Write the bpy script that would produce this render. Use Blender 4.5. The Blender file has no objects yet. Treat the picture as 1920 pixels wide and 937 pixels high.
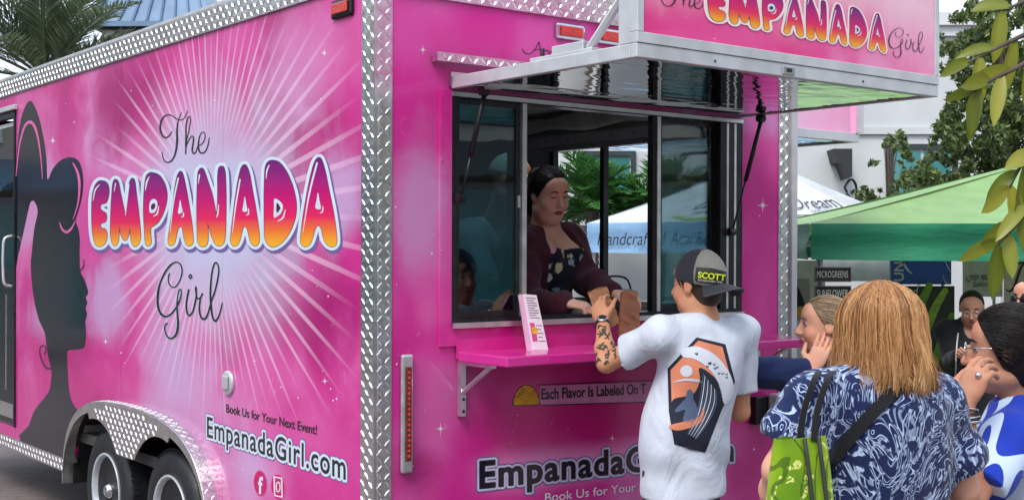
import bpy, bmesh, math, random
import numpy as np
from mathutils import Vector, Matrix, Euler
from mathutils.bvhtree import BVHTree

# ---------------------------------------------------------------- camera, sky, sun, exposure
sc = bpy.context.scene
COL = sc.collection
F, CX, CY, CH = 2357.0, 960.0, 480.0, 1.72      # focal length in photo pixels, principal point, eye height
cam_d = bpy.data.cameras.new('camera'); cam = bpy.data.objects.new('camera', cam_d); COL.objects.link(cam)
cam.location = (0, 0, CH); cam.rotation_euler = (math.radians(90), 0, 0)
cam_d.sensor_width = 36.0; cam_d.lens = 36.0 * F / 1920.0
cam_d.shift_y = (CY - 468.5) / 1920.0
cam_d.clip_start = 0.05; cam_d.clip_end = 2000
sc.camera = cam

SUN_EL, SUN_AZ = 52.0, 205.0          # azimuth clockwise from +Y (behind the camera, a little to the left)
w = bpy.data.worlds.new('World'); sc.world = w; w.use_nodes = True
wn = w.node_tree; wn.nodes.clear()
sky = wn.nodes.new('ShaderNodeTexSky'); sky.sky_type = 'NISHITA'; sky.sun_disc = False
sky.sun_elevation = math.radians(SUN_EL); sky.sun_rotation = math.radians(SUN_AZ)
sky.air_density = 1.0; sky.dust_density = 2.5; sky.ozone_density = 1.0
tc = wn.nodes.new('ShaderNodeTexCoord')
cn = wn.nodes.new('ShaderNodeTexNoise'); cn.inputs['Scale'].default_value = 2.2; cn.inputs['Detail'].default_value = 7
cr = wn.nodes.new('ShaderNodeMapRange'); cr.inputs[1].default_value = 0.36; cr.inputs[2].default_value = 0.62
cr.inputs[3].default_value = 0.45; cr.inputs[4].default_value = 1.0
mx = wn.nodes.new('ShaderNodeMix'); mx.data_type = 'RGBA'
mx.inputs[7].default_value = (8.3, 9.3, 10.8, 1)          # thin white cloud
bgn = wn.nodes.new('ShaderNodeBackground'); bgn.inputs['Strength'].default_value = 0.1
wo = wn.nodes.new('ShaderNodeOutputWorld')
wn.links.new(tc.outputs['Generated'], cn.inputs['Vector']); wn.links.new(cn.outputs['Fac'], cr.inputs[0])
wn.links.new(cr.outputs[0], mx.inputs[0]); wn.links.new(sky.outputs[0], mx.inputs[6])
wn.links.new(mx.outputs[2], bgn.inputs['Color']); wn.links.new(bgn.outputs[0], wo.inputs[0])
sd = bpy.data.lights.new('sun', 'SUN'); sd.energy = 1.4; sd.angle = math.radians(20); sd.color = (1.0, 0.95, 0.88)
sun = bpy.data.objects.new('sun', sd); COL.objects.link(sun)
_az, _el = math.radians(SUN_AZ), math.radians(SUN_EL)
sdir = Vector((math.sin(_az) * math.cos(_el), math.cos(_az) * math.cos(_el), math.sin(_el)))
sun.rotation_euler = sdir.to_track_quat('Z', 'Y').to_euler(); sun.location = (-6, -10, 14)
sc.view_settings.view_transform = 'Standard'; sc.view_settings.look = 'None'
sc.view_settings.exposure = 0.78; sc.view_settings.gamma = 1.0
sc.cycles.use_denoising = True; sc.cycles.max_bounces = 8
sc.cycles.sample_clamp_indirect = 8.0
sc.cycles.caustics_reflective = False; sc.cycles.caustics_refractive = False
R = math.radians

# ---------------------------------------------------------------- helpers
def P(x, y, Y):                       # the point at depth Y behind a photo pixel
    return np.array([(x - CX) / F * Y, Y, CH + (CY - y) / F * Y])
def S(r, g, b):                       # sRGB bytes to linear
    f = lambda c: (c / 255 / 12.92) if c <= 10 else ((c / 255 + 0.055) / 1.055) ** 2.4
    return (f(r), f(g), f(b), 1.0)
def nrm(v): v = np.asarray(v, float); return v / max(np.linalg.norm(v), 1e-9)
def props(o, label=None, cat=None, group=None, kind=None):
    if label: o['label'] = label
    if cat: o['category'] = cat
    if group: o['group'] = group
    if kind: o['kind'] = kind
    return o
def empty(name, loc=(0, 0, 0), rot=(0, 0, 0), label=None, cat=None, group=None):
    o = bpy.data.objects.new(name, None); COL.objects.link(o)
    o.location = loc; o.rotation_euler = rot; o.empty_display_size = 0.1
    return props(o, label, cat, group)
def mk(name, verts, faces, mat, parent=None, smooth=False, uv=None, col=None, world=True):
    """one mesh object; verts are world coordinates unless world=False (then the parent's own)"""
    me = bpy.data.meshes.new(name)
    verts = np.asarray(verts, float).reshape(-1, 3)
    if world and parent is not None:
        M = np.array(wmat(parent).inverted())
        verts = verts @ M[:3, :3].T + M[:3, 3]
    elif world and parent is None and len(verts):
        pass
    me.from_pydata(verts.tolist(), [], [tuple(int(i) for i in f) for f in faces])
    o = bpy.data.objects.new(name, me); COL.objects.link(o)
    if mat is not None: me.materials.append(mat)
    if parent is not None: o.parent = parent
    if smooth:
        me.polygons.foreach_set('use_smooth', [True] * len(me.polygons))
    if uv is not None:
        ul = me.uv_layers.new(name='UVMap'); uv = np.asarray(uv, float)
        li = np.zeros(len(me.loops), int); me.loops.foreach_get('vertex_index', li)
        ul.data.foreach_set('uv', uv[li].ravel())
    if col is not None:
        at = me.attributes.new('tone', 'FLOAT', 'POINT'); at.data.foreach_set('value', np.asarray(col, float))
    me.update()
    return o
def wmat(o):
    m = Matrix.LocRotScale(o.location, o.rotation_euler, o.scale)
    return (wmat(o.parent) @ m) if o.parent else m
class MB:
    """collects simple shapes into one mesh"""
    def __init__(s): s.v = []; s.f = []
    def add(s, v, f):
        n = len(s.v); s.v += [tuple(map(float, p)) for p in v]; s.f += [tuple(i + n for i in q) for q in f]; return s
    def box(s, lo, hi, c=0.0):
        x0, y0, z0 = lo; x1, y1, z1 = hi
        if c <= 0:
            v = [(x0,y0,z0),(x1,y0,z0),(x1,y1,z0),(x0,y1,z0),(x0,y0,z1),(x1,y0,z1),(x1,y1,z1),(x0,y1,z1)]
            return s.add(v, [(0,3,2,1),(4,5,6,7),(0,1,5,4),(1,2,6,5),(2,3,7,6),(3,0,4,7)])
        bm = bmesh.new(); bmesh.ops.create_cube(bm, size=1)
        for q in bm.verts: q.co = Vector(((x0+x1)/2 + q.co.x*(x1-x0), (y0+y1)/2 + q.co.y*(y1-y0), (z0+z1)/2 + q.co.z*(z1-z0)))
        bmesh.ops.bevel(bm, geom=bm.edges[:], offset=c, segments=2, affect='EDGES', profile=0.5)
        bm.verts.index_update()
        r = s.add([q.co[:] for q in bm.verts], [[q.index for q in fc.verts] for fc in bm.faces]); bm.free(); return r
    def tube(s, pts, rad, n=8, cap=True):
        pts = [np.asarray(p, float) for p in pts]; rad = rad if hasattr(rad, '__len__') else [rad] * len(pts)
        base = len(s.v); up = np.array([0.0, 0, 1]); prev = None
        for i, p in enumerate(pts):
            t = nrm(pts[min(i+1, len(pts)-1)] - pts[max(i-1, 0)])
            if prev is None:
                a = np.cross(t, up)
                if np.linalg.norm(a) < 1e-3: a = np.cross(t, [1.0, 0, 0])
            else: a = prev - t * np.dot(prev, t)
            a = nrm(a); b = np.cross(t, a); prev = a
            for k in range(n):
                an = 2 * math.pi * k / n
                s.v.append(tuple(p + rad[i] * (math.cos(an) * a + math.sin(an) * b)))
        m = len(pts)
        for i in range(m - 1):
            for k in range(n):
                s.f.append((base+i*n+k, base+i*n+(k+1) % n, base+(i+1)*n+(k+1) % n, base+(i+1)*n+k))
        if cap:
            s.f.append(tuple(base + k for k in range(n))[::-1]); s.f.append(tuple(base+(m-1)*n+k for k in range(n)))
        return s
    def lathe(s, c, axis, prof, n=24):
        """prof: list of (radius, distance along axis)"""
        axis = nrm(axis); a = np.cross(axis, [0, 0, 1.0])
        if np.linalg.norm(a) < 1e-3: a = np.cross(axis, [1.0, 0, 0])
        a = nrm(a); b = np.cross(axis, a); base = len(s.v); c = np.asarray(c, float)
        for r, h in prof:
            for k in range(n):
                an = 2 * math.pi * k / n
                s.v.append(tuple(c + axis * h + r * (math.cos(an) * a + math.sin(an) * b)))
        for i in range(len(prof) - 1):
            for k in range(n):
                s.f.append((base+i*n+k, base+i*n+(k+1) % n, base+(i+1)*n+(k+1) % n, base+(i+1)*n+k))
        if prof[0][0] > 1e-4: s.f.append(tuple(base + k for k in range(n))[::-1])
        if prof[-1][0] > 1e-4: s.f.append(tuple(base + (len(prof)-1)*n + k for k in range(n)))
        return s
    def prism(s, poly, fn0, fn1):
        """poly (2D) extruded between two mappings"""
        n = len(poly); v = [fn0(*p) for p in poly] + [fn1(*p) for p in poly]
        f = [tuple(range(n))[::-1], tuple(range(n, 2*n))] + [(i, (i+1) % n, n+(i+1) % n, n+i) for i in range(n)]
        return s.add(v, f)
    def build(s, name, mat, parent=None, smooth=False, world=True):
        return mk(name, s.v, s.f, mat, parent, smooth, world=world)
def catmull(pts, n=6, closed=False):
    p = np.asarray(pts, float); m = len(p); out = []
    for i in range(m if closed else m - 1):
        if closed: a, b, c, d = p[(i-1) % m], p[i], p[(i+1) % m], p[(i+2) % m]
        else: a, b, c, d = p[max(i-1, 0)], p[i], p[i+1], p[min(i+2, m-1)]
        for t in np.arange(n) / n:
            out.append(0.5 * ((2*b) + (-a+c)*t + (2*a-5*b+4*c-d)*t*t + (-a+3*b-3*c+d)*t**3))
    if not closed: out.append(p[-1])
    return np.array(out)

# ---------------------------------------------------------------- 2D fields -> flat print meshes
def seg_dist(X, Y, A, B, ra=None, rb=None):
    best = np.full(X.shape, 1e9)
    for i in range(len(A)):
        ax, ay = A[i]; bx, by = B[i]; dx, dy = bx-ax, by-ay; L = dx*dx+dy*dy + 1e-12
        t = np.clip(((X-ax)*dx+(Y-ay)*dy)/L, 0, 1)
        d = np.hypot(X-ax-t*dx, Y-ay-t*dy)
        if ra is not None: d = d - (ra[i] + (rb[i]-ra[i])*t)
        best = np.minimum(best, d)
    return best
def poly_sdf(*polys, smooth=4):
    segsA, segsB = [], []
    for pl in polys:
        q = catmull(pl, smooth, True) if smooth > 1 else np.asarray(pl, float)
        segsA.append(q); segsB.append(np.roll(q, -1, 0))
    return segs_sdf(np.concatenate(segsA), np.concatenate(segsB))
def segs_sdf(A, B):
    def fn(X, Y):
        d = seg_dist(X, Y, A, B); ins = np.zeros(X.shape, bool)
        for (ax, ay), (bx, by) in zip(A, B):
            if ay == by: continue
            c = ((ay > Y) != (by > Y)) & (X < (bx-ax)*(Y-ay)/(by-ay)+ax); ins ^= c
        return np.where(ins, -d, d)
    fn.box = (min(A[:,0].min(), B[:,0].min()), min(A[:,1].min(), B[:,1].min()), max(A[:,0].max(), B[:,0].max()), max(A[:,1].max(), B[:,1].max()))
    return fn
def stroke_sdf(*strokes, smooth=5):
    """each stroke: (points, widths) with one half-width or one per point"""
    A, B, ra, rb = [], [], [], []
    for pts, wd in strokes:
        wd = list(wd) if hasattr(wd, '__len__') else [wd] * len(pts)
        q = catmull([(p[0], p[1], r) for p, r in zip(pts, wd)], smooth) if len(pts) > 2 else np.array([(p[0], p[1], r) for p, r in zip(pts, wd)], float)
        A += list(q[:-1, :2]); B += list(q[1:, :2]); ra += list(q[:-1, 2]); rb += list(q[1:, 2])
    A, B = np.array(A), np.array(B); m = max(max(ra), max(rb))
    fn = lambda X, Y: seg_dist(X, Y, A, B, ra, rb)
    fn.box = (min(A[:,0].min(), B[:,0].min())-m, min(A[:,1].min(), B[:,1].min())-m, max(A[:,0].max(), B[:,0].max())+m, max(A[:,1].max(), B[:,1].max())+m)
    return fn
def field_mesh(fn, off=0.0, res=0.7, maxrun=10**6, box=None):
    x0, y0, x1, y1 = box or fn.box; pad = max(off, 0) + 2 * res
    xs = np.arange(x0-pad, x1+pad+res, res); ys = np.arange(y0-pad, y1+pad+res, res)
    X, Y = np.meshgrid(xs, ys); f = fn(X, Y) - off; ins = f < 0
    V, Fc = [], []
    full = ins[:-1,:-1] & ins[1:,:-1] & ins[:-1,1:] & ins[1:,1:]
    anyi = ins[:-1,:-1] | ins[1:,:-1] | ins[:-1,1:] | ins[1:,1:]
    for j in range(full.shape[0]):
        i = 0; row = full[j]; n = len(row)
        idx = np.flatnonzero(row)
        if len(idx):
            runs = np.split(idx, np.flatnonzero(np.diff(idx) > 1) + 1)
            for r in runs:
                for k in range(0, len(r), maxrun):
                    a, b = r[k], r[min(k+maxrun, len(r))-1] + 1; c = len(V)
                    V += [(xs[a], ys[j]), (xs[b], ys[j]), (xs[b], ys[j+1]), (xs[a], ys[j+1])]; Fc.append((c, c+1, c+2, c+3))
    jj, ii = np.nonzero(anyi & ~full)
    for j, i in zip(jj, ii):
        cs = [(i, j), (i+1, j), (i+1, j+1), (i, j+1)]; poly = []
        for k in range(4):
            p, q = cs[k], cs[(k+1) % 4]; fp, fq = f[p[1], p[0]], f[q[1], q[0]]
            if fp < 0: poly.append((xs[p[0]], ys[p[1]]))
            if (fp < 0) != (fq < 0):
                t = fp/(fp-fq); poly.append((xs[p[0]]+(xs[q[0]]-xs[p[0]])*t, ys[p[1]]+(ys[q[1]]-ys[p[1]])*t))
        if len(poly) >= 3:
            c = len(V); V += poly; Fc.append(tuple(range(c, c+len(poly))))
    return np.array(V).reshape(-1, 2), Fc
def decal(name, fn, mapfn, mat, parent, off=0.0, res=0.7, grad=None, maxrun=10**6, box=None, world=True):
    V, Fc = field_mesh(fn, off, res, maxrun, box)
    if not len(V): return None
    uv = None
    if grad: uv = np.stack([V[:,0]*0, (V[:,1]-grad[0])/(grad[1]-grad[0])], 1)
    return mk(name, mapfn(V[:,0], V[:,1]), Fc, mat, parent, uv=uv, world=world)
def text_segs(body, spacing=1.0, shear=0.0, offset=0.0):
    """outline of built-in lettering, as directed boundary segments; also its triangles"""
    cu = bpy.data.curves.new('txt', 'FONT'); cu.body = body; cu.space_character = spacing; cu.shear = shear; cu.offset = offset
    cu.resolution_u = 4; cu.size = 1.0
    ob = bpy.data.objects.new('txt', cu); COL.objects.link(ob)
    me = ob.to_mesh(); v = np.array([q.co[:2] for q in me.vertices]); fs = [tuple(p.vertices) for p in me.polygons]
    ob.to_mesh_clear(); bpy.data.objects.remove(ob); bpy.data.curves.remove(cu)
    return v, fs
def text_sdf(v, fs, scale=1.0, smooth=False):
    cnt = {}
    for f in fs:
        for i in range(len(f)):
            a, b = f[i], f[(i+1) % len(f)]
            ka, kb = tuple(np.round(v[a], 5)), tuple(np.round(v[b], 5))
            k = (min(ka, kb), max(ka, kb)); cnt[k] = cnt.get(k, 0) + 1
    E = [k for k, c in cnt.items() if c == 1 and k[0] != k[1]]
    return segs_sdf(np.array([e[0] for e in E]) * scale, np.array([e[1] for e in E]) * scale)
def frame_map(p0, p1, height_vec, v0, h0, w0, x0=0.0):
    """map text units so that baseline runs p0->p1 and cap height equals height_vec"""
    p0, p1, hv = (np.asarray(q, float) for q in (p0, p1, height_vec))
    def m(x, y): return p0[None] + ((np.asarray(x)-x0)/w0)[:, None]*(p1-p0)[None] + ((np.asarray(y)-v0)/h0)[:, None]*hv[None]
    return m

# ---------------------------------------------------------------- 3D fields -> smooth bodies
def smin(a, b, k):
    if k <= 0: return np.minimum(a, b)
    h = np.maximum(k - np.abs(a-b), 0) / k
    return np.minimum(a, b) - h*h*k*0.25
class Vol:
    def __init__(s, lo, hi, h):
        s.h = h; s.lo = np.asarray(lo, float); n = np.ceil((np.asarray(hi)-s.lo)/h).astype(int)+1
        s.ax = [(s.lo[i]+h*np.arange(n[i])).astype(np.float32) for i in range(3)]
        s.f = np.full(n, 1.0, np.float32)
    def _sub(s, lo, hi):
        sl = []
        for i in range(3):
            a = max(int((lo[i]-s.lo[i])/s.h), 0); b = min(int((hi[i]-s.lo[i])/s.h)+2, len(s.ax[i])); sl.append(slice(a, max(b, a)))
        sl = tuple(sl); g = np.meshgrid(*[s.ax[i][sl[i]] for i in range(3)], indexing='ij', sparse=True)
        return sl, g
    def _apply(s, sl, d, k, op):
        if op == 'add': s.f[sl] = smin(s.f[sl], d, k)
        elif op == 'sub': s.f[sl] = -smin(-s.f[sl], d, k)
    def cone(s, p, q, r1, r2=None, k=0.02, op='add', flat=None):
        """tapered capsule; flat=(axis, factor) squeezes it along a direction"""
        p = np.asarray(p, float); q = np.asarray(q, float); r2 = r1 if r2 is None else r2; m = max(r1, r2)+k+2*s.h
        sl, g = s._sub(np.minimum(p, q)-m, np.maximum(p, q)+m)
        if 0 in [x.stop-x.start for x in sl]: return s
        v = q-p; L = v@v+1e-12
        px, py, pz = g[0]-p[0], g[1]-p[1], g[2]-p[2]
        t = np.clip((px*v[0]+py*v[1]+pz*v[2])/L, 0, 1)
        ex, ey, ez = px-t*v[0], py-t*v[1], pz-t*v[2]
        if flat is not None:
            a = nrm(flat[0]); e = (ex*a[0]+ey*a[1]+ez*a[2])*(1/flat[1]-1)
            ex, ey, ez = ex+e*a[0], ey+e*a[1], ez+e*a[2]
        d = np.sqrt(ex*ex+ey*ey+ez*ez) - (r1+(r2-r1)*t)
        s._apply(sl, d.astype(np.float32), k, op); return s
    def ell(s, c, rad, ax=None, k=0.02, op='add'):
        c = np.asarray(c, float); rad = np.asarray(rad, float); A = np.eye(3) if ax is None else np.asarray(ax, float)
        m = rad.max()+k+2*s.h; sl, g = s._sub(c-m, c+m)
        if 0 in [x.stop-x.start for x in sl]: return s
        p = [g[i]-c[i] for i in range(3)]
        l = [A[j][0]*p[0]+A[j][1]*p[1]+A[j][2]*p[2] for j in range(3)]
        k0 = np.sqrt(sum((l[j]/rad[j])**2 for j in range(3))); k1 = np.sqrt(sum((l[j]/rad[j]**2)**2 for j in range(3)))+1e-9
        d = k0*(k0-1)/k1
        s._apply(sl, d.astype(np.float32), k, op); return s
    def plane(s, pt, n, k=0.004):
        """remove everything on the side n points to"""
        n = nrm(n); g = np.meshgrid(*s.ax, indexing='ij', sparse=True)
        d = (g[0]-pt[0])*n[0]+(g[1]-pt[1])*n[1]+(g[2]-pt[2])*n[2]
        s.f = np.maximum(s.f, d.astype(np.float32)); return s
    def planeif(s, pt, n, c, rad):
        """plane cut only within rad of c"""
        c = np.asarray(c, float); n = nrm(n); sl, g = s._sub(c-rad, c+rad)
        d = (g[0]-pt[0])*n[0]+(g[1]-pt[1])*n[1]+(g[2]-pt[2])*n[2]
        q = np.sqrt((g[0]-c[0])**2+(g[1]-c[1])**2+(g[2]-c[2])**2)-rad
        s.f[sl] = np.maximum(s.f[sl], np.minimum(d, -q).astype(np.float32)); return s
    def wrinkle(s, amp, freq, seed=0, stretch=(1, 1, 1)):
        rs = np.random.RandomState(seed); g = np.meshgrid(*s.ax, indexing='ij', sparse=True); w = 0
        for i in range(7):
            d = rs.normal(size=3)*np.array(stretch); d *= freq*(0.6+0.9*rs.rand())/np.linalg.norm(d); ph = rs.rand()*6.28
            d2 = rs.normal(size=3)*freq*0.35; 
            w = w + np.sin(g[0]*d[0]+g[1]*d[1]+g[2]*d[2]+ph+1.3*np.sin(g[0]*d2[0]+g[1]*d2[1]+g[2]*d2[2]))
        s.f = s.f + (amp*w/3).astype(np.float32); return s
    def mesh(s):
        f = s.f; ins = f < 0; nx, ny, nz = f.shape
        c = np.zeros((nx-1, ny-1, nz-1), np.uint8)
        for dx in (0, 1):
            for dy in (0, 1):
                for dz in (0, 1): c += ins[dx:nx-1+dx, dy:ny-1+dy, dz:nz-1+dz]
        act = np.argwhere((c > 0) & (c < 8)); idx = np.full(c.shape, -1, np.int32)
        idx[act[:,0], act[:,1], act[:,2]] = np.arange(len(act))
        acc = np.zeros((len(act), 3)); cnt = np.zeros(len(act))
        cor = [(a, b, d) for a in (0, 1) for b in (0, 1) for d in (0, 1)]
        for p in cor:
            for ax in range(3):
                if p[ax]: continue
                q = list(p); q[ax] = 1
                fp = f[act[:,0]+p[0], act[:,1]+p[1], act[:,2]+p[2]]; fq = f[act[:,0]+q[0], act[:,1]+q[1], act[:,2]+q[2]]
                m = (fp < 0) != (fq < 0); t = np.where(m, fp/np.where(m, fp-fq, 1), 0)
                pos = np.array(p, float)[None].repeat(len(act), 0); pos[:, ax] = t
                acc += pos*m[:, None]; cnt += m
        V = s.lo + s.h*(act + acc/np.maximum(cnt, 1)[:, None]); Q = []
        for ax in range(3):
            sl0 = [slice(None)]*3; sl1 = [slice(None)]*3; sl0[ax] = slice(0, -1); sl1[ax] = slice(1, None)
            a = ins[tuple(sl0)]; b = ins[tuple(sl1)]; e = np.argwhere(a != b); o1, o2 = [(1, 2), (2, 0), (0, 1)][ax]
            e = e[(e[:, o1] > 0) & (e[:, o2] > 0) & (e[:, o1] < f.shape[o1]-1) & (e[:, o2] < f.shape[o2]-1)]
            sg = a[e[:,0], e[:,1], e[:,2]]
            def cell(d1, d2):
                g = e.copy(); g[:, o1] -= d1; g[:, o2] -= d2; return idx[g[:,0], g[:,1], g[:,2]]
            q = np.stack([cell(1, 1), cell(0, 1), cell(0, 0), cell(1, 0)], 1)
            q[~sg] = q[~sg][:, ::-1]; Q.append(q)
        Q = np.concatenate(Q); Q = Q[(Q >= 0).all(1)]
        return V, Q
    def build(s, name, mat, parent=None, relax=1):
        V, Q = s.mesh()
        for _ in range(relax):
            acc = np.zeros_like(V); n = np.zeros(len(V))
            for i in range(4):
                a, b = Q[:, i], Q[:, (i+1) % 4]
                np.add.at(acc, a, V[b]); np.add.at(n, a, 1); np.add.at(acc, b, V[a]); np.add.at(n, b, 1)
            V = V*0.5 + 0.5*acc/np.maximum(n, 1)[:, None]
        return mk(name, V, Q, mat, parent, smooth=True)

# ---------------------------------------------------------------- materials
def nd(nt, typ, ins=None, **kw):
    n = nt.nodes.new('ShaderNode' + typ)
    for k, v in kw.items(): setattr(n, k, v)
    for k, v in (ins or {}).items():
        so = n.inputs[k]
        if isinstance(v, bpy.types.NodeSocket): nt.links.new(v, so)
        else: so.default_value = v
    return n
def newmat(name):
    m = bpy.data.materials.new(name); m.use_nodes = True; nt = m.node_tree
    return m, nt, nt.nodes['Principled BSDF']
def mathn(nt, op, a, b=None, c=None, clamp=False):
    n = nt.nodes.new('ShaderNodeMath'); n.operation = op; n.use_clamp = clamp
    for i, v in enumerate((a, b, c)):
        if v is None: continue
        if isinstance(v, bpy.types.NodeSocket): nt.links.new(v, n.inputs[i])
        else: n.inputs[i].default_value = v
    return n.outputs[0]
def mixc(nt, fac, a, b):
    n = nt.nodes.new('ShaderNodeMix'); n.data_type = 'RGBA'
    for i, v in ((0, fac), (6, a), (7, b)):
        if isinstance(v, bpy.types.NodeSocket): nt.links.new(v, n.inputs[i])
        else: n.inputs[i].default_value = v
    return n.outputs[2]
def ramp(nt, fac, stops, interp='LINEAR'):
    n = nt.nodes.new('ShaderNodeValToRGB'); n.color_ramp.interpolation = interp; el = n.color_ramp.elements
    while len(el) < len(stops): el.new(0.5)
    for e, (p, c) in zip(el, stops): e.position = p; e.color = c
    nt.links.new(fac, n.inputs[0]); return n.outputs[0]
def maprange(nt, v, a, b, c=0.0, d=1.0, smooth=True):
    n = nt.nodes.new('ShaderNodeMapRange'); n.interpolation_type = 'SMOOTHSTEP' if smooth else 'LINEAR'
    nt.links.new(v, n.inputs[0])
    for i, x in ((1, a), (2, b), (3, c), (4, d)): n.inputs[i].default_value = x
    return n.outputs[0]
def plain(name, col, rough=0.5, metal=0.0, var=0.12, scale=8.0, bump=0.0, bscale=60.0, coat=0.0, spec=0.5, sub=0.0, emit=None):
    """solid colour with slight uneven tone, wear in the gloss and fine relief"""
    m, nt, b = newmat(name); co = nd(nt, 'TexCoord').outputs['Object']
    nz = nd(nt, 'TexNoise', {'Vector': co, 'Scale': scale, 'Detail': 5.0}).outputs['Fac']
    k = maprange(nt, nz, 0.3, 0.7, 1-var, 1+var*0.5)
    c = nd(nt, 'Mix', {6: col, 7: (0, 0, 0, 1)}, data_type='RGBA', blend_type='MIX')
    mul = nd(nt, 'VectorMath', {0: col[:3]}, operation='SCALE'); nt.links.new(k, mul.inputs['Scale'])
    nt.nodes.remove(c); nt.links.new(mul.outputs[0], b.inputs['Base Color'])
    nt.links.new(maprange(nt, nz, 0.3, 0.7, max(rough*0.85, 0.0), min(rough*1.15, 1)), b.inputs['Roughness'])
    b.inputs['Metallic'].default_value = metal; b.inputs['Specular IOR Level'].default_value = spec
    if coat: b.inputs['Coat Weight'].default_value = coat; b.inputs['Coat Roughness'].default_value = 0.06
    if sub: b.inputs['Subsurface Weight'].default_value = sub; b.inputs['Subsurface Radius'].default_value = (0.012, 0.005, 0.003); b.inputs['Subsurface Scale'].default_value = 1.0
    if bump:
        n2 = nd(nt, 'TexNoise', {'Vector': co, 'Scale': bscale, 'Detail': 4.0}).outputs['Fac']
        bp = nd(nt, 'Bump', {'Height': n2, 'Strength': bump, 'Distance': 0.01}); nt.links.new(bp.outputs[0], b.inputs['Normal'])
    if emit: b.inputs['Emission Color'].default_value = col; b.inputs['Emission Strength'].default_value = emit
    return m
MAT = {}
MAT['alu'] = plain('brushed_aluminium', (0.72, 0.73, 0.74, 1), 0.34, 0.9, var=0.1, scale=14)
MAT['alu_white'] = plain('white_aluminium', (0.62, 0.64, 0.66, 1), 0.36, 0.35, var=0.1, scale=10)
MAT['tread'] = plain('diamond_plate', (0.80, 0.80, 0.80, 1), 0.24, 1.0, var=0.14, scale=24, bump=0.05, bscale=25)
MAT['black'] = plain('black_rubber', (0.012, 0.013, 0.015, 1), 0.6, var=0.3)
MAT['blackprint'] = plain('black_print', (0.010, 0.011, 0.018, 1), 0.22, var=0.2, coat=0.3)
MAT['blackgloss'] = plain('gloss_black_print', (0.008, 0.010, 0.018, 1), 0.12, var=0.2, coat=0.15)
MAT['white'] = plain('white_print', (0.72, 0.76, 0.84, 1), 0.3, var=0.06)
MAT['blackmetal'] = plain('black_metal', (0.015, 0.016, 0.018, 1), 0.35, 0.3, var=0.2)
MAT['dark_trim'] = plain('dark_anodised_frame', (0.05, 0.055, 0.06, 1), 0.3, 0.8, var=0.2)
# ---------------------------------------------------------------- ground
def ground_mat():
    m, nt, b = newmat('dark_paving'); co = nd(nt, 'TexCoord').outputs['Object']
    br = nd(nt, 'TexBrick', {'Vector': co, 'Scale': 1.0, 'Color1': S(122, 110, 106), 'Color2': S(104, 96, 95), 'Mortar': S(70, 66, 66),
                             'Brick Width': 0.22, 'Row Height': 0.11, 'Mortar Size': 0.004, 'Bias': 0.0})
    nz = nd(nt, 'TexNoise', {'Vector': co, 'Scale': 1.3, 'Detail': 8.0}).outputs['Fac']
    c = mixc(nt, maprange(nt, nz, 0.35, 0.7, 0, 0.6), br.outputs['Color'], S(134, 124, 118))
    nt.links.new(c, b.inputs['Base Color']); b.inputs['Roughness'].default_value = 0.75
    bp = nd(nt, 'Bump', {'Height': br.outputs['Fac'], 'Strength': 0.4, 'Distance': -0.006}); nt.links.new(bp.outputs[0], b.inputs['Normal'])
    return m
g = mk('ground', [(-300, -300, 0), (300, -300, 0), (300, 300, 0), (-300, 300, 0)], [(0, 1, 2, 3)], ground_mat()); props(g, kind='structure')

# ---------------------------------------------------------------- the food trailer
TH = R(37.9); C0 = np.array([-0.5515, 5.0, 0.0])
TR = empty('food_trailer', C0, (0.006, 0, TH), 'hot pink food trailer with raised serving hatch and diamond plate trim', 'food trailer')
TMW = np.array(wmat(TR)); TMI = np.linalg.inv(TMW)
def _local_ray(x, y):
    x = np.asarray(x, float); y = np.asarray(y, float)
    d = np.stack([(x-CX)/F, np.ones_like(x), (CY-y)/F], -1); return (TMI[:3,:3] @ np.array([0, 0, CH]) + TMI[:3,3]), d @ TMI[:3,:3].T
def on_plane(axis, val):
    def m(x, y):
        o, d = _local_ray(x, y); t = (val - o[axis]) / d[..., axis]; return o + d * t[..., None]
    return m
def onside(off): return on_plane(0, -off)
def onrear(off): return on_plane(1, -off)
def side1(x, y): return onside(0)(np.array([x]), np.array([y]))[0]
def rear1(x, y): return onrear(0)(np.array([x]), np.array([y]))[0]
W, LEN = 2.515, 6.7
ZB, ZT0, ZT = 0.43, 2.815, 2.93

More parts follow.
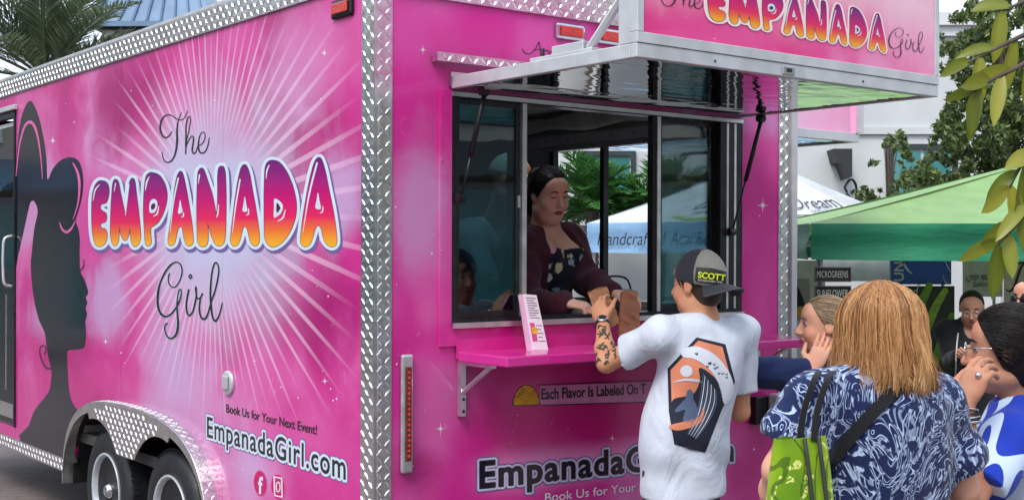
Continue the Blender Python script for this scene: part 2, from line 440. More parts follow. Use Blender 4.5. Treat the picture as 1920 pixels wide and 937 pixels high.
def wrap_mat(name, kind):
    """airbrushed pink vinyl wrap; kind: side, rear, sign, light"""
    m, nt, b = newmat(name); co = nd(nt, 'TexCoord').outputs['Object']
    n1 = nd(nt, 'TexNoise', {'Vector': co, 'Scale': {'side': 0.75, 'rear': 1.15, 'sign': 1.5, 'light': 1.2}[kind], 'Detail': 2.5, 'Roughness': 0.45, 'Distortion': 0.4}).outputs['Fac']
    n2 = nd(nt, 'TexNoise', {'Vector': co, 'Scale': 2.6, 'Detail': 5.0, 'Roughness': 0.55, 'Distortion': 0.8}).outputs['Fac']
    f = mathn(nt, 'ADD', mathn(nt, 'MULTIPLY', n1, 0.8), mathn(nt, 'MULTIPLY', n2, 0.2))
    P1, P2, P3, P4 = S(178, 8, 114), S(206, 42, 140), S(218, 92, 166), S(212, 146, 198)
    if kind == 'side': st = [(0.36, P1), (0.47, P2), (0.56, P3), (0.68, P4)]
    elif kind == 'rear': st = [(0.34, S(184, 6, 118)), (0.47, S(210, 40, 144)), (0.58, S(214, 84, 162)), (0.70, S(206, 138, 194))]
    elif kind == 'light': st = [(0.3, S(240, 120, 180)), (0.7, S(246, 190, 220))]
    else: st = [(0.34, S(230, 44, 134)), (0.44, S(236, 80, 154)), (0.54, S(242, 146, 190)), (0.65, S(248, 206, 222))]
    c = ramp(nt, f, st, 'EASE')
    sp = nd(nt, 'SeparateXYZ', {0: co})
    wob = mathn(nt, 'MULTIPLY', mathn(nt, 'SUBTRACT', n2, 0.5), 1.5)
    ua = sp.outputs[1] if kind == 'side' else sp.outputs[0]
    for (u_, v_, ru, rv, colr, amt) in BLOBS.get(kind, []):
        du = mathn(nt, 'DIVIDE', mathn(nt, 'SUBTRACT', ua, u_), ru); dv = mathn(nt, 'DIVIDE', mathn(nt, 'SUBTRACT', sp.outputs[2], v_), rv)
        dd = mathn(nt, 'ADD', mathn(nt, 'SQRT', mathn(nt, 'ADD', mathn(nt, 'MULTIPLY', du, du), mathn(nt, 'MULTIPLY', dv, dv))), wob)
        c = mixc(nt, maprange(nt, dd, 1.15, 0.1, 0, amt), c, colr)
    if kind == 'side':
        y = mathn(nt, 'SUBTRACT', sp.outputs[1], BURST[1]); z = mathn(nt, 'SUBTRACT', sp.outputs[2], BURST[2])
        y2 = mathn(nt, 'MULTIPLY', y, 0.62)
        r = mathn(nt, 'SQRT', mathn(nt, 'ADD', mathn(nt, 'MULTIPLY', y2, y2), mathn(nt, 'MULTIPLY', z, z)))
        rn = mathn(nt, 'ADD', r, mathn(nt, 'MULTIPLY', mathn(nt, 'SUBTRACT', n2, 0.5), 0.5))
        c = mixc(nt, maprange(nt, rn, 0.86, 0.15, 0, 0.95), c, S(200, 204, 232))
        # the printed sunburst: thin wedges of pale ink that thin out towards their tips
        an = mathn(nt, 'ARCTAN2', z, y); k = mathn(nt, 'MULTIPLY', an, 74 / (2 * math.pi))
        fr = mathn(nt, 'ABSOLUTE', mathn(nt, 'SUBTRACT', mathn(nt, 'FRACT', k), 0.5))
        fl = mathn(nt, 'FLOOR', k); rnd = nd(nt, 'TexWhiteNoise', {'W': fl}, noise_dimensions='1D').outputs['Value']
        wd = maprange(nt, r, 0.40, 1.10, 0.24, 0.05, False)
        ray = mathn(nt, 'MULTIPLY', maprange(nt, mathn(nt, 'DIVIDE', fr, wd), 1.15, 0.55), maprange(nt, mathn(nt, 'SUBTRACT', r, mathn(nt, 'MULTIPLY', rnd, 0.25)), 0.98, 0.5, 0, 0.55))
        ray = mathn(nt, 'MULTIPLY', ray, maprange(nt, r, 0.3, 0.55))
        c = mixc(nt, ray, c, S(244, 206, 232))
    if kind == 'rear':
        e = mathn(nt, 'ABSOLUTE', mathn(nt, 'SUBTRACT', sp.outputs[2], 0.98)); x = mathn(nt, 'ABSOLUTE', mathn(nt, 'SUBTRACT', sp.outputs[0], 1.3))
        c = mixc(nt, mathn(nt, 'MULTIPLY', maprange(nt, e, 0.20, 0.06), maprange(nt, x, 1.0, 0.5, 0, 0.85)), c, S(196, 8, 116))
        c = mixc(nt, mathn(nt, 'MULTIPLY', maprange(nt, mathn(nt, 'ABSOLUTE', mathn(nt, 'SUBTRACT', sp.outputs[2], 0.78)), 0.12, 0.02), maprange(nt, x, 0.95, 0.4, 0, 0.7)), c, S(238, 150, 204))
    if kind == 'sign':
        d = mathn(nt, 'ABSOLUTE', mathn(nt, 'SUBTRACT', sp.outputs[2], 2.80))
        c = mixc(nt, maprange(nt, mathn(nt, 'ADD', d, mathn(nt, 'MULTIPLY', n2, 0.3)), 0.42, 0.12, 0, 0.6), c, S(250, 222, 228))
    # wispy brush flecks
    n3 = nd(nt, 'TexNoise', {'Vector': co, 'Scale': 9.0, 'Detail': 6.0, 'Distortion': 2.5}).outputs['Fac']
    c = mixc(nt, maprange(nt, n3, 0.66, 0.86, 0, 0.35), c, S(250, 205, 232))
    nt.links.new(c, b.inputs['Base Color'])
    b.inputs['Roughness'].default_value = 0.24; b.inputs['Coat Weight'].default_value = 0.35; b.inputs['Coat Roughness'].default_value = 0.07
    wv = nd(nt, 'TexNoise', {'Vector': co, 'Scale': 1.6, 'Detail': 2.0}).outputs['Fac']
    bp = nd(nt, 'Bump', {'Height': wv, 'Strength': 0.06, 'Distance': 0.02}); nt.links.new(bp.outputs[0], b.inputs['Normal'])
    return m
BURST = side1(395, 395)
def _bl(fn, x, y, rx, ry, col, amt):
    a, b_, c_ = fn(x, y), fn(x+rx, y), fn(x, y+ry); k = 1 if fn is side1 else 0
    return (a[k], a[2], abs(b_[k]-a[k]), abs(c_[2]-a[2]), col, amt)
DEEP, MAG, HOT, ROSE, PALEP, LIL, BLU = S(164, 6, 106), S(190, 22, 126), S(212, 48, 144), S(220, 90, 168), S(224, 146, 200), S(204, 168, 214), S(190, 190, 226)
BLOBS = {'side': [_bl(side1, *q) for q in ((560, 120, 120, 150, PALEP, 0.7), (430, 90, 80, 90, ROSE, 0.6), (225, 190, 95, 120, DEEP, 0.9), (120, 230, 50, 90, MAG, 0.6), (150, 420, 50, 110, ROSE, 0.5), (200, 560, 60, 100, LIL, 0.8), (90, 600, 50, 60, BLU, 0.5), (110, 730, 60, 60, HOT, 0.7), (235, 700, 80, 60, HOT, 0.75), (330, 690, 60, 100, LIL, 0.8), (450, 720, 60, 60, ROSE, 0.6), (600, 590, 120, 130, DEEP, 0.9), (640, 350, 60, 120, LIL, 0.8), (520, 690, 50, 50, ROSE, 0.5), (430, 640, 40, 70, MAG, 0.7), (540, 820, 140, 70, ROSE, 0.6), (480, 880, 70, 50, LIL, 0.7), (610, 900, 60, 60, HOT, 0.7))],
         'rear': [_bl(rear1, *q) for q in ((780, 60, 80, 90, ROSE, 0.6), (880, 70, 90, 60, HOT, 0.8), (790, 230, 40, 80, HOT, 0.6), (790, 400, 60, 170, LIL, 0.6), (800, 560, 40, 90, ROSE, 0.7), (800, 690, 70, 60, ROSE, 0.6), (780, 880, 70, 70, DEEP, 0.8), (960, 790, 120, 45, DEEP, 0.55), (1130, 790, 110, 60, DEEP, 0.8), (1000, 850, 120, 40, PALEP, 0.65), (1420, 330, 40, 160, HOT, 0.7), (1420, 600, 40, 120, ROSE, 0.5), (1410, 860, 60, 90, DEEP, 0.6))]}
MAT['wrap_side'] = wrap_mat('pink_wrap_sunburst', 'side'); MAT['wrap_rear'] = wrap_mat('pink_wrap', 'rear')
MAT['wrap_sign'] = wrap_mat('pink_sign_print', 'sign'); MAT['wrap_light'] = wrap_mat('pale_pink_print', 'light')
MAT['steel_in'] = plain('stainless_lining', (0.50, 0.55, 0.56, 1), 0.38, 0.35, var=0.2, scale=3)
MAT['floor_in'] = plain('rubber_floor', (0.06, 0.06, 0.06, 1), 0.7)
MAT['tyre'] = plain('tyre_rubber', (0.017, 0.019, 0.022, 1), 0.55, var=0.3, scale=20, bump=0.15, bscale=90)
MAT['rim'] = plain('white_steel_rim', (0.52, 0.56, 0.6, 1), 0.35, 0.2, var=0.15, scale=20)
MAT['red_lens'] = plain('red_lens', (0.62, 0.035, 0.02, 1), 0.2, var=0.2, scale=60, bump=0.4, bscale=120, coat=0.4)
MAT['dark_red_lens'] = plain('dark_red_lens', (0.16, 0.012, 0.012, 1), 0.25, var=0.3, scale=60, bump=0.4, bscale=120, coat=0.4)
MAT['hubcap'] = plain('chrome', (0.7, 0.7, 0.72, 1), 0.15, 1.0)
def mirror_mat():
    m, nt, b = newmat('polished_liner'); co = nd(nt, 'TexCoord').outputs['Object']
    b.inputs['Metallic'].default_value = 1.0; b.inputs['Base Color'].default_value = (0.62, 0.64, 0.64, 1); b.inputs['Roughness'].default_value = 0.035
    mp = nd(nt, 'Mapping', {'Vector': co, 'Scale': (2.2, 5.0, 1.0)})
    n = nd(nt, 'TexNoise', {'Vector': mp.outputs[0], 'Scale': 2.0, 'Detail': 1.5}).outputs['Fac']
    bp = nd(nt, 'Bump', {'Height': n, 'Strength': 0.35, 'Distance': 0.012}); nt.links.new(bp.outputs[0], b.inputs['Normal'])
    return m
MAT['mirror'] = mirror_mat()
def glass_mat(name, tint, gloss=0.10):
    m, nt, b = newmat(name); nt.nodes.remove(b); out = nt.nodes['Material Output']
    t = nd(nt, 'BsdfTransparent', {'Color': tint}); gl = nd(nt, 'BsdfGlossy', {'Color': (0.9, 0.97, 1, 1), 'Roughness': 0.015})
    lw = nd(nt, 'LayerWeight', {'Blend': 0.35}); f = maprange(nt, lw.outputs['Fresnel'], 0, 1, gloss, 0.9, False)
    co = nd(nt, 'TexCoord').outputs['Object']; n = nd(nt, 'TexNoise', {'Vector': co, 'Scale': 3.0}).outputs['Fac']
    bp = nd(nt, 'Bump', {'Height': n, 'Strength': 0.05, 'Distance': 0.01}); nt.links.new(bp.outputs[0], gl.inputs['Normal'])
    mxs = nd(nt, 'MixShader', {0: f, 1: t.outputs[0], 2: gl.outputs[0]}); nt.links.new(mxs.outputs[0], out.inputs[0]); return m
MAT['tint_glass'] = glass_mat('tinted_glass', (0.34, 0.55, 0.60, 1), 0.07)
MAT['clear_glass'] = glass_mat('clear_glass', (0.84, 0.93, 0.93, 1), 0.03)
MAT['door_glass'] = glass_mat('dark_door_glass', (0.05, 0.08, 0.09, 1), 0.14)

def tb(name, lo, hi, mat, parent=None, c=0.0, label=None):
    o = MB().box(lo, hi, c).build(name, mat, parent or TR, world=False)
    if label: o['label'] = label
    return o
def lugs(mapfn, u0, u1, v0, v1, pitch=0.033, ln=0.036, wd=0.011, ht=0.0042, keep=None):
    """raised lozenges of tread plate, alternating +-45 degrees, as one mesh on a (u, v) -> point, normal map"""
    mb = MB(); nu = max(int(round((u1-u0)/pitch)), 1); nv = max(int(round((v1-v0)/pitch)), 1)
    for i in range(nu):
        for j in range(nv):
            u = u0+(i+0.5)*(u1-u0)/nu; v = v0+(j+0.5)*(v1-v0)/nv
            if keep and not keep(u, v): continue
            s = 1 if (i+j) % 2 else -1; c = 0.7071; d = np.array([c, s*c]); e = np.array([-s*c, c]); L = ln/2; Wd = wd/2
            q = [np.array([u, v])+d*L, np.array([u, v])+e*Wd, np.array([u, v])-d*L, np.array([u, v])-e*Wd]
            base = [mapfn(*k)[0] for k in q]; nn = mapfn(u, v)[1]
            r0 = mapfn(*(np.array([u, v])+d*L*0.45))[0]+nn*ht; r1 = mapfn(*(np.array([u, v])-d*L*0.45))[0]+nn*ht
            mb.add(base+[r0, r1], [(0, 1, 5, 4)[::1], (1, 2, 5), (2, 3, 4, 5), (3, 0, 4)])
    return mb
def plate(name, parts, parent=None, ft=0.004):
    """a tread plate part: list of (lo, hi boxes) for the sheet and (map, u0,u1,v0,v1) for the lugs"""
    mb = MB()
    for lo, hi in parts['sheet']: mb.box(lo, hi)
    o = mb.build(name, MAT['tread'], parent or TR, world=False)
    if parts['lug']:
        lm = MB()
        for a in parts['lug']:
            q = lugs(*a[:5], **(a[5] if len(a) > 5 else {})); lm.add(q.v, q.f)
        lo = lm.build('tread_lugs', MAT['tread'], o, world=False); props(lo, kind='stuff')
    return o
mside = lambda off: (lambda u, v: (np.array([-off, u, v]), np.array([-1.0, 0, 0])))
mrear = lambda off: (lambda u, v: (np.array([u, -off, v]), np.array([0, -1.0, 0])))

# wheel arch outline on the side wall (b, z)
ARCH = catmull([(1.42, .30), (1.45, .50), (1.55, .67), (1.74, .79), (2.0, .85), (2.3, .868), (2.65, .868), (2.95, .85), (3.21, .79), (3.40, .67), (3.50, .50), (3.53, .30)], 5)
def archz(b): return np.interp(b, ARCH[:,0], ARCH[:,1], left=0, right=0)
seams = [0.098, 1.395, 2.73, 4.06, 4.70]
for b0, b1 in zip(seams[:-1], seams[1:]):
    bs = np.linspace(b0+0.0015, b1-0.0015, 40)
    low = [(b, max(ZB, archz(b)+0.002)) for b in bs]; poly = low+[(bs[-1], ZT0), (bs[0], ZT0)]
    MB().prism(poly, lambda y, z: (0, y, z), lambda y, z: (0.02, y, z)).build('wall_panel', MAT['wrap_side'], TR, world=False)
tb('wall_panel', (0, 5.52, ZB), (0.02, LEN, ZT0), MAT['wrap_side'])
tb('wall_panel', (0, 4.703, ZB), (0.02, 5.517, 0.505), MAT['wrap_side']); tb('wall_panel', (0, 4.703, 2.70), (0.02, 5.517, ZT0), MAT['wrap_side'])
# rear wall with its window opening
OA0, OA1, OZ0, OZ1 = 0.365, 2.142, 1.425, 2.405
def ring_wall(a0, a1, z0, z1, oa0, oa1, oz0, oz1, fn, th):
    A = [a0, oa0, oa1, a1]; Z = [z0, oz0, oz1, z1]; v = []; f = []
    for t in (0, th):
        for z in Z:
            for a in A: v.append(fn(a, z, t))
    for i in range(3):
        for j in range(3):
            if i == 1 and j == 1: continue
            q = (j*4+i, j*4+i+1, (j+1)*4+i+1, (j+1)*4+i); f.append(q); f.append(tuple(k+16 for k in q)[::-1])
    for (p, q) in ((5, 6), (6, 10), (10, 9), (9, 5), (0, 3), (3, 15), (15, 12), (12, 0)): f.append((p, q, q+16, p+16))
    return v, f
v, f = ring_wall(0.078, 2.428, ZB, 2.775, OA0, OA1, OZ0, OZ1, lambda a, z, t: (a, t, z), 0.03)
mk('rear_wall', v, f, MAT['wrap_rear'], TR, world=False)
# far side wall with the second window, front wall, floor, ceiling, roof
FB0, FB1 = 0.50, 1.93
v, f = ring_wall(0.03, LEN, ZB, ZT0, FB0, FB1, 1.42, 2.40, lambda b, z, t: (W-t, b, z), 0.03)
mk('far_wall', v, f, MAT['steel_in'], TR, world=False)
tb('far_wall_wrap', (W+0.002, 0.10, ZB), (W+0.006, FB0-0.02, ZT0), MAT['wrap_rear'])
tb('front_wall', (0.02, LEN-0.03, ZB), (W-0.03, LEN, ZT0), MAT['wrap_rear'])
tb('partition', (0.03, 3.4, 0.62), (W-0.035, 3.44, 2.60), MAT['steel_in'])
tb('inner_lining', (0.022, 0.035, 0.95), (0.03, 3.39, 2.60), MAT['steel_in'])
tb('floor', (0.022, 0.032, 0.56), (W-0.032, LEN-0.032, 0.62), MAT['floor_in'])
MAT['ceil'] = plain('white_ceiling', (0.66, 0.67, 0.66, 1), 0.5)
VA0, VA1, VB0, VB1 = 0.62, 1.62, 0.10, 0.85                 # roof opening added to let daylight onto the server
v, f = ring_wall(0.022, W-0.032, 0.032, LEN-0.032, VA0, VA1, VB0, VB1, lambda a, b, t: (a, b, 2.60+t), 0.03); mk('ceiling', v, f, MAT['ceil'], TR, world=False)
v, f = ring_wall(-0.002, W, -0.002, LEN, VA0, VA1, VB0, VB1, lambda a, b, t: (a, b, 2.86+t), 0.09); mk('roof', v, f, MAT['alu_white'], TR, world=False)
vs = MB()
for lo, hi in (((VA0-0.01, VB0-0.01, 2.6305), (VA0, VB1+0.01, 3.0)), ((VA1, VB0-0.01, 2.6305), (VA1+0.01, VB1+0.01, 3.0)), ((VA0, VB0-0.01, 2.6305), (VA1, VB0, 3.0)), ((VA0, VB1, 2.6305), (VA1, VB1+0.01, 3.0))): vs.box(lo, hi)
vo_ = vs.build('added_roof_opening', MAT['alu_white'], TR, world=False)
MB().prism([(VB1+0.01, 3.0), (VB1+0.03, 3.0), (VB1+0.30, 3.45), (VB1+0.28, 3.46)], lambda y, z: (VA0-0.02, y, z), lambda y, z: (VA1+0.02, y, z)).build('added_opening_lid', MAT['alu_white'], vo_, world=False)
# chassis rail and wheel well
tb('chassis_rail', (0.42, 0.2, 0.34), (0.50, LEN+1.0, 0.46), MAT['blackmetal']); tb('chassis_rail', (W-0.50, 0.2, 0.34), (W-0.42, LEN+1.0, 0.46), MAT['blackmetal'])
mb = MB(); n = len(ARCH)
for a in (0.0, 0.34): mb.v += [(a, p[0], p[1]-0.006) for p in ARCH]
mb.f += [(i, i+1, n+i+1, n+i) for i in range(n-1)] + [tuple(range(n, 2*n))]
mb.build('wheel_well', MAT['black'], TR, world=False)
# tread plate trim: corner post, top rail, bottom rail
plate('corner_trim', {'sheet': [((-0.004, -0.004, 0.35), (-0.0005, 0.098, 2.86)), ((-0.0005, -0.004, 0.35), (0.078, -0.0005, 2.86))],
      'lug': [(mside(0.004), 0.004, 0.096, 0.36, 2.85), (mrear(0.004), 0.002, 0.076, 0.36, 2.85)]})
tb('corner_seam', (0.012, -0.0065, 0.36), (0.0145, -0.004, 2.86), MAT['alu'])
plate('top_rail', {'sheet': [((-0.012, 0.0985, ZT0), (-0.0005, LEN, ZT))], 'lug': [(mside(0.012), 0.10, LEN, ZT0+0.004, ZT-0.004)]})
plate('rear_top_rail', {'sheet': [((0.0785, -0.012, 2.775), (2.428, -0.0005, 2.91))], 'lug': [(mrear(0.012), 0.08, 2.42, 2.779, 2.906)]})
plate('bottom_rail', {'sheet': [((-0.008, 3.53, 0.345), (-0.0005, LEN, ZB))], 'lug': [(mside(0.008), 3.54, LEN, 0.349, ZB-0.003)]})
plate('bottom_rail', {'sheet': [((-0.008, 0.0985, 0.345), (-0.0005, 1.42, ZB))], 'lug': [(mside(0.008), 0.10, 1.41, 0.349, ZB-0.003)]})
plate('rear_bumper_rail', {'sheet': [((0.0785, -0.02, 0.33), (2.428, -0.0005, ZB))], 'lug': [(mrear(0.02), 0.08, 2.42, 0.334, ZB-0.003)]})
plate('corner_trim', {'sheet': [((2.4285, -0.004, 0.35), (W-0.001, -0.0005, 2.86)), ((W, -0.004, 0.35), (W+0.0035, 0.098, 2.86))],
      'lug': [(mrear(0.004), 2.432, W-0.002, 0.36, 2.85)]})
tb('edge_cap', (W+0.004, -0.02, 0.35), (W+0.045, 0.02, 2.80), MAT['alu_white'], c=0.004)
# fender: bent top strip, skirt with hanging centre plate
fend = MB(); AO = -0.065
pts = [(p[0], p[1]) for p in ARCH]; n = len(pts)
cen = np.array([2.475, 0.2])
outp = [tuple(np.array(p)+0.012*nrm(np.array(p)-cen)) for p in pts]
fend.v += [(AO, *p) for p in outp]+[(0.0, *p) for p in outp]+[(AO, *p) for p in pts]+[(0.0, *p) for p in pts]
fend.f += [(i, i+1, n+i+1, n+i)[::-1] for i in range(n-1)]+[(2*n+i, 2*n+i+1, 3*n+i+1, 3*n+i) for i in range(n-1)]+[(i, i+1, 2*n+i+1, 2*n+i) for i in range(n-1)]
MAT['fender'] = plain('worn_tread_plate', (0.74, 0.74, 0.73, 1), 0.38, 1.0, var=0.15, scale=20)
fo = fend.build('fender', MAT['fender'], TR, world=False)
arc = np.concatenate([[0], np.cumsum(np.hypot(*np.diff(np.array(outp), axis=0).T))])
def mfend(u, v):
    bb = np.interp(u, arc, [p[0] for p in outp]); zz = np.interp(u, arc, [p[1] for p in outp])
    b2 = np.interp(u+0.01, arc, [p[0] for p in outp])-np.interp(u-0.01, arc, [p[0] for p in outp]); z2 = np.interp(u+0.01, arc, [p[1] for p in outp])-np.interp(u-0.01, arc, [p[1] for p in outp])
    nn = nrm([0, -z2, b2]); return np.array([v, bb, zz]), nn
lo = lugs(mfend, 0.02, arc[-1]-0.02, AO+0.004, -0.008, pitch=0.034).build('tread_lugs', MAT['fender'], fo, world=False); props(lo, kind='stuff')
WH = [(2.95, 0.336), (2.016, 0.342)]; SR = 0.425
def skirt_low(b):
    z = 0.0
    for c, zc in WH:
        if abs(b-c) < SR: z = max(z, zc+math.sqrt(SR*SR-(b-c)**2))
    return min(max(z, 0.60), archz(b)-0.045) if 1.9 < b < 3.07 else archz(b)-0.045
sk = MB(); bs = np.linspace(ARCH[3][0], ARCH[-4][0], 90)
top = [(b, archz(b)+0.004) for b in bs]; low = [(b, skirt_low(b)) for b in bs][::-1]
sk.prism(top+low, lambda y, z: (AO-0.003, y, z), lambda y, z: (AO+0.002, y, z))
so = sk.build('fender_skirt', MAT['tread'], TR, world=False)
lo = lugs(mside(-AO+0.003), 2.0, 2.96, 0.60, 0.86, pitch=0.034, keep=lambda u, v: skirt_low(u)+0.012 < v < archz(u)-0.02).build('tread_lugs', MAT['tread'], so, world=False); props(lo, kind='stuff')
# wheels
def wheel(bc, zc):
    we = empty('wheel'); we.parent = TR; we.location = (0.10, bc, zc)
    t = MB().lathe((0, 0, 0), (-1, 0, 0), [(0.21, -0.10), (0.31, -0.105), (0.343, -0.085), (0.352, -0.05), (0.352, 0.05), (0.345, 0.082), (0.318, 0.103), (0.26, 0.108), (0.215, 0.098), (0.205, 0.08)], 48)
    t.build('tyre', MAT['tyre'], we, smooth=True, world=False)
    gr = MB()                                    # raised sidewall ribs and tread blocks
    for k in range(64):
        a = 2*math.pi*k/64; c, s = math.cos(a), math.sin(a)
        for off in (-0.055, 0.055): 
            x = -off; q = []
            for dr, da in ((0.350, -0.03), (0.350, 0.03), (0.357, 0.03), (0.357, -0.03)):
                q.append((x-0.024, dr*math.cos(a+da), dr*math.sin(a+da)))
            q2 = [(x+0.024, p[1], p[2]) for p in q]; gr.add(q+q2, [(0, 1, 2, 3)[::-1], (4, 5, 6, 7), (2, 3, 7, 6), (1, 2, 6, 5), (3, 0, 4, 7)])
    props(gr.build('tread_blocks', MAT['tyre'], we, world=False), kind='stuff')
    r = MB().lathe((0, 0, 0), (-1, 0, 0), [(0.207, -0.02), (0.214, 0.09), (0.222, 0.104), (0.218, 0.112), (0.205, 0.106), (0.196, 0.075), (0.188, 0.055), (0.12, 0.045), (0.10, 0.06), (0.055, 0.062), (0.0, 0.062)], 40)
    ro = r.build('rim', MAT['rim'], we, smooth=True, world=False)
    for k in range(8):
        a = 2*math.pi*(k+0.5)/8; cy, cz = 0.152*math.cos(a), 0.152*math.sin(a); mb = MB(); ring = []
        for j in range(12):
            t_ = 2*math.pi*j/12; dr, dt = 0.019*math.cos(t_), 0.033*math.sin(t_)
            ring.append((-0.0535, cy+dr*math.cos(a)-dt*math.sin(a), cz+dr*math.sin(a)+dt*math.cos(a)))
        mb.add(ring, [tuple(range(12))]).build('rim_slot', MAT['black'], ro, world=False)
    for k in range(5):
        a = 2*math.pi*k/5; MB().lathe((-0.058, 0.075*math.cos(a), 0.075*math.sin(a)), (-1, 0, 0), [(0.012, 0), (0.012, 0.014), (0.006, 0.022), (0, 0.022)], 6).build('lug_nut', MAT['hubcap'], ro, world=False)
    MB().lathe((-0.06, 0, 0), (-1, 0, 0), [(0.045, 0), (0.044, 0.03), (0.034, 0.04), (0.03, 0.048), (0, 0.05)], 20).build('hub_cap', MAT['hubcap'], we, smooth=True, world=False)
    return we
wheel(*WH[0]); wheel(*WH[1])
for bc, zc in WH:
    MB().lathe((W-0.16, bc, zc), (1, 0, 0), [(0.21, -0.1), (0.35, -0.08), (0.352, 0.08), (0.3, 0.1), (0.1, 0.06), (0, 0.06)], 32).build('far_wheel', MAT['tyre'], TR, smooth=True, world=False)
# entry door at the front end of the long side
dr = tb('door', (0.004, 4.722, 0.515), (0.03, 5.50, 1.55), MAT['dark_trim'])
tb('door_glass', (0.01, 4.78, 1.60), (0.016, 5.45, 2.60), MAT['door_glass'], dr)
tb('door_frame', (-0.012, 4.703, 0.508), (0.03, 4.722, 2.69), MAT['dark_trim'], dr); tb('door_frame', (-0.012, 4.722, 2.655), (0.03, 5.50, 2.69), MAT['dark_trim'], dr)
tb('door_rail', (0.002, 4.7225, 1.551), (0.03, 5.50, 1.60), MAT['dark_trim'], dr); tb('door_stile', (0.002, 4.7225, 1.6005), (0.03, 4.779, 2.654), MAT['dark_trim'], dr)
tb('kick_plate', (-0.002, 4.76, 0.56), (0.0035, 5.45, 0.66), MAT['tread'], dr); tb('trim_line', (-0.003, 4.92, 0.75), (0.0035, 4.935, 1.42), MAT['alu'], dr)
MB().tube(catmull([(0.0, 4.79, 1.83), (-0.05, 4.79, 1.81), (-0.06, 4.79, 1.72), (-0.06, 4.79, 1.60), (-0.05, 4.79, 1.50), (0.0, 4.79, 1.48)], 5), 0.011, 8).build('door_handle', MAT['alu_white'], dr, True, world=False)
tb('drip_edge', (-0.03, 4.66, 2.702), (-0.0005, 5.55, 2.735), MAT['alu_white'], c=0.004)
# ---- the rear serving window
def ring(a0, a1, z0, z1, w_, b0, b1, zb=None):
    zb = w_ if zb is None else zb
    return MB().box((a0, b0, z0), (a1, b1, z0+zb)).box((a0, b0, z1-w_), (a1, b1, z1)).box((a0, b0, z0+zb), (a0+w_, b1, z1-w_)).box((a1-w_, b0, z0+zb), (a1, b1, z1-w_))
fl = MB(); e = 0.058
fl.box((OA0-e, -0.012, OZ0-e-0.02), (OA1+e*0.4, -0.0005, OZ0)); fl.box((OA0-e, -0.012, OZ0), (OA0, -0.0005, OZ1)); fl.box((OA1, -0.012, OZ0), (OA1+e*0.4, -0.0005, OZ1))
fl.build('window_surround', MAT['wrap_rear'], TR, world=False)
for x, y in ((826, 300), (826, 470), (870, 628), (1000, 632), (1090, 626)):
    c = rear1(x, y); MB().lathe((c[0], -0.012, c[2]), (0, -1, 0), [(0.006, 0), (0.005, 0.002), (0, 0.003)], 8).build('rivet', MAT['wrap_rear'], TR, world=False)
wf = ring(OA0, OA1, OZ0, OZ1, 0.026, -0.010, 0.06, 0.034).build('window_frame', MAT['dark_trim'], TR, world=False)
tb('window_head', (OA0, -0.018, OZ1-0.022), (OA1, -0.0105, OZ1-0.004), MAT['alu'])
mb = MB(); mb.box((OA0, -0.03, OZ0-0.004), (OA1, -0.0165, OZ0+0.018)); mb.build('window_sill', MAT['alu'], TR, world=False)
def sash(a0, a1, b, glass, lw=0.022, rw=0.022, name='window_sash'):
    s = MB(); z0, z1 = OZ0+0.035, OZ1-0.027
    s.box((a0, b, z0), (a0+lw, b+0.02, z1)); s.box((a1-rw, b, z0), (a1, b+0.02, z1)); s.box((a0+lw, b, z0), (a1-rw, b+0.02, z0+0.028)); s.box((a0+lw, b, z1-0.022), (a1-rw, b+0.02, z1))
    o = s.build(name, MAT['dark_trim'], TR, world=False)
    tb('pane', (a0+lw, b+0.007, z0+0.028), (a1-rw, b+0.012, z1-0.022), glass, o); return o
s1 = sash(OA0+0.027, 0.735, 0.005, MAT['tint_glass'])
tb('window_latch', (0.718, -0.006, 1.93), (0.732, 0.004, 1.98), MAT['alu'], s1)
tb('mullion', (0.736, -0.014, OZ0+0.035), (0.76, 0.03, OZ1-0.027), MAT['alu']); tb('mullion_gasket', (0.700, 0.026, OZ0+0.035), (0.735, 0.05, OZ1-0.027), MAT['blackmetal'])
tb('mullion', (1.548, -0.014, OZ0+0.035), (1.570, 0.03, OZ1-0.027), MAT['alu']); tb('mullion_gasket', (1.526, -0.006, OZ0+0.035), (1.5475, 0.03, OZ1-0.027), MAT['blackmetal']); tb('mullion_gasket', (1.5705, -0.006, OZ0+0.035), (1.585, 0.03, OZ1-0.027), MAT['blackmetal'])
sash(1.586, 1.985, 0.03, MAT['clear_glass'])
for a0, a1, m_ in ((1.9855, 2.03, 'blackmetal'), (2.0305, 2.045, 'alu'), (2.0455, 2.085, 'blackmetal'), (2.0855, 2.10, 'alu'), (2.1005, 2.115, 'dark_trim')):
    tb('jamb_strip', (a0, -0.01, OZ0+0.035), (a1, 0.03, OZ1-0.027), MAT[m_])
# far window: frame, posts and panes
fw = MB(); fw.box((W-0.05, FB0, 1.42), (W+0.004, FB1, 1.45)).box((W-0.05, FB0, 2.37), (W+0.004, FB1, 2.40)).box((W-0.05, FB0, 1.45), (W+0.004, FB0+0.03, 2.37)).box((W-0.05, FB1-0.03, 1.45), (W+0.004, FB1, 2.37))
fw.build('far_window_frame', MAT['alu'], TR, world=False)
for b in (0.93, 1.385, 1.86): tb('far_window_post', (W-0.045, b, 1.4505), (W-0.005, b+0.035, 2.3695), MAT['dark_trim'])
for b in (0.966, ): tb('far_window_stile', (W-0.045, b+0.005, 1.4505), (W-0.01, b+0.025, 2.3695), MAT['alu'])
tb('far_window_header', (W-0.065, 0.20, 2.402), (W-0.031, 2.6, 2.47), MAT['alu_white'])
for k in range(9): MB().lathe((W-0.065, 0.5+0.2*k, 2.436), (-1, 0, 0), [(0.006, 0), (0.005, 0.003), (0, 0.004)], 8).build('rivet', MAT['dark_trim'], TR, world=False)
cl = MB(); bs = np.linspace(0.2, 2.7, 60)
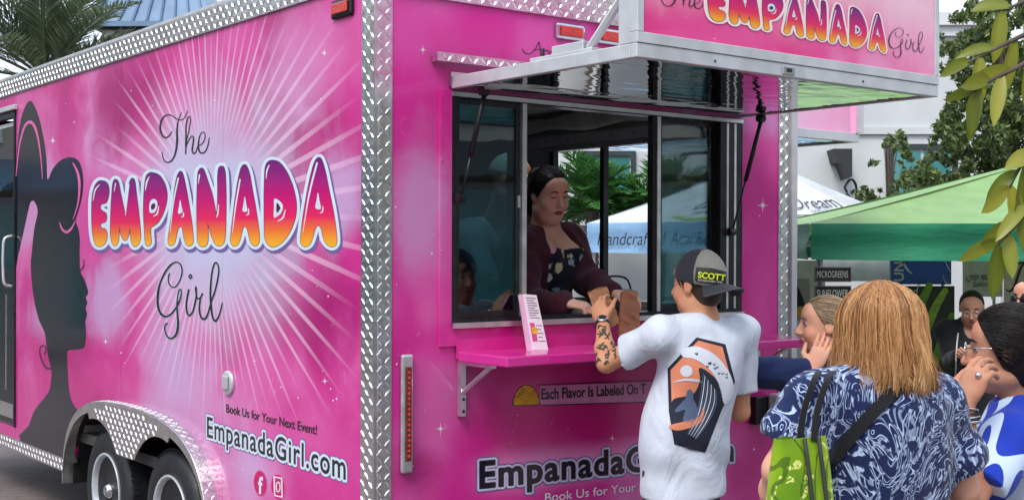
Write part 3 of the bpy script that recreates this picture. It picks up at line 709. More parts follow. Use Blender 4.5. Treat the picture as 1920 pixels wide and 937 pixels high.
for i in range(10):
    an = 2*math.pi*i/10
    for b in bs: cl.v.append((W-0.13+(0.055+0.02*math.sin(b*9))*math.cos(an), b, 2.535+(0.05+0.014*math.sin(b*9+1))*math.sin(an)))
nb = len(bs); cl.f = [(i*nb+k, i*nb+k+1, ((i+1) % 10)*nb+k+1, ((i+1) % 10)*nb+k) for i in range(10) for k in range(nb-1)]
cl.build('rolled_screen', plain('grey_green_vinyl', (0.46, 0.52, 0.44, 1), 0.5, var=0.2), TR, True, world=False)
# inside counter under the serving window and far counter
ct = tb('counter', (0.5, 0.07, 1.30), (2.1, 0.36, 1.345), MAT['steel_in'], c=0.006); tb('counter_front', (0.5, 0.33, 0.63), (2.1, 0.35, 1.299), MAT['steel_in'])
tb('far_counter', (W-0.55, 0.45, 1.30), (W-0.066, 2.3, 1.34), MAT['steel_in'], c=0.006); tb('far_cabinet', (W-0.53, 0.47, 0.63), (W-0.08, 2.28, 1.299), MAT['steel_in'])
# ---- raised hatch over the serving window
HB = -1.12; HA0, HA1 = OA0-0.005, OA1+0.005; HZ0, HZ1 = 2.412, 2.462
ha = MB().box((HA0+0.03, HB+0.035, HZ0+0.006), (HA1-0.03, -0.02, HZ0+0.012)).build('hatch_liner', MAT['mirror'], TR, world=False)
hs = tb('hatch_skin', (HA0+0.03, HB+0.035, HZ1-0.008), (HA1-0.03, -0.012, HZ1-0.002), MAT['alu_white'])
for nm, lo, hi in (('hatch_edge', (HA0, HB+0.035, HZ0), (HA0+0.03, -0.012, HZ1)), ('hatch_edge', (HA1-0.03, HB+0.035, HZ0), (HA1, -0.012, HZ1)), ('hatch_edge', (HA0, HB, HZ0), (HA1, HB+0.034, HZ1))):
    tb(nm, lo, hi, MAT['alu_white'], c=0.003)
lt = MB().box((1.12, HB-0.006, HZ0+0.008), (1.19, HB-0.0005, HZ0+0.04), 0.002).build('hatch_latch', MAT['hubcap'], TR, world=False)
tb('latch_slot', (1.143, HB-0.009, HZ0+0.017), (1.17, HB-0.0062, HZ0+0.031), MAT['black'], lt)
for a in (0.75, 1.62): MB().lathe((a, HB-0.0005, HZ0+0.022), (0, -1, 0), [(0.005, 0), (0.004, 0.003), (0, 0.004)], 8).build('rivet', MAT['dark_trim'], TR, world=False)
tb('hatch_hinge', (HA0, -0.0115, HZ0+0.012), (HA1, -0.0005, HZ1+0.02), MAT['alu'])
dp = plate('drip_rail', {'sheet': [((0.265, -0.05, 2.515), (2.25, -0.0005, 2.552))], 'lug': [(mrear(0.05), 0.28, 2.24, 2.519, 2.548, {'ln': 0.036, 'pitch': 0.033})]})
# sign board standing on the hatch's front edge
SZ0, SZ1 = HZ1+0.001, 3.22; SB = HB-0.004
sg = tb('hatch_sign', (HA0+0.03, SB+0.006, SZ0+0.038), (HA1-0.03, SB+0.03, SZ1-0.03), MAT['wrap_sign'])
for lo, hi in (((HA0, SB, SZ0), (HA1, SB+0.045, SZ0+0.0375)), ((HA0, SB, SZ1-0.03), (HA1, SB+0.045, SZ1)), ((HA0, SB, SZ0+0.038), (HA0+0.0295, SB+0.045, SZ1-0.0305)), ((HA1-0.0295, SB, SZ0+0.038), (HA1, SB+0.045, SZ1-0.0305))):
    tb('sign_frame', lo, hi, MAT['alu_white'], sg, c=0.002)
tb('sign_stay', (HA0+0.004, SB+0.046, SZ0+0.002), (HA0+0.026, SB+0.10, SZ1-0.1), MAT['alu_white'], sg)
br = MB().tube([(HA0+0.045, SB+0.08, HZ1+0.22), (HA0+0.045, SB+0.30, HZ1+0.02)], 0.016, 6).build('sign_brace', MAT['alu_white'], sg, world=False)
tb('hinge_plate', (HA0+0.02, SB+0.26, HZ1-0.001), (HA0+0.09, SB+0.62, HZ1+0.018), MAT['alu_white'], sg, c=0.003)
tb('hinge_plate', (HA0+0.03, SB+0.32, HZ1+0.0185), (HA0+0.07, SB+0.50, HZ1+0.05), MAT['alu_white'], sg, c=0.003)
for b in np.linspace(SB+0.30, SB+0.58, 4): MB().lathe((HA0+0.055, b, HZ1+0.0505), (0, 0, 1), [(0.008, -0.04), (0.007, 0.004), (0, 0.006)], 8).build('bolt', MAT['dark_trim'], sg, world=False)
br2 = MB().tube([(HA1-0.045, SB+0.08, HZ1+0.22), (HA1-0.045, SB+0.30, HZ1+0.02)], 0.016, 6).build('sign_brace', MAT['alu_white'], sg, world=False)
# gas struts
def strut(p, q, body=0.55):
    p, q = np.array(p), np.array(q); m_ = p+(q-p)*body
    o = MB().tube([p, m_], 0.011, 10).build('gas_strut', MAT['blackmetal'], TR, True, world=False)
    MB().tube([m_, q], 0.005, 8).build('strut_rod', MAT['blackmetal'], o, True, world=False)
    for c in (p, q): MB().lathe(c-np.array([0.02, 0, 0]), (1, 0, 0), [(0.004, -0.006), (0.02, -0.004), (0.02, 0.03), (0.004, 0.034)], 10).build('strut_mount', MAT['blackmetal'], o, world=False)
strut((2.115, -0.16, 2.395), (2.058, -0.022, 1.84)); strut((0.44, -0.14, 2.395), (0.40, -0.028, 1.96), 0.6)
MB().prism([(0.40, -0.20), (0.48, -0.20), (0.44, -0.12)], lambda x, y: (x, y, 2.40), lambda x, y: (x, y, 2.411)).build('strut_plate', MAT['alu_white'], TR, world=False)
# ---- folding shelf with brackets
ShZ = 1.325
sh = tb('serving_shelf', (0.39, -0.36, ShZ-0.042), (2.30, -0.022, ShZ), MAT['wrap_rear'], c=0.006)
tb('shelf_lip', (0.39, -0.0215, ShZ-0.03), (2.30, -0.0125, ShZ+0.05), MAT['wrap_rear'], sh)
for a in (0.415, 2.25):
    b_ = MB(); b_.box((a-0.012, -0.03, ShZ-0.27), (a+0.012, -0.0015, ShZ-0.043)); b_.tube([(a, -0.03, ShZ-0.17), (a, -0.22, ShZ-0.05)], 0.011, 6)
    b_.box((a-0.01, -0.24, ShZ-0.056), (a+0.01, -0.03, ShZ-0.0425)); b_.build('shelf_bracket', MAT['alu'], sh, world=False)
    for z in (ShZ-0.25, ShZ-0.2): MB().lathe((a, -0.03, z), (0, -1, 0), [(0.007, 0), (0.006, 0.004), (0, 0.005)], 8).build('bolt', MAT['dark_trim'], sh, world=False)
# ---- lamps
tl = MB(); tl.box((0.118, -0.022, 0.845), (0.172, -0.0005, 1.325), 0.009); tlo = tl.build('tail_light', MAT['alu'], TR, world=False)
tb('light_lens', (0.134, -0.030, 0.895), (0.160, -0.0225, 1.275), MAT['dark_red_lens'], tlo, c=0.004)
for k in range(17): MB().lathe((0.147, -0.0302, 0.915+k*0.021), (0, -1, 0), [(0.008, 0), (0.007, 0.002), (0, 0.003)], 8).build('light_diode', MAT['red_lens'], tlo, world=False)
for a, z in ((1.007, 2.716), (1.251, 2.72), (1.52, 2.72)):
    o = MB().box((a-0.085, -0.018, z-0.036), (a+0.085, -0.0005, z+0.036), 0.012).build('marker_light', MAT['hubcap'], TR, world=False)
    tb('marker_lens', (a-0.062, -0.028, z-0.022), (a+0.062, -0.0185, z+0.022), MAT['red_lens'], o, c=0.004)
o = MB().box((-0.018, 0.16, 2.70), (-0.0005, 0.33, 2.775), 0.012).build('marker_light', MAT['blackmetal'], TR, world=False)
tb('marker_lens', (-0.028, 0.182, 2.716), (-0.0185, 0.308, 2.76), MAT['red_lens'], o, c=0.004)
# ---- white plug cover on the side, dark latch and grey lock box on the rear
c = side1(430, 717); vo = MB().lathe((0, c[1], c[2]), (-1, 0, 0), [(0.06, 0), (0.058, 0.012), (0.05, 0.016), (0, 0.017)], 20).build('plug_cover', MAT['alu_white'], TR, True, world=False)
MB().box((-0.03, c[1]-0.03, c[2]-0.03), (-0.0175, c[1]+0.025, c[2]+0.035), 0.005).build('plug_lid', MAT['alu_white'], vo, world=False)
c = rear1(1437, 765); lk = tb('latch_bracket', (c[0]-0.13, -0.05, c[2]-0.07), (c[0]-0.012, -0.0005, c[2]+0.07), MAT['blackmetal'], c=0.005)
lb = tb('lock_box', (c[0]-0.05, -0.12, c[2]-0.085), (c[0]+0.045, -0.0505, c[2]+0.085), MAT['alu_white'], c=0.012); tb('lock_face', (c[0]-0.02, -0.126, c[2]-0.05), (c[0]+0.02, -0.1205, c[2]+0.05), MAT['dark_trim'], lb, c=0.002)
# ---- far-side hatch seen past the corner
FA1 = W+1.22
tb('far_hatch_liner', (W+0.02, FB0+0.0, 2.418), (FA1-0.035, FB1, 2.424), MAT['mirror']); tb('far_hatch_skin', (W+0.02, FB0, 2.455), (FA1-0.035, FB1, 2.46), MAT['alu_white'])
tb('far_hatch_edge', (W+0.008, FB0-0.03, 2.408), (FA1, FB0-0.0005, 2.462), MAT['alu_white'], c=0.003); tb('far_hatch_edge', (FA1-0.034, FB0, 2.408), (FA1, FB1+0.03, 2.462), MAT['alu_white'], c=0.003)
so_ = tb('far_hatch_sign', (FA1-0.03, FB0-0.03, 2.464), (FA1-0.005, FB1+0.03, 3.0), MAT['wrap_light']); tb('far_sign_frame', (FA1-0.035, FB0-0.06, 2.464), (FA1, FB0-0.0305, 3.0), MAT['alu_white'], so_)
tb('far_hatch_side', (W+0.05, FB0+0.005, 2.4625), (FA1-0.06, FB0+0.02, 2.78), MAT['wrap_light'])
# ---------------------------------------------------------------- lettering and logos printed on the wrap
def grad_mat():
    m, nt, b = newmat('bubble_letter_fade'); uv = nd(nt, 'TexCoord').outputs['UV']; s = nd(nt, 'SeparateXYZ', {0: uv})
    c = ramp(nt, s.outputs[1], [(0.02, S(112, 0, 112)), (0.22, S(158, 0, 118)), (0.45, S(206, 0, 112)), (0.66, S(232, 30, 92)), (0.80, S(240, 110, 50)), (0.97, S(250, 178, 34))])
    nt.links.new(c, b.inputs['Base Color']); b.inputs['Roughness'].default_value = 0.22; b.inputs['Coat Weight'].default_value = 0.3; return m
MAT['grad'] = grad_mat()
MAT['outline'] = plain('pale_outline_print', S(212, 226, 238), 0.3, var=0.05)
MAT['outline_sign'] = plain('cream_outline_print', S(250, 228, 226), 0.3, var=0.05)
MAT['dropink'] = plain('violet_drop_ink', S(120, 96, 160), 0.3, var=0.1)
MAT['inkpurple'] = plain('plum_print', S(70, 30, 70), 0.3)
MAT['pinkprint'] = plain('pink_print', S(228, 104, 170), 0.3)
MAT['hotpink'] = plain('hot_pink_print', S(206, 20, 108), 0.3)
MAT['yellow'] = plain('golden_print', S(226, 172, 40), 0.35, var=0.25, scale=30)
def c1(*p): return [(160+x/4.683, 280+y/4.683) for x, y in p]
def c2(*p): return [(400+x/4.683, 280+y/4.683) for x, y in p]
LET = [
 c1((140,275),(185,290),(208,340),(205,410),(185,465),(150,478),(133,490),(133,520),(150,540),(180,560),(188,600),(175,635),(140,650),(133,670),(145,690),(175,700),(192,740),(185,800),(150,845),(105,848),(75,800),(60,700),(55,560),(60,420),(80,330),(110,285)),
 c1((268,263),(292,290),(312,390),(335,500),(350,562),(362,500),(375,400),(385,300),(408,255),(435,280),(450,400),(470,560),(485,720),(482,800),(450,848),(420,845),(400,790),(393,690),(382,750),(365,790),(347,800),(325,780),(308,730),(300,670),(297,740),(290,810),(262,848),(235,820),(220,740),(222,600),(228,450),(238,320),(250,275)),
 c1((590,205),(650,228),(697,300),(718,390),(710,480),(680,570),(640,640),(595,675),(575,690),(575,760),(578,820),(552,848),(527,820),(518,700),(510,550),(515,380),(530,250),(555,212)),
 c1((835,193),(858,220),(885,340),(910,480),(935,640),(948,780),(940,830),(905,848),(875,810),(860,740),(850,690),(833,678),(815,700),(800,760),(785,820),(755,845),(730,830),(728,780),(745,660),(765,500),(785,340),(808,230)),
 [(377.8,315.2),(383,320),(390,340),(397,361),(401,378),(405.5,401),(407.5,385),(408,350),(408,330),(410,315),(415.4,311.6),(420.3,315.2),(423,333.4),(424,386.8),(422.4,442),(418,457),(409.6,461),(402,455),(395,438),(389.1,416.7),(390.6,440),(388.5,457),(380,462.6),(372,457),(369.7,440),(368.8,386.8),(370.3,333.4),(372.5,320)],
 c2((270,135),(295,150),(320,220),(345,360),(370,500),(395,660),(405,780),(395,830),(365,848),(330,820),(312,760),(298,700),(278,675),(258,700),(240,780),(215,835),(180,850),(155,820),(152,760),(170,600),(190,440),(215,280),(243,165)),
 c2((520,97),(580,115),(640,190),(690,300),(722,420),(730,520),(715,620),(670,730),(610,810),(540,855),(490,845),(455,790),(447,700),(445,500),(447,300),(455,160),(480,110)),
 c2((925,72),(955,100),(985,200),(1015,350),(1050,520),(1075,680),(1085,800),(1070,845),(1030,855),(985,820),(960,760),(948,700),(922,665),(895,700),(875,770),(850,830),(810,855),(775,835),(765,790),(780,640),(810,450),(845,270),(885,120))]
HOLE = [c1((600,435),(628,455),(632,500),(610,550),(570,557),(560,520),(568,460)), c1((832,443),(845,500),(852,550),(815,562),(822,500)), c2((275,413),(287,470),(297,542),(257,540),(265,480)),
        c2((535,436),(570,445),(605,480),(610,520),(590,565),(550,595),(530,592),(533,510)), c2((918,378),(932,450),(943,522),(897,515),(906,450))]
CORE = [c1((600,472),(614,490),(605,520),(580,527),(577,495)), c2((555,473),(575,485),(588,515),(575,540),(555,552))]
def cs1(pts, w): return (c1(*pts), [k/4.683 for k in w])
def cs2(pts, w): return (c2(*pts), [k/4.683 for k in w])
SHINE = [cs1([(125,310),(85,360),(68,450)], [3, 6, 2]), cs1([(265,300),(252,370)], [5, 2]), cs1([(562,240),(538,290),(527,362)], [3, 7, 2]), cs1([(815,255),(770,480),(745,730)], [7, 6, 2]), cs1([(1002,225),(992,300)], [6, 2]),
         cs2([(235,265),(195,500),(168,732)], [6, 6, 2]), cs2([(490,140),(470,190),(463,258)], [4, 6, 2]), cs2([(910,122),(840,400),(786,732)], [8, 7, 2]), cs1([(382,310),(365,450),(352,578)], [5, 5, 3]),
         cs1([(645,500),(630,565),(598,587)], [3, 6, 3]), cs1([(862,555),(860,585),(845,592)], [3, 6, 3]), cs2([(308,520),(308,565),(290,578)], [3, 6, 3]), cs2([(632,530),(610,600),(565,630)], [3, 7, 3]), cs2([(962,500),(958,545),(938,558)], [3, 6, 3]), cs2([(46,485),(40,560),(28,598)], [3, 6, 3])]
SH3 = [(x0/7.808, y0/7.808) for x0, y0 in ()]
def c3(pts, w): return ([(280+x/7.808, 200+y/7.808) for x, y in pts], [k/7.808 for k in w] if hasattr(w, '__len__') else w/7.808)
def c4(pts, w): return ([(280+x/5.856, 480+y/5.856) for x, y in pts], [k/5.856 for k in w] if hasattr(w, '__len__') else w/5.856)
THE = [c3([(325,365),(300,410),(270,440),(235,455),(195,430),(165,370),(157,310),(165,230),(195,170),(235,130),(290,120),(340,140),(385,170),(430,192),(480,190),(520,150),(545,100),(555,55)], [6,7,9,10,11,13,13,12,10,8,7,6,6,6,6,5,5,4]),
       c3([(470,85),(445,135),(425,190),(410,260),(403,360),(405,480),(395,600),(370,710),(330,780),(280,815),(230,800),(200,750),(185,690),(185,665)], [4,5,6,9,12,14,13,11,9,8,8,7,6,5]),
       c3([(530,690),(532,500),(535,300),(550,200),(575,145),(598,165),(595,240),(575,360),(550,460),(535,560)], [8,9,9,8,6,6,6,6,6,6]),
       c3([(535,600),(560,520),(600,450),(630,430),(645,470),(635,560),(625,640),(645,685),(680,660),(710,580),(760,550),(800,500),(815,430),(800,380),(770,375),(740,420),(720,510),(715,590),(735,660),(775,680),(820,650),(855,570),(875,455)], [5,6,6,7,9,10,10,9,7,6,6,6,6,6,6,7,9,11,11,9,8,7,5])]
GIRL = [c4([(220,190),(207,240),(215,300),(250,340),(295,325),(335,260),(358,180),(350,110),(320,72),(280,68),(225,105),(170,180),(120,290),(95,400),(90,500),(105,590),(145,650),(190,660),(240,630),(290,570),(330,490),(350,410),(345,365),(325,375),(312,430),(303,530),(308,640),(315,740),(300,840),(265,890),(220,900),(185,860),(168,800),(175,750),(195,735)], [7]*6+[8]*4+[10]*3+[13]*4+[10]*4+[7]*4+[9,11,13,13,11,10,9,8,8,8]),
        c4([(432,370),(415,450),(405,540),(415,620),(440,650),(475,610),(500,520),(515,430),(508,370),(510,338)], 10), c4([(512,345),(516,400),(522,455),(555,462),(582,410)], 9),
        c4([(560,465),(548,560),(560,650),(595,690),(630,660),(660,570),(685,480),(720,380),(750,250),(762,150),(745,82),(715,80),(688,170),(674,300),(670,450),(680,580),(695,670),(725,710),(760,660),(785,580),(800,510)], [9,10,11,12,10,9,9,9,9,8,8,8,9,10,11,12,11,11,9,8,6]),
        c4([(450,200),(465,222),(450,245),(435,222),(450,200)], 8)]
def logo(tf, omap, mode, base):
    """the bubble word and the two script words; tf maps side pixels to the plane's own input"""
    sz = 0.55 if mode == 'side' else 0.55
    for i, L in enumerate(LET):
        fn = poly_sdf(L); ys = [p[1] for p in L]
        if mode == 'side': decal('letter_shadow', (lambda f_: (lambda X, Y: f_(X-3, Y-5)))(fn), tf(omap(base)), MAT['dropink'], TR, off=7.6, res=1.0, box=(fn.box[0]+3, fn.box[1]+5, fn.box[2]+3, fn.box[3]+5), world=False)
        decal('letter_outline', fn, tf(omap(base+0.0012+0.0003*(i % 2))), MAT['outline' if mode == 'side' else 'outline_sign'], TR, off=6.6, res=sz*1.4, world=False)
        decal('letter_edge', fn, tf(omap(base+0.0018)), MAT['inkpurple'], TR, off=0.9, res=sz*1.3, world=False)
        decal('letter', fn, tf(omap(base+0.0024)), MAT['grad'], TR, res=sz, grad=(min(ys), max(ys)), world=False)
    for h in HOLE: decal('letter_counter', poly_sdf(h), tf(omap(base+0.003)), MAT['outline'], TR, res=sz, world=False)
    for h in CORE: decal('counter_core', poly_sdf(h), tf(omap(base+0.0036)), MAT['inkpurple'], TR, res=sz, world=False)
    for s_ in SHINE: decal('letter_shine', stroke_sdf(s_), tf(omap(base+0.003)), MAT['white'], TR, res=sz*0.8, world=False)
ident = lambda mp: mp
logo(ident, onside, 'side', 0.001)
fnT, fnG = stroke_sdf(*THE), stroke_sdf(*GIRL)
MAT['halo'] = plain('pale_halo_print', S(206, 204, 226), 0.3)
decal('script_word', fnT, onside(0.0022), MAT['blackprint'], TR, res=0.5, world=False)
decal('script_halo', fnG, onside(0.0012), MAT['halo'], TR, off=0.9, res=0.6, world=False); decal('script_word', fnG, onside(0.0022), MAT['blackprint'], TR, res=0.5, world=False)
# the woman's head in silhouette
SIL = [(56,189),(65,200),(74,225),(82,262),(87,300),(88.8,337),(98,318),(112,302),(128,295),(143,298),(152,312),(156,340),(153,372),(146,398),(142,414),(147,430),(149.5,450),(149,475),(150.5,508),(157,522),(163,538),(165,550),(160.5,557),(163.6,567),(160.5,577),(162.8,589),(159.5,603),(161,622),(159.5,645),(154.6,653),(140,655),(127,657),(125.6,668),(127,703),(131.3,743),(143.4,766),(158,778),(153,790),(144,815),(139,845),(138,868),(39,827),(53.8,797),(65,768),(89.6,736.7),(94.5,720),(96,694),(89,662.7),(84,624.6),(74,602),(65,568.6),(59.5,528),(57.5,492),(59,478),(64,430),(70.5,399),(67,382),(60.8,376),(55,385),(45,430),(33.6,480),(29,500),(29,400),(31,300),(36,240),(45,205)]
decal('silhouette', poly_sdf(SIL, smooth=3), onside(0.0012), MAT['blackgloss'], TR, res=0.8, world=False)
decal('silhouette_line', stroke_sdf(([(30,330),(36,275),(46,238),(57,229),(66,240),(73,268),(78,310),(79.5,335)], [0.8,1.3,2,2.8,2.2,1.6,1,0.5])), onside(0.0024), MAT['pinkprint'], TR, res=0.5, world=False)
decal('silhouette_line', stroke_sdf(([(137,306),(146,325),(149,350),(146,382),(137,411)], [1.2,2.2,2.2,1.4,0.5]), ([(111.5,417),(117,430),(125,435),(134,428),(141,414)], [0.6,1.8,2.4,1.8,0.5])), onside(0.0024), MAT['pinkprint'], TR, res=0.5, world=False)
decal('silhouette_curl', stroke_sdf(([(95,690),(86,689),(77,672),(74,655),(80,647),(86,654),(83,663)], [1.8,1.6,1.2,1,1,0.9,0.8]), ([(150,507),(156.5,500),(157,487)], [1,1,0.6])), onside(0.0018), MAT['blackprint'], TR, res=0.4, world=False)
# web address and small lines (built-in lettering)
def write(body, p0, p1, cap, mapfn, mat, name='lettering', parent=None, spacing=1.0, shear=0.0, offset=0.0, world=False, outline=None, squash=None):
    """p0, p1: photo pixels of the baseline; cap: pixel of the cap top above p0"""
    v, fs = text_segs(body, spacing, shear, offset); x0, x1 = v[:,0].min(), v[:,0].max()
    A, B, Cc = (mapfn[0](np.array([q[0]], float), np.array([q[1]], float))[0] for q in (p0, p1, cap))
    hv = Cc-A
    def m(off): 
        A, B, Cc = (mapfn[1](off)(np.array([q[0]], float), np.array([q[1]], float))[0] for q in (p0, p1, cap))
        return frame_map(A, B, Cc-A, 0.0, 0.729, x1-x0, x0)
    if outline:
        k = outline['scale']; fn = text_sdf(v, fs, k)
        for off, mt, lift in outline['layers']:
            Vv, Fc = field_mesh(fn, off, outline.get('res', 0.35)); mk(name+'_outline', m(lift)(Vv[:,0]/k, Vv[:,1]/k), Fc, mt, parent or TR, world=world)
    top = outline['top'] if outline else 0.002
    return props(mk(name, m(top)(v[:,0], v[:,1]), fs, mat, parent or TR, world=world), kind='stuff')
SM = (onside(0), onside); RM = (onrear(0), onrear)
write('Book Us for Your Next Event!', (424, 772), (594, 814), (424, 756), SM, MAT['blackprint'], offset=0.018, spacing=1.02)
OL = lambda: {'scale': 30.0, 'layers': [(3.3, MAT['dropink'], 0.001), (2.4, MAT['outline'], 0.0016), (0.0, MAT['blackprint'], 0.0022)], 'res': 0.4, 'top': 0.0026}
write('EmpanadaGirl.com', (388, 818), (648, 898), (388, 778), SM, MAT['blackprint'], spacing=1.10, offset=0.012, outline=OL())
for cx_, cy_, rx in ((488, 905, 11.5), (521, 912, 12.5)):
    el = [(cx_+rx*math.cos(t), cy_+rx*0.25*math.cos(t)*0.9+23*math.sin(t)) for t in np.linspace(0, 2*math.pi, 28, endpoint=False)]
    decal('social_badge_rim', poly_sdf(el), onside(0.001), MAT['pinkprint'], TR, off=1.2, res=0.6, world=False); decal('social_badge', poly_sdf(el), onside(0.0016), MAT['hotpink'], TR, res=0.5, world=False)
write('f', (484, 923), (493, 925), (484, 891), SM, MAT['white'], offset=0.03)
ig = [(514,893),(528,896),(529,931),(515,928)]
decal('badge_camera', stroke_sdf((ig+[ig[0]], 1.3), smooth=1), onside(0.0022), MAT['white'], TR, res=0.4, world=False)
decal('badge_camera', stroke_sdf(([(521.5+3.6*math.cos(t), 912+9*math.sin(t)) for t in np.linspace(0, 6.283, 14)], 1.0)), onside(0.0022), MAT['white'], TR, res=0.4, world=False)
# rear: notice strip, half-moon pastry, address
c = (985, 758)
pas = [(965,759)]+[(987+23*math.cos(t)*(1+0.05*(i % 2)), 757-34*math.sin(t)*(1+0.05*(i % 2))) for i, t in enumerate(np.linspace(math.pi, 0, 17))]+[(1010,757.5)]
decal('pastry_rim', poly_sdf(pas, smooth=2), onrear(0.001), MAT['blackprint'], TR, off=1.4, res=0.5, world=False); decal('pastry_print', poly_sdf(pas, smooth=2), onrear(0.0018), MAT['yellow'], TR, res=0.5, world=False)
write('TEO', (971, 748), (985, 730), (967, 744), RM, MAT['blackprint'], offset=0.01)
MAT['strip'] = plain('pale_strip_print', S(214, 140, 190), 0.3)
decal('notice_strip', poly_sdf([(1012,723),(1300,713),(1300,750),(1012,758)], smooth=1), onrear(0.001), MAT['strip'], TR, res=3, world=False)
decal('notice_line', stroke_sdf(([(1007,721),(1310,709)], 0.9), ([(1017,759),(1310,750)], 0.9), smooth=1), onrear(0.0018), MAT['blackprint'], TR, res=0.5, world=False)
write('Each Flavor Is Labeled On T', (1015, 748), (1211, 737), (1015, 727), RM, MAT['blackprint'], offset=0.022)
write('EmpanadaGirl.com', (900, 914), (1375, 863), (900, 862), RM, MAT['blackprint'], spacing=1.10, offset=0.012, outline={'scale': 30.0, 'layers': [(3.4, MAT['dropink'], 0.001), (2.3, MAT['halo'], 0.0016), (0.7, MAT['inkpurple'], 0.0022)], 'res': 0.35, 'top': 0.0028})
write('Book Us for Your Next Event!', (1022, 940), (1300, 906), (1022, 923), RM, MAT['white'], offset=0.006)
AR = [([(980,92),(984,99),(994,101),(1004,92),(1010,80),(1012,84),(1014,104)], 0.7), ([(1001,95),(1010,93),(1022,93)], 0.6), ([(1019,106),(1022,96),(1028,95),(1028,99)], 0.7), ([(1037,97),(1032,97),(1031,103),(1036,103),(1038,97),(1036,112),(1029,112)], 0.7),
      ([(1038,104),(1043,102),(1043,98),(1040,98),(1040,104),(1045,104)], 0.7), ([(1047,106),(1048,98),(1053,98),(1053,106)], 0.7), ([(1057,94),(1057,106),(1061,106)], 0.7), ([(1053,98),(1063,98)], 0.6), ([(1065,100),(1065,106),(1068,106)], 0.7)]
decal('script_word', stroke_sdf(*AR, smooth=4), onrear(0.002), MAT['blackprint'], TR, res=0.35, world=False)
# sparkles
MAT['sparkle'] = plain('sparkle_print', S(246, 222, 240), 0.3, var=0.03)
def star(x, y, r, mp, thin=0.10):
    pts = []
    for k in range(16):
        t = math.pi*k/8-math.pi/2; rr = r*thin if k % 2 else (r if k % 8 == 0 else (0.72*r if k % 4 == 0 else 0.38*r))
        pts.append((x+0.62*rr*math.cos(t) if mp is SM else x+rr*0.8*math.cos(t), y+rr*math.sin(t)))
    fn = poly_sdf(pts, smooth=1); decal('sparkle', fn, mp[1](0.0012), MAT['sparkle'], TR, res=max(0.35, r/30), world=False)
for x, y, r in ((99,264,18),(139,229,8),(123,195,5),(609,714,16),(631,747,10),(605,695,6),(198,640,14),(227,661,8),(234,680,6),(608,100,20),(437,870,5),(527,725,8),(559,745,8),(455,880,7)): star(x, y, r, SM)
for x, y, r in ((793,94,16),(826,803,20),(1148,821,12),(1430,385,22),(1424,405,7),(862,715,5)): star(x, y, r, RM)
rng = random.Random(4)
for k in range(46):
    if k < 26: x, y, mp = rng.uniform(170, 660), rng.uniform(120, 880), SM
    else: x, y, mp = rng.uniform(740, 830) if k % 2 else rng.uniform(860, 1440), rng.uniform(180, 900) if k % 2 else rng.uniform(680, 900), RM
    if mp is SM and (170 < x < 640 and 280 < y < 480): continue
    r = rng.uniform(0.7, 2.0); decal('fleck', poly_sdf([(x+r*0.7*math.cos(t), y+r*math.sin(t)) for t in np.linspace(0, 6.283, 8, endpoint=False)]), mp[1](0.001), MAT['sparkle'], TR, res=0.5, world=False)
# the hatch sign repeats the logo in one line, on its own board
sgp = on_plane(1, SB+0.0055)
def sgn(x, y): return sgp(np.array([x], float), np.array([y], float))[0]
b0, b1 = side1(171, 470)[1], side1(636, 470)[1]; a0, a1 = sgn(1325, 40)[0], sgn(1662, 100)[0]
zL, zR = sgn(1345, 44)[2], sgn(1650, 102)[2]; kx = (a1-a0)/(b0-b1)
def tf_sign(mp):
    o = mp.off
    def g(x, y):
        q = onside(0)(x, y); U = (b0-q[:,1])/(b0-b1); zb = np.interp(q[:,1], [b1, b0], [side1(620, 472)[2], side1(195, 467)[2]])
        a = a0+U*(a1-a0); z = zL+(zR-zL)*U-0.045*np.sin(np.clip(U, 0, 1)*math.pi)*0+(q[:,2]-zb)*kx*1.12
        return np.stack([a, np.full_like(a, SB+0.0055-o), z], 1)
    return g
class _O:
    def __init__(s, off): s.off = off
logo(tf_sign, _O, 'sign', 0.001)
def tf_word(src, dst, hs):
    """fit a script word: src pixel box on the side, dst pixel (left, right, bottom) on the sign"""
    sb0, sb1, sz = side1(src[0], src[3])[1], side1(src[2], src[3])[1], side1((src[0]+src[2])/2, src[3])[2]
    da0, da1, dz = sgn(dst[0], dst[2])[0], sgn(dst[1], dst[2])[0], sgn((dst[0]+dst[1])/2, dst[2])[2]; k = (da1-da0)/(sb0-sb1)*hs
    def g(x, y):
        q = onside(0)(x, y); U = (sb0-q[:,1])/(sb0-sb1); a = da0+U*(da1-da0)
        return np.stack([a, np.full_like(a, SB+0.0055-0.002), dz+(q[:,2]-sz)*k], 1)
    return g
MAT['scriptink'] = plain('plum_black_print', S(52, 14, 40), 0.3)
decal('script_word', fnT, tf_word((299, 207, 393, 306), (1235, 1319, 20), 1.15), MAT['scriptink'], TR, res=0.6, world=False)
decal('script_word', fnG, tf_word((292, 490, 418, 637), (1664, 1733, 110), 1.0), MAT['scriptink'], TR, off=-0.4, res=0.6, world=False)
GM = (lambda x, y: sgp(x, y), lambda off: on_plane(1, SB+0.0055-off))
for x, y, r in ((1257, 76, 16), (1340, 73, 6), (1452, 93, 3), (1745, 6, 5)):
    pts = []
    for k in range(16):
        t = math.pi*k/8-math.pi/2; rr = r*0.1 if k % 2 else (r if k % 4 == 0 else 0.4*r); pts.append((x+rr*0.6*math.cos(t), y+rr*math.sin(t)))
    decal('sparkle', poly_sdf(pts, smooth=1), GM[1](0.0012), MAT['sparkle'], TR, res=0.5, world=False)
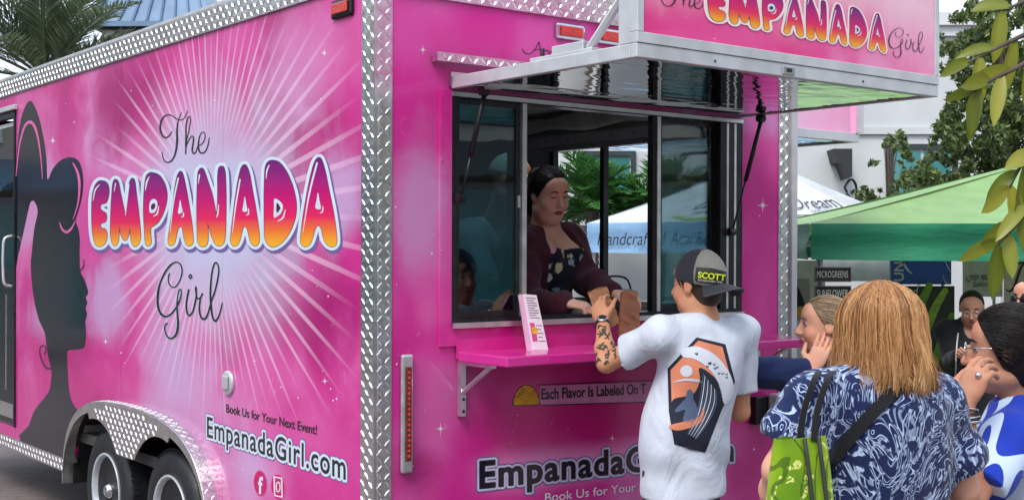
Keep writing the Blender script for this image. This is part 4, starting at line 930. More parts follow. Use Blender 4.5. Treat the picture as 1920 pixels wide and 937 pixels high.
# ---------------------------------------------------------------- background: buildings, tents, plants, stall boards
def foliage_mat(name, dark, mid, light, trans=0.35, rough=0.5):
    m, nt, b = newmat(name); at = nd(nt, 'Attribute', attribute_name='tone').outputs['Fac']
    c = ramp(nt, at, [(0.0, dark), (0.5, mid), (1.0, light)]); nt.links.new(c, b.inputs['Base Color']); b.inputs['Roughness'].default_value = rough
    tr = nd(nt, 'BsdfTranslucent', {'Color': c}); ms = nd(nt, 'MixShader', {0: trans, 1: b.outputs[0], 2: tr.outputs[0]})
    nt.links.new(ms.outputs[0], nt.nodes['Material Output'].inputs[0]); return m
MAT['bark'] = plain('bark', (0.11, 0.085, 0.065, 1), 0.9, var=0.4, scale=20, bump=0.6, bscale=30)
MAT['oak_leaf'] = foliage_mat('oak_leaves', (0.035, 0.055, 0.020, 1), (0.105, 0.16, 0.042, 1), (0.36, 0.42, 0.14, 1))
MAT['palm_leaf'] = foliage_mat('palm_fronds', (0.045, 0.075, 0.04, 1), (0.12, 0.17, 0.09, 1), (0.30, 0.34, 0.20, 1))
MAT['areca_leaf'] = foliage_mat('areca_leaves', (0.02, 0.08, 0.015, 1), (0.06, 0.20, 0.04, 1), (0.16, 0.36, 0.08, 1))
MAT['mag_leaf'] = foliage_mat('big_leaves', (0.05, 0.09, 0.012, 1), (0.20, 0.25, 0.025, 1), (0.46, 0.45, 0.06, 1), 0.45, 0.35)
def stucco(name, col):
    return plain(name, col, 0.85, var=0.10, scale=0.9, bump=0.12, bscale=40)
MAT['stucco'] = stucco('pale_stucco', (0.58, 0.60, 0.60, 1)); MAT['stucco2'] = stucco('white_stucco', (0.70, 0.71, 0.72, 1)); MAT['stucco3'] = stucco('tan_stucco', (0.46, 0.40, 0.33, 1))
MAT['teal_glass'] = plain('teal_window_glass', (0.04, 0.22, 0.22, 1), 0.08, var=0.25, scale=0.8, spec=0.9)
MAT['winframe'] = plain('dark_window_frame', (0.03, 0.045, 0.05, 1), 0.4)
MAT['seam_roof'] = plain('blue_metal_roof', (0.17, 0.25, 0.36, 1), 0.38, 0.4, var=0.1, scale=2)
MAT['iron'] = plain('black_iron', (0.012, 0.012, 0.014, 1), 0.5)
MAT['corbel'] = plain('dark_timber', (0.03, 0.03, 0.034, 1), 0.6)
def bld(name, lo, hi, mat, label, wins, band=None):
    e = empty(name, ((lo[0]+hi[0])/2, lo[1], 0), label=label, cat='building')
    MB().box(lo, hi).build('wall', mat, e)
    MB().box((lo[0]-0.12, lo[1]-0.15, hi[2]), (hi[0]+0.12, hi[1]+0.1, hi[2]+0.18)).box((lo[0]-0.06, lo[1]-0.08, hi[2]-0.14), (hi[0]+0.06, lo[1]-0.001, hi[2]-0.002)).build('cornice', MAT['stucco2'], e)
    if band: MB().box((lo[0]-0.03, lo[1]-0.05, band), (hi[0]+0.03, lo[1]-0.001, band+0.10)).build('string_course', mat, e)
    for (x0, x1, z0, z1, nx) in wins:
        y = lo[1]; o = MB().box((x0-0.07, y-0.05, z0-0.07), (x1+0.07, y-0.001, z0)).box((x0-0.07, y-0.05, z1), (x1+0.07, y-0.001, z1+0.07)).box((x0-0.07, y-0.05, z0), (x0, y-0.001, z1)).box((x1, y-0.05, z0), (x1+0.07, y-0.001, z1)).build('window', MAT['winframe'], e)
        w_ = (x1-x0)/nx
        for k in range(nx): MB().box((x0+k*w_+0.025, y-0.02, z0+0.02), (x0+(k+1)*w_-0.025, y-0.003, z1-0.02)).build('pane', MAT['teal_glass'], o)
        MB().box((x0-0.12, y-0.11, z0-0.14), (x1+0.12, y-0.0015, z0-0.072)).build('sill', MAT['stucco2'], o)
    return e
B1 = bld('stucco_building', (-1.2, 18.0, 0), (7.0, 24, 5.0), MAT['stucco'], 'pale grey stucco building with teal windows behind the white tent', [(5.44, 6.3, 2.35, 3.25, 2), (1.0, 1.7, 2.3, 3.15, 2), (-0.9, -0.1, 2.3, 3.15, 2), (2.6, 3.4, 0.4, 2.2, 1)], 3.46)
q = P(1555, 290, 17.9); MB().prism([(-0.32, 0), (0.30, 0), (0.30, -0.92), (0.16, -1.0), (0.06, -0.72), (-0.02, -0.52), (-0.20, -0.46)], lambda x, z: (q[0]+0.12+x*0.42, 17.6, q[2]+0.06+z*0.42), lambda x, z: (q[0]+0.12+x*0.42, 17.999, q[2]+0.06+z*0.42)).build('corbel', MAT['corbel'], B1)
q = P(1590, 372, 17.9); ln = empty('wall_lantern', (q[0], 17.99, q[2]), label='black iron wall lantern hanging from a curled hook on the stucco building', cat='lantern')
MB().tube(catmull([(q[0]+0.10, 17.985, q[2]-0.25), (q[0]+0.10, 17.85, q[2]), (q[0]+0.08, 17.78, q[2]+0.18), (q[0], 17.74, q[2]+0.26), (q[0]-0.09, 17.72, q[2]+0.16), (q[0]-0.06, 17.72, q[2]+0.08)], 6), 0.018, 6).build('hook', MAT['iron'], ln, True)
MB().lathe((q[0]-0.06, 17.72, q[2]-0.22), (0, 0, 1), [(0.03, 0), (0.07, 0.03), (0.085, 0.2), (0.03, 0.27), (0, 0.3)], 6).build('lamp_housing', MAT['iron'], ln)
# unseen buildings behind and beside the camera, added to block sky in the trailer's gloss
def row(name, label, x0, x1, y0, y1, h, face, mat, awn):
    e = empty(name, ((x0+x1)/2, (y0+y1)/2, 0), label=label, cat='building'); MB().box((x0, y0, 0), (x1, y1, h)).build('wall', mat, e); xf = x1 if face > 0 else x0
    MB().box((x0-0.2, y0-0.2, h), (x1+0.2, y1+0.2, h+0.3)).build('cornice', MAT['stucco2'], e); n = int((y1-y0)/3.2)
    for k in range(n):
        yc = y0+(k+0.5)*(y1-y0)/n
        for z0, z1, w_ in ((0.4, 2.7, 1.1), (3.9, 5.4, 0.6)):
            if z1 > h: continue
            o = MB().box((min(xf, xf+0.06*face), yc-w_-0.1, z0-0.1), (max(xf, xf+0.06*face), yc+w_+0.1, z1+0.1)).build('window', MAT['stucco2'], e); MB().box((min(xf+0.0605*face, xf+0.07*face), yc-w_, z0), (max(xf+0.0605*face, xf+0.07*face), yc+w_, z1)).build('pane', MAT['teal_glass'], o)
        MB().prism([(0, 3.5), (0, 3.0), (1.1, 2.85)], lambda a, z: (xf+a*face, yc-1.4, z), lambda a, z: (xf+a*face, yc+1.4, z)).build('awning', awn, e)
    return e
bld('added_tan_building', (-12, -16.0, 0), (10.0, -13.0, 7.5), MAT['stucco3'], 'unseen tan building added behind the viewer for reflections', [(-9, -7, 0.5, 2.6, 2), (-4, -2, 0.5, 2.6, 2), (1, 3, 0.5, 2.6, 2), (6, 8, 0.5, 2.6, 2)])
row('shop_row', 'unseen tan shop row added left of the trailer to block sky reflections', -21, -16, 1, 30, 6.4, 1, MAT['stucco3'], MAT['seam_roof'])
row('added_shop_arcade', 'unseen pale shop arcade added at the right to darken reflections', 15, 20, -12, 7, 7.0, -1, MAT['stucco3'], MAT['corbel'])

# belvedere tower behind the trailer
tw = empty('roof_tower', (-5.75, 21, 0), label='small lookout tower with blue seamed metal roof behind the trailer', cat='tower')
X0, X1, YF, YB2 = -6.72, -4.95, 20.2, 22.0
MB().box((X0+0.12, YF+0.1, 0), (X1-0.12, YB2-0.1, 4.75)).build('wall', MAT['stucco2'], tw)
for x in (X0+0.2, X1-0.2):
    for y in (YF+0.2, YB2-0.2): MB().box((x-0.09, y-0.09, 4.75), (x+0.09, y+0.09, 5.36)).build('column', MAT['stucco2'], tw)
MB().box((X0+0.5, YF+0.5, 4.75), (X1-0.5, YB2-0.5, 5.36)).build('louvre', MAT['winframe'], tw)
MB().box((X0+0.02, YF+0.02, 5.36), (X1-0.02, YB2-0.02, 5.44)).build('eave', MAT['winframe'], tw)
apx = ((X0+X1)/2, (YF+YB2)/2, 6.7); rf = MB()
cs = [(X0-0.14, YF-0.14, 5.44), (X1+0.14, YF-0.14, 5.44), (X1+0.14, YB2+0.14, 5.44), (X0-0.14, YB2+0.14, 5.44)]
tcs = [(apx[0]+(c[0]-apx[0])*0.55, apx[1]+(c[1]-apx[1])*0.12, 6.6) for c in cs]
rf.add(cs+tcs, [(0, 1, 5, 4), (1, 2, 6, 5), (2, 3, 7, 6), (3, 0, 4, 7), (4, 5, 6, 7), (3, 2, 1, 0)]); ro = rf.build('roof', MAT['seam_roof'], tw)
for k in range(9):
    t = (k+0.5)/9; a = np.array(cs[0])*(1-t)+np.array(cs[1])*t; b = np.array(tcs[0])*(1-t)+np.array(tcs[1])*t; off = np.array([0, -0.02, 0.02])
    MB().tube([a+off, b+off], 0.018, 4).build('roof_seam', MAT['seam_roof'], ro)
MB().box((X0-0.16, YF-0.18, 5.38), (X1+0.16, YF-0.142, 5.46)).build('gutter', MAT['seam_roof'], tw)

# ---- tents
def fabric(name, col, trans=0.3):
    m, nt, b = newmat(name); co = nd(nt, 'TexCoord').outputs['Object']; nz = nd(nt, 'TexNoise', {'Vector': co, 'Scale': 5.0, 'Detail': 5.0}).outputs['Fac']
    mul = nd(nt, 'VectorMath', {0: col[:3]}, operation='SCALE'); nt.links.new(maprange(nt, nz, 0.3, 0.7, 0.88, 1.05), mul.inputs['Scale'])
    nt.links.new(mul.outputs[0], b.inputs['Base Color']); b.inputs['Roughness'].default_value = 0.6; b.inputs['Sheen Weight'].default_value = 0.2
    tr = nd(nt, 'BsdfTranslucent', {}); nt.links.new(mul.outputs[0], tr.inputs['Color'])
    wv = nd(nt, 'TexNoise', {'Vector': nd(nt, 'Mapping', {'Vector': co, 'Scale': (1.0, 1.0, 4.0)}).outputs[0], 'Scale': 3.0, 'Detail': 3.0}).outputs['Fac']
    bp = nd(nt, 'Bump', {'Height': wv, 'Strength': 0.3, 'Distance': 0.05}); nt.links.new(bp.outputs[0], b.inputs['Normal'])
    ms = nd(nt, 'MixShader', {0: trans, 1: b.outputs[0], 2: tr.outputs[0]}); nt.links.new(ms.outputs[0], nt.nodes['Material Output'].inputs[0]); return m
MAT['green_roof_sunlit'] = fabric('sunlit_green_canvas', S(134, 174, 100), 0.15); MAT['green_val'] = fabric('green_canvas', S(14, 128, 88), 0.08)  # roof green is paler than the valance: sunlight put into its colour
MAT['white_canvas'] = fabric('white_canvas', (0.74, 0.78, 0.82, 1), 0.25); MAT['blue_canvas'] = fabric('pale_blue_canvas', S(150, 192, 232), 0.2)
MAT['pole'] = plain('white_pole', (0.65, 0.66, 0.67, 1), 0.4)
def tent(name, label, corners, ztop, apex, valh, mr, mv, sag=0.08, ridge=None):
    e = empty(name, (np.mean([c[0] for c in corners]), np.mean([c[1] for c in corners]), 0), label=label, cat='tent', group=None)
    n = 14; rs = random.Random(hash(name) % 1000 if False else len(name))
    for i in range(4):
        a, b = np.array([*corners[i], ztop]), np.array([*corners[(i+1) % 4], ztop])
        ta, tbp = (np.array(apex), np.array(apex)) if ridge is None else (np.array(ridge[i]), np.array(ridge[(i+1) % 4]))
        V = []; Fq = []
        for j in range(n+1):
            for k in range(n+1):
                u, v = k/n, j/n; p = (a*(1-u)+b*u)*(1-v)+(ta*(1-u)+tbp*u)*v
                p[2] -= sag*math.sin(math.pi*v)*(0.4+0.6*math.sin(math.pi*u))+0.008*math.sin(9*u+4*v); V.append(p)
        Fq = [(j*(n+1)+k, j*(n+1)+k+1, (j+1)*(n+1)+k+1, (j+1)*(n+1)+k) for j in range(n) for k in range(n)]
        mk('roof_panel', V, Fq, mr, e, True)
        V = []; m_ = 48; rows = 6; d = nrm(b-a); nn = np.array([d[1], -d[0], 0])
        for j in range(rows+1):
            for k in range(m_+1):
                u, v = k/m_, j/rows; p = a*(1-u)+b*u; p = p+nn*(0.012+0.018*v*math.sin(u*19+i)+0.010*v*math.sin(u*47+1.7*i)+0.012*math.sin(v*7+u*3)); p[2] -= valh*v+0.010*math.sin(u*math.pi*2)*v; V.append(p)
        Fq = [(j*(m_+1)+k, j*(m_+1)+k+1, (j+1)*(m_+1)+k+1, (j+1)*(m_+1)+k) for j in range(rows) for k in range(m_)]
        mk('valance', V, Fq, mv, e, True)
        c = corners[i]; cc = np.mean(corners, 0); ci = np.array(c)+(cc-np.array(c))*0.03
        MB().tube([(ci[0], ci[1], 0), (ci[0], ci[1], ztop-0.02)], 0.022, 8).build('leg', MAT['pole'], e); MB().box((ci[0]-0.07, ci[1]-0.07, 0), (ci[0]+0.07, ci[1]+0.07, 0.015)).build('foot_plate', MAT['pole'], e)
        c2_ = np.array(corners[(i+1) % 4]); c2i = c2_+(cc-c2_)*0.03
        MB().tube([(ci[0], ci[1], ztop-0.12), (c2i[0], c2i[1], ztop-0.12)], 0.014, 6).build('crossbar', MAT['pole'], e)
    return e
GD = 8.2; gx0 = P(1520, 0, GD)[0]; GZ = P(0, 419, GD)[2]
GT = tent('green_tent', 'green canopy tent with sunlight painted into its roof colour at right edge', [(gx0, GD), (gx0+4.6, GD), (gx0+4.6, GD+3.0), (gx0, GD+3.0)], GZ, None, 0.235, MAT['green_roof_sunlit'], MAT['green_val'], 0.05,
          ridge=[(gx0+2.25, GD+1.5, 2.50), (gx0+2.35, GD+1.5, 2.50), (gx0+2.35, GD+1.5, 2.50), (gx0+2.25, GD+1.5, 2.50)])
wc = [(0.80, 13.3), (3.46, 12.0), (4.8, 14.66), (2.14, 15.96)]; WA = (2.8, 14.0, 2.80); WZ = 2.07
WT = tent('white_tent', 'white and pale blue canopy tent with script lettering behind the trailer', wc, WZ, WA, 0.31, MAT['white_canvas'], MAT['blue_canvas'], 0.07)
MAT['inkblack'] = plain('black_ink', (0.01, 0.01, 0.012, 1), 0.5); MAT['inkgreen'] = plain('leaf_green_ink', S(150, 170, 60), 0.5); MAT['inkblue'] = plain('blue_ink', S(120, 180, 220), 0.5)
wd = nrm([wc[1][0]-wc[0][0], wc[1][1]-wc[0][1], 0]); wn_ = np.array([wd[1], -wd[0], 0])
def wt_text(body, u0, u1, v, h, mat, on='val', shear=0.25, name='lettering', offset=0.0):
    vv, fs = text_segs(body, 1.0, shear, offset); x0, x1 = vv[:,0].min(), vv[:,0].max()
    A, B = np.array([*wc[0], WZ]), np.array([*wc[1], WZ])
    u = u0+(vv[:,0]-x0)/(x1-x0)*(u1-u0); t = vv[:,1]/0.729*h
    if on == 'val': pts = A[None]+(B-A)[None]*u[:, None]+wn_[None]*0.055+np.array([0, 0, 1.0])[None]*(t-v)[:, None]
    else:
        q = v+t; AP = np.array(WA); base = A[None]+(B-A)[None]*u[:, None]
        pts = base*(1-q)[:, None]+AP[None]*q[:, None]; fn_ = nrm(np.cross(B-A, AP-A)); fn_ = fn_ if fn_[2] > 0 else -fn_; pts = pts+fn_[None]*0.012
        pts[:, 2] -= 0.07*np.sin(np.pi*q)*(0.4+0.6*np.sin(np.pi*u))
    mk(name, pts, fs, mat, WT)['kind'] = 'stuff'
wt_text('Handcrafted', 0.045, 0.30, 0.235, 0.14, MAT['inkblack'], offset=-0.004); wt_text('Acai Bowls', 0.315, 0.52, 0.235, 0.14, MAT['inkblack'], offset=-0.004); wt_text('To Go', 0.745, 0.86, 0.20, 0.15, MAT['inkblack'])
wt_text('Dream', 0.775, 0.985, 0.20, 0.20, MAT['inkblack'], 'roof', 0.35, offset=-0.006); wt_text('EARTH BOWL', 0.83, 0.97, 0.13, 0.045, MAT['inkblack'], 'roof', 0.0)
wt_text('Dream', 0.30, 0.50, 0.24, 0.17, MAT['inkblack'], 'roof', 0.35, offset=-0.006); wt_text('EARTH BOWL', 0.33, 0.50, 0.15, 0.05, MAT['inkblack'], 'roof', 0.0)
def roofstroke(pts, wdt, mat):
    A, B, AP = np.array([*wc[0], WZ]), np.array([*wc[1], WZ]), np.array(WA); fn_ = nrm(np.cross(B-A, AP-A)); fn_ = fn_ if fn_[2] > 0 else -fn_
    def mp(x, y):
        u, q = x/100, y/100; pts_ = (A[None]+(B-A)[None]*u[:, None])*(1-q)[:, None]+AP[None]*q[:, None]+fn_[None]*0.010; pts_[:, 2] -= 0.07*np.sin(np.pi*q)*(0.4+0.6*np.sin(np.pi*u)); return pts_
    decal('swoosh', stroke_sdf((pts, wdt)), mp, mat, WT, res=0.5)
roofstroke([(62, 22), (66, 12), (76, 8), (88, 10), (97, 20)], [0.3, 0.6, 1.0, 0.8, 0.3], MAT['inkblack']); roofstroke([(78, 4.5), (88, 5), (96, 10)], [0.6, 1.8, 0.5], MAT['inkgreen']); roofstroke([(70, 5), (78, 3), (86, 3.5)], [0.5, 1.4, 0.4], MAT['inkblue'])
roofstroke([(27, 12), (36, 5), (46, 6), (56, 14)], [0.6, 2.4, 3.0, 0.6], MAT['inkgreen'])

# ---- trees and plants
def leaf_cloud(name, centers, n, size, mat, parent, seed, aspect=0.45, zbias=0.0):
    rs = np.random.RandomState(seed); cen = np.array([c[:3] for c in centers]); rad = np.array([c[3] for c in centers]); pr = rad**2; pr /= pr.sum()
    k = rs.choice(len(cen), n, p=pr); d = rs.normal(size=(n, 3)); d /= np.linalg.norm(d, axis=1)[:, None]; r = rad[k]*(0.35+0.65*rs.rand(n)**0.5)
    p = cen[k]+d*r[:, None]; t = rs.normal(size=(n, 3))+d*0.6; t[:, 2] -= 0.3; t /= np.linalg.norm(t, axis=1)[:, None]
    s = np.cross(t, rs.normal(size=(n, 3))); s /= np.linalg.norm(s, axis=1)[:, None]; L = size*(0.6+0.8*rs.rand(n))[:, None]
    V = np.stack([p-t*L*0.5, p+s*L*aspect*0.5, p+t*L*0.5, p-s*L*aspect*0.5], 1).reshape(-1, 3); Fq = np.arange(4*n).reshape(n, 4)
    tone = np.clip(0.42+0.24*rs.normal(size=n), 0, 1).repeat(4)
    o = mk(name, V, Fq, mat, parent, col=tone); return props(o, kind='stuff')
def branchy(e, base, top, r, tips, seed):
    rs = random.Random(seed); base, top = np.array(base), np.array(top)
    mid = (base+top)/2+np.array([rs.uniform(-.1, .1), rs.uniform(-.1, .1), 0])
    MB().tube(catmull([base, mid, top], 6), list(np.linspace(r, r*0.6, 13)), 9).build('trunk', MAT['bark'], e, True)
    for t in tips:
        t = np.array(t[:3]); m_ = top*0.45+t*0.55+np.array([0, 0, 0.15]); MB().tube(catmull([top-np.array([0, 0, 0.15]), m_, t], 5), list(np.linspace(r*0.42, r*0.1, 11)), 6).build('limb', MAT['bark'], e, True)
def oak(name, label, x, y, blobs, n, size, seed, r=0.14):
    e = empty(name, (x, y, 0), label=label, cat='tree'); z = min(b[2]-b[3]*0.6 for b in blobs)
    branchy(e, (x, y, 0), (x, y, max(z, 1.6)), r, blobs[:9], seed); leaf_cloud('crown', blobs, n, size, MAT['oak_leaf'], e, seed); return e
def blobs_px(lst, Y, rs):
    out = []
    for x, y, r in lst:
        out.append((*P(x, y, Y+rs.uniform(-0.7, 0.7)), 0.55*r/F*Y))
        for k in range(6): out.append((*P(x+rs.gauss(0, 0.55)*r, y+rs.gauss(0, 0.5)*r, Y+rs.uniform(-0.8, 0.6)), rs.uniform(0.22, 0.42)*r/F*Y))
    return out
rs_ = random.Random(8)
oak('oak_tree', 'leafy green oak tree rising behind the green tent', P(1905, 0, 13.5)[0], 13.5, blobs_px([(1860,60,60),(1905,120,70),(1820,80,50),(1800,130,42),(1850,190,62),(1790,210,40),(1900,230,70),(1780,290,45),(1840,290,60),(1740,330,40),(1800,345,48),(1880,330,60),(1715,355,26),(1950,150,80),(1980,260,80),(1930,30,50),(1840,20,46),(1770,250,30),(1955,330,60),(1800,30,22),(1790,95,26)], 13.5, rs_), 17000, 0.078, 5)
oak('oak_sapling', 'small loose oak shoot with thin leaves against the stucco building', P(1665, 0, 16)[0], 16, blobs_px([(1665,270,14),(1690,262,16),(1640,305,10),(1630,372,16),(1655,385,18),(1680,380,22),(1610,370,10),(1700,330,18),(1700,290,16)], 16, rs_), 900, 0.10, 6, r=0.03)
def palm(name, label, base, crown, fl, nf, seed, mat, width=0.03, lean=0.0, droop=0.9, cat='palm tree', elr=(-0.25, 1.35), nl=46, lmax=0.42, trunk=0.17):
    e = empty(name, base, label=label, cat=cat); rs = random.Random(seed); base, crown = np.array(base), np.array(crown)
    if trunk: 
        m_ = MB(); n = 26
        for i in range(n): 
            z0, z1 = i/n, (i+1)/n; a = base+(crown-base)*z0; b = base+(crown-base)*z1; m_.tube([a, b], [trunk*1.12, trunk*0.9], 10)
        m_.build('trunk', MAT['bark'], e)
    for f in range(nf):
        az = 2*math.pi*(f*0.618+rs.uniform(-.05, .05)); el = rs.uniform(*elr); L = fl*rs.uniform(0.75, 1.1); d = np.array([math.cos(az), math.sin(az), 0]); pts = []
        for i in range(13):
            t = i/12; a = el-droop*t*t*(1.0 if el > 0.3 else 0.6); pts.append((pts[-1] if pts else crown)+(d*math.cos(a)+np.array([0, 0, 1])*math.sin(a))*L/12)
        V, Fq, tn = [], [], []; mb = MB().tube(pts, list(np.linspace(0.022, 0.005, 13)), 4); V += mb.v; Fq += mb.f; tn += [0.55]*len(mb.v); pa = np.array(pts)
        for i in range(nl):
            t = 0.12+0.88*i/nl; x = t*12; k = min(int(x), 11); p = pa[k]+(pa[k+1]-pa[k])*(x-k); tg = nrm(pa[k+1]-pa[k]); sd_ = nrm(np.cross(tg, [0, 0, 1.0])); up = np.cross(sd_, tg)
            ll = lmax*math.sin(math.pi*min(0.18+0.8*t, 0.97))*rs.uniform(0.85, 1.15)
            for s in (-1, 1):
                q_ = nrm(tg*0.75+sd_*s*0.75+up*rs.uniform(0.05, 0.45)); tip = p+q_*ll+np.array([0, 0, -0.12*ll]); wv_ = nrm(np.cross(q_, up+0.2*tg))*width*0.5; c = len(V)
                V += [p-wv_*0.5, p+q_*ll*0.45-wv_, tip, p+q_*ll*0.45+wv_]; Fq.append((c, c+1, c+2, c+3)); tn += [min(max(rs.gauss(0.45, 0.2), 0), 1)]*4
        o = mk('frond', V, Fq, mat, e, col=tn)
    return e
pc = P(85, 150, 16.0); palm('date_palm', 'feathery date palm behind the trailer roof at upper left', (pc[0], 16.0, 0), pc, 1.75, 36, 3, MAT['palm_leaf'], width=0.024, nl=58, droop=0.7, elr=(0.1, 1.5))
for i, (x, lab) in enumerate(((1110, 'arching green areca palm clump, left one seen through the window'), (1235, 'arching green areca palm clump, right one seen through the window'))):
    q = P(x, 395, 16.6); palm('areca_palm', lab, (q[0], 16.6, 0), q, 0.85, 44, 20+i, MAT['areca_leaf'], width=0.035, nl=20, lmax=0.34, trunk=0.09, cat='plant')
q = P(1390, 380, 16.9); palm('fan_palm', 'dark spiky palm in front of the stucco building', (q[0]-0.35, 16.9, 0), q-np.array([0.35, 0, 0]), 0.6, 26, 41, MAT['palm_leaf'], width=0.035, nl=18, lmax=0.25, trunk=0.07, cat='plant')
# near tree at the right, its leafy twigs hang into the picture
mt = empty('broadleaf_tree', (2.35, 3.9, 0), label='young tree with large yellow-green leaves hanging in at upper right', cat='tree')
tb_ = np.array([2.35, 3.9, 0]); MB().tube(catmull([tb_, (2.33, 3.92, 1.2), (2.3, 3.88, 2.3), (2.28, 3.85, 3.0)], 5), list(np.linspace(0.06, 0.03, 16)), 9).build('trunk', MAT['bark'], mt, True)
rsl = random.Random(11)
def bigleaf(p, d, L, w_, tone, up=None):
    d = nrm(d); s = np.cross(d, [0.2, -1, 0.15] if up is None else up); s = nrm(s); nn = np.cross(s, d); V = []; n = 7
    for i in range(n+1):
        t = i/n; wd_ = w_*math.sin(math.pi*min(t*0.92+0.04, 1))**0.75*(1 if t < 0.98 else 0.1); c = p+d*L*t-np.array([0, 0, 0.35*L*t*t])
        for k in (-1, 0, 1): V.append(c+s*wd_*k+nn*(abs(k)*wd_*0.35))
    Fq = [(i*3+k, i*3+k+1, (i+1)*3+k+1, (i+1)*3+k) for i in range(n) for k in (0, 1)]
    mk('leaf', V, Fq, MAT['mag_leaf'], mt, True, col=[tone+0.15*(j % 3 == 1) for j in range(len(V))])
twigs = [([(2010, 30), (1930, 62), (1860, 95), (1815, 118)], 3.55, [(0.45, 1), (0.62, -1), (0.8, 1), (0.95, -1)]), ([(2010, 70), (1925, 118), (1860, 150), (1826, 172)], 3.5, [(0.3, 1), (0.45, -1), (0.55, 1), (0.7, -1), (0.85, 1), (0.97, -1), (1.0, 1)]),
         ([(2000, 250), (1945, 290), (1915, 310), (1893, 352)], 3.4, [(0.35, -1), (0.55, 1), (0.75, -1), (0.95, 1), (1.0, -1)]), ([(2000, 330), (1940, 372), (1905, 420), (1872, 458)], 3.4, [(0.3, 1), (0.42, -1), (0.55, 1), (0.68, -1), (0.8, 1), (0.92, -1), (1.0, 1)]),
         ([(2020, -60), (1960, -20), (1910, 8), (1880, 20)], 3.6, [(0.5, 1), (0.8, -1), (1.0, 1)])]
for pts, Y, lv in twigs:
    q = [np.array([2.29, 3.86, min(max(P(0, pts[0][1], Y)[2]-0.1, 1.3), 2.95)])]+[P(x, y, Y) for x, y in pts]; cv = catmull(q, 6); MB().tube(cv, list(np.linspace(0.013, 0.003, len(cv))), 5).build('twig', MAT['bark'], mt, True)
    for t, s in lv:
        x = (6+t*(len(cv)-7)); k = min(int(x), len(cv)-2); p = cv[k]+(cv[k+1]-cv[k])*(x-k); tg = nrm(cv[k+1]-cv[k]); sd_ = np.array([-tg[2], 0, tg[0]])*s
        d = nrm(tg*0.7+sd_*rsl.uniform(0.5, 0.95)+np.array([0, rsl.uniform(-0.3, 0.3), -0.25])); bigleaf(p, d, rsl.uniform(0.085, 0.125), rsl.uniform(0.017, 0.026), rsl.uniform(0.25, 0.85), up=[rsl.uniform(-.5, .5), -1, rsl.uniform(-.6, .6)])

# ---- boards and banners of the stalls
def board(name, label, cat, px, Y, mat, thick=0.02, legs=None, frame=None, foot=True, rail=None):
    """upright flat board between pixel corners (x0,y0,x1,y1) at depth Y, on posts to the ground"""
    a, b = P(px[0], px[3], Y), P(px[2], px[1], Y); e = empty(name, ((a[0]+b[0])/2, Y, 0), label=label, cat=cat)
    MB().box((a[0], Y, a[2]), (b[0], Y+thick, b[2]), 0.003).build('panel', mat, e)
    if frame:
        w_ = frame[0]
        for lo, hi in (((a[0]-w_, Y-0.01, a[2]-w_), (b[0]+w_, Y+thick, a[2]-0.0005)), ((a[0]-w_, Y-0.01, b[2]+0.0005), (b[0]+w_, Y+thick, b[2]+w_)), ((a[0]-w_, Y-0.01, a[2]), (a[0]-0.0005, Y+thick, b[2])), ((b[0]+0.0005, Y-0.01, a[2]), (b[0]+w_, Y+thick, b[2]))): MB().box(lo, hi).build('frame', frame[1], e)
    if foot:
        for x in (a[0]+0.06, b[0]-0.06): MB().tube([(x, Y+thick+0.02, 0), (x, Y+thick+0.02, b[2]-0.02)], 0.014, 6).build('post', MAT['pole'], e)
    return e
def ptext(body, p0, p1, cap, Y, mat, e, name='lettering', shear=0.0, offset=0.0):
    v, fs = text_segs(body, 1.0, shear, offset); x0, x1 = v[:,0].min(), v[:,0].max(); A, B, Cc = P(*p0, Y), P(*p1, Y), P(*cap, Y)
    mk(name, frame_map(A, B, Cc-A, 0.0, 0.729, x1-x0, x0)(v[:,0], v[:,1]), fs, mat, e)['kind'] = 'stuff'
def pdecal(name, fn, Y, mat, e, res=0.5):
    mp = lambda x, y: np.stack([(x-CX)/F*Y, np.full_like(x, Y), CH+(CY-y)/F*Y], 1); decal(name, fn, mp, mat, e, res=res)
MAT['chalk'] = plain('chalkboard', (0.022, 0.03, 0.026, 1), 0.8, var=0.4, scale=15); MAT['chalkwhite'] = plain('chalk', (0.62, 0.68, 0.55, 1), 0.9)
MAT['banner_blue'] = plain('royal_blue_vinyl', S(30, 96, 205), 0.4, var=0.15, scale=3); MAT['wood'] = plain('stained_frame', (0.07, 0.06, 0.04, 1), 0.6)
MAT['board_white'] = plain('white_board', (0.78, 0.80, 0.82, 1), 0.5); MAT['board_grey'] = plain('pale_lilac_board', (0.44, 0.42, 0.46, 1), 0.6); MAT['cream'] = plain('cream_cloth', (0.70, 0.66, 0.60, 1), 0.8)
MAT['tealink'] = plain('dark_teal_ink', S(20, 60, 70), 0.5); MAT['stalk'] = plain('stalk_green_print', S(120, 176, 50), 0.5, var=0.35, scale=12); MAT['stalk2'] = plain('pale_stalk_print', S(160, 205, 70), 0.5, var=0.3, scale=20); MAT['banner_dark'] = plain('dark_green_print', (0.012, 0.03, 0.016, 1), 0.45, var=0.5, scale=9)
GL = GD-0.03
for px, txt, lab in (((1529, 503, 1593, 526), 'MICROGREENS', 'chalkboard sign reading microgreens, upper one on the tent pole'), ((1529, 538, 1593, 562), 'SUNFLOWER', 'chalkboard sign reading sunflower, lower one on the tent pole')):
    e = board('chalkboard_sign', lab, 'sign', px, GL, MAT['chalk'], 0.012, frame=(0.008, MAT['wood']), foot=False); e['group'] = 'chalkboard signs on the tent pole'
    ptext(txt, (px[0]+3, px[3]-6), (px[2]-3, px[3]-6), (px[0]+3, px[1]+4), GL-0.002, MAT['chalkwhite'], e, offset=-0.01)
    a = P(px[0]+2, px[1], GL); MB().tube([(a[0]+0.02, GL+0.018, a[2]-0.1), (a[0]+0.02, GL+0.018, a[2]+0.05)], 0.004, 4).build('hanger', MAT['iron'], e)
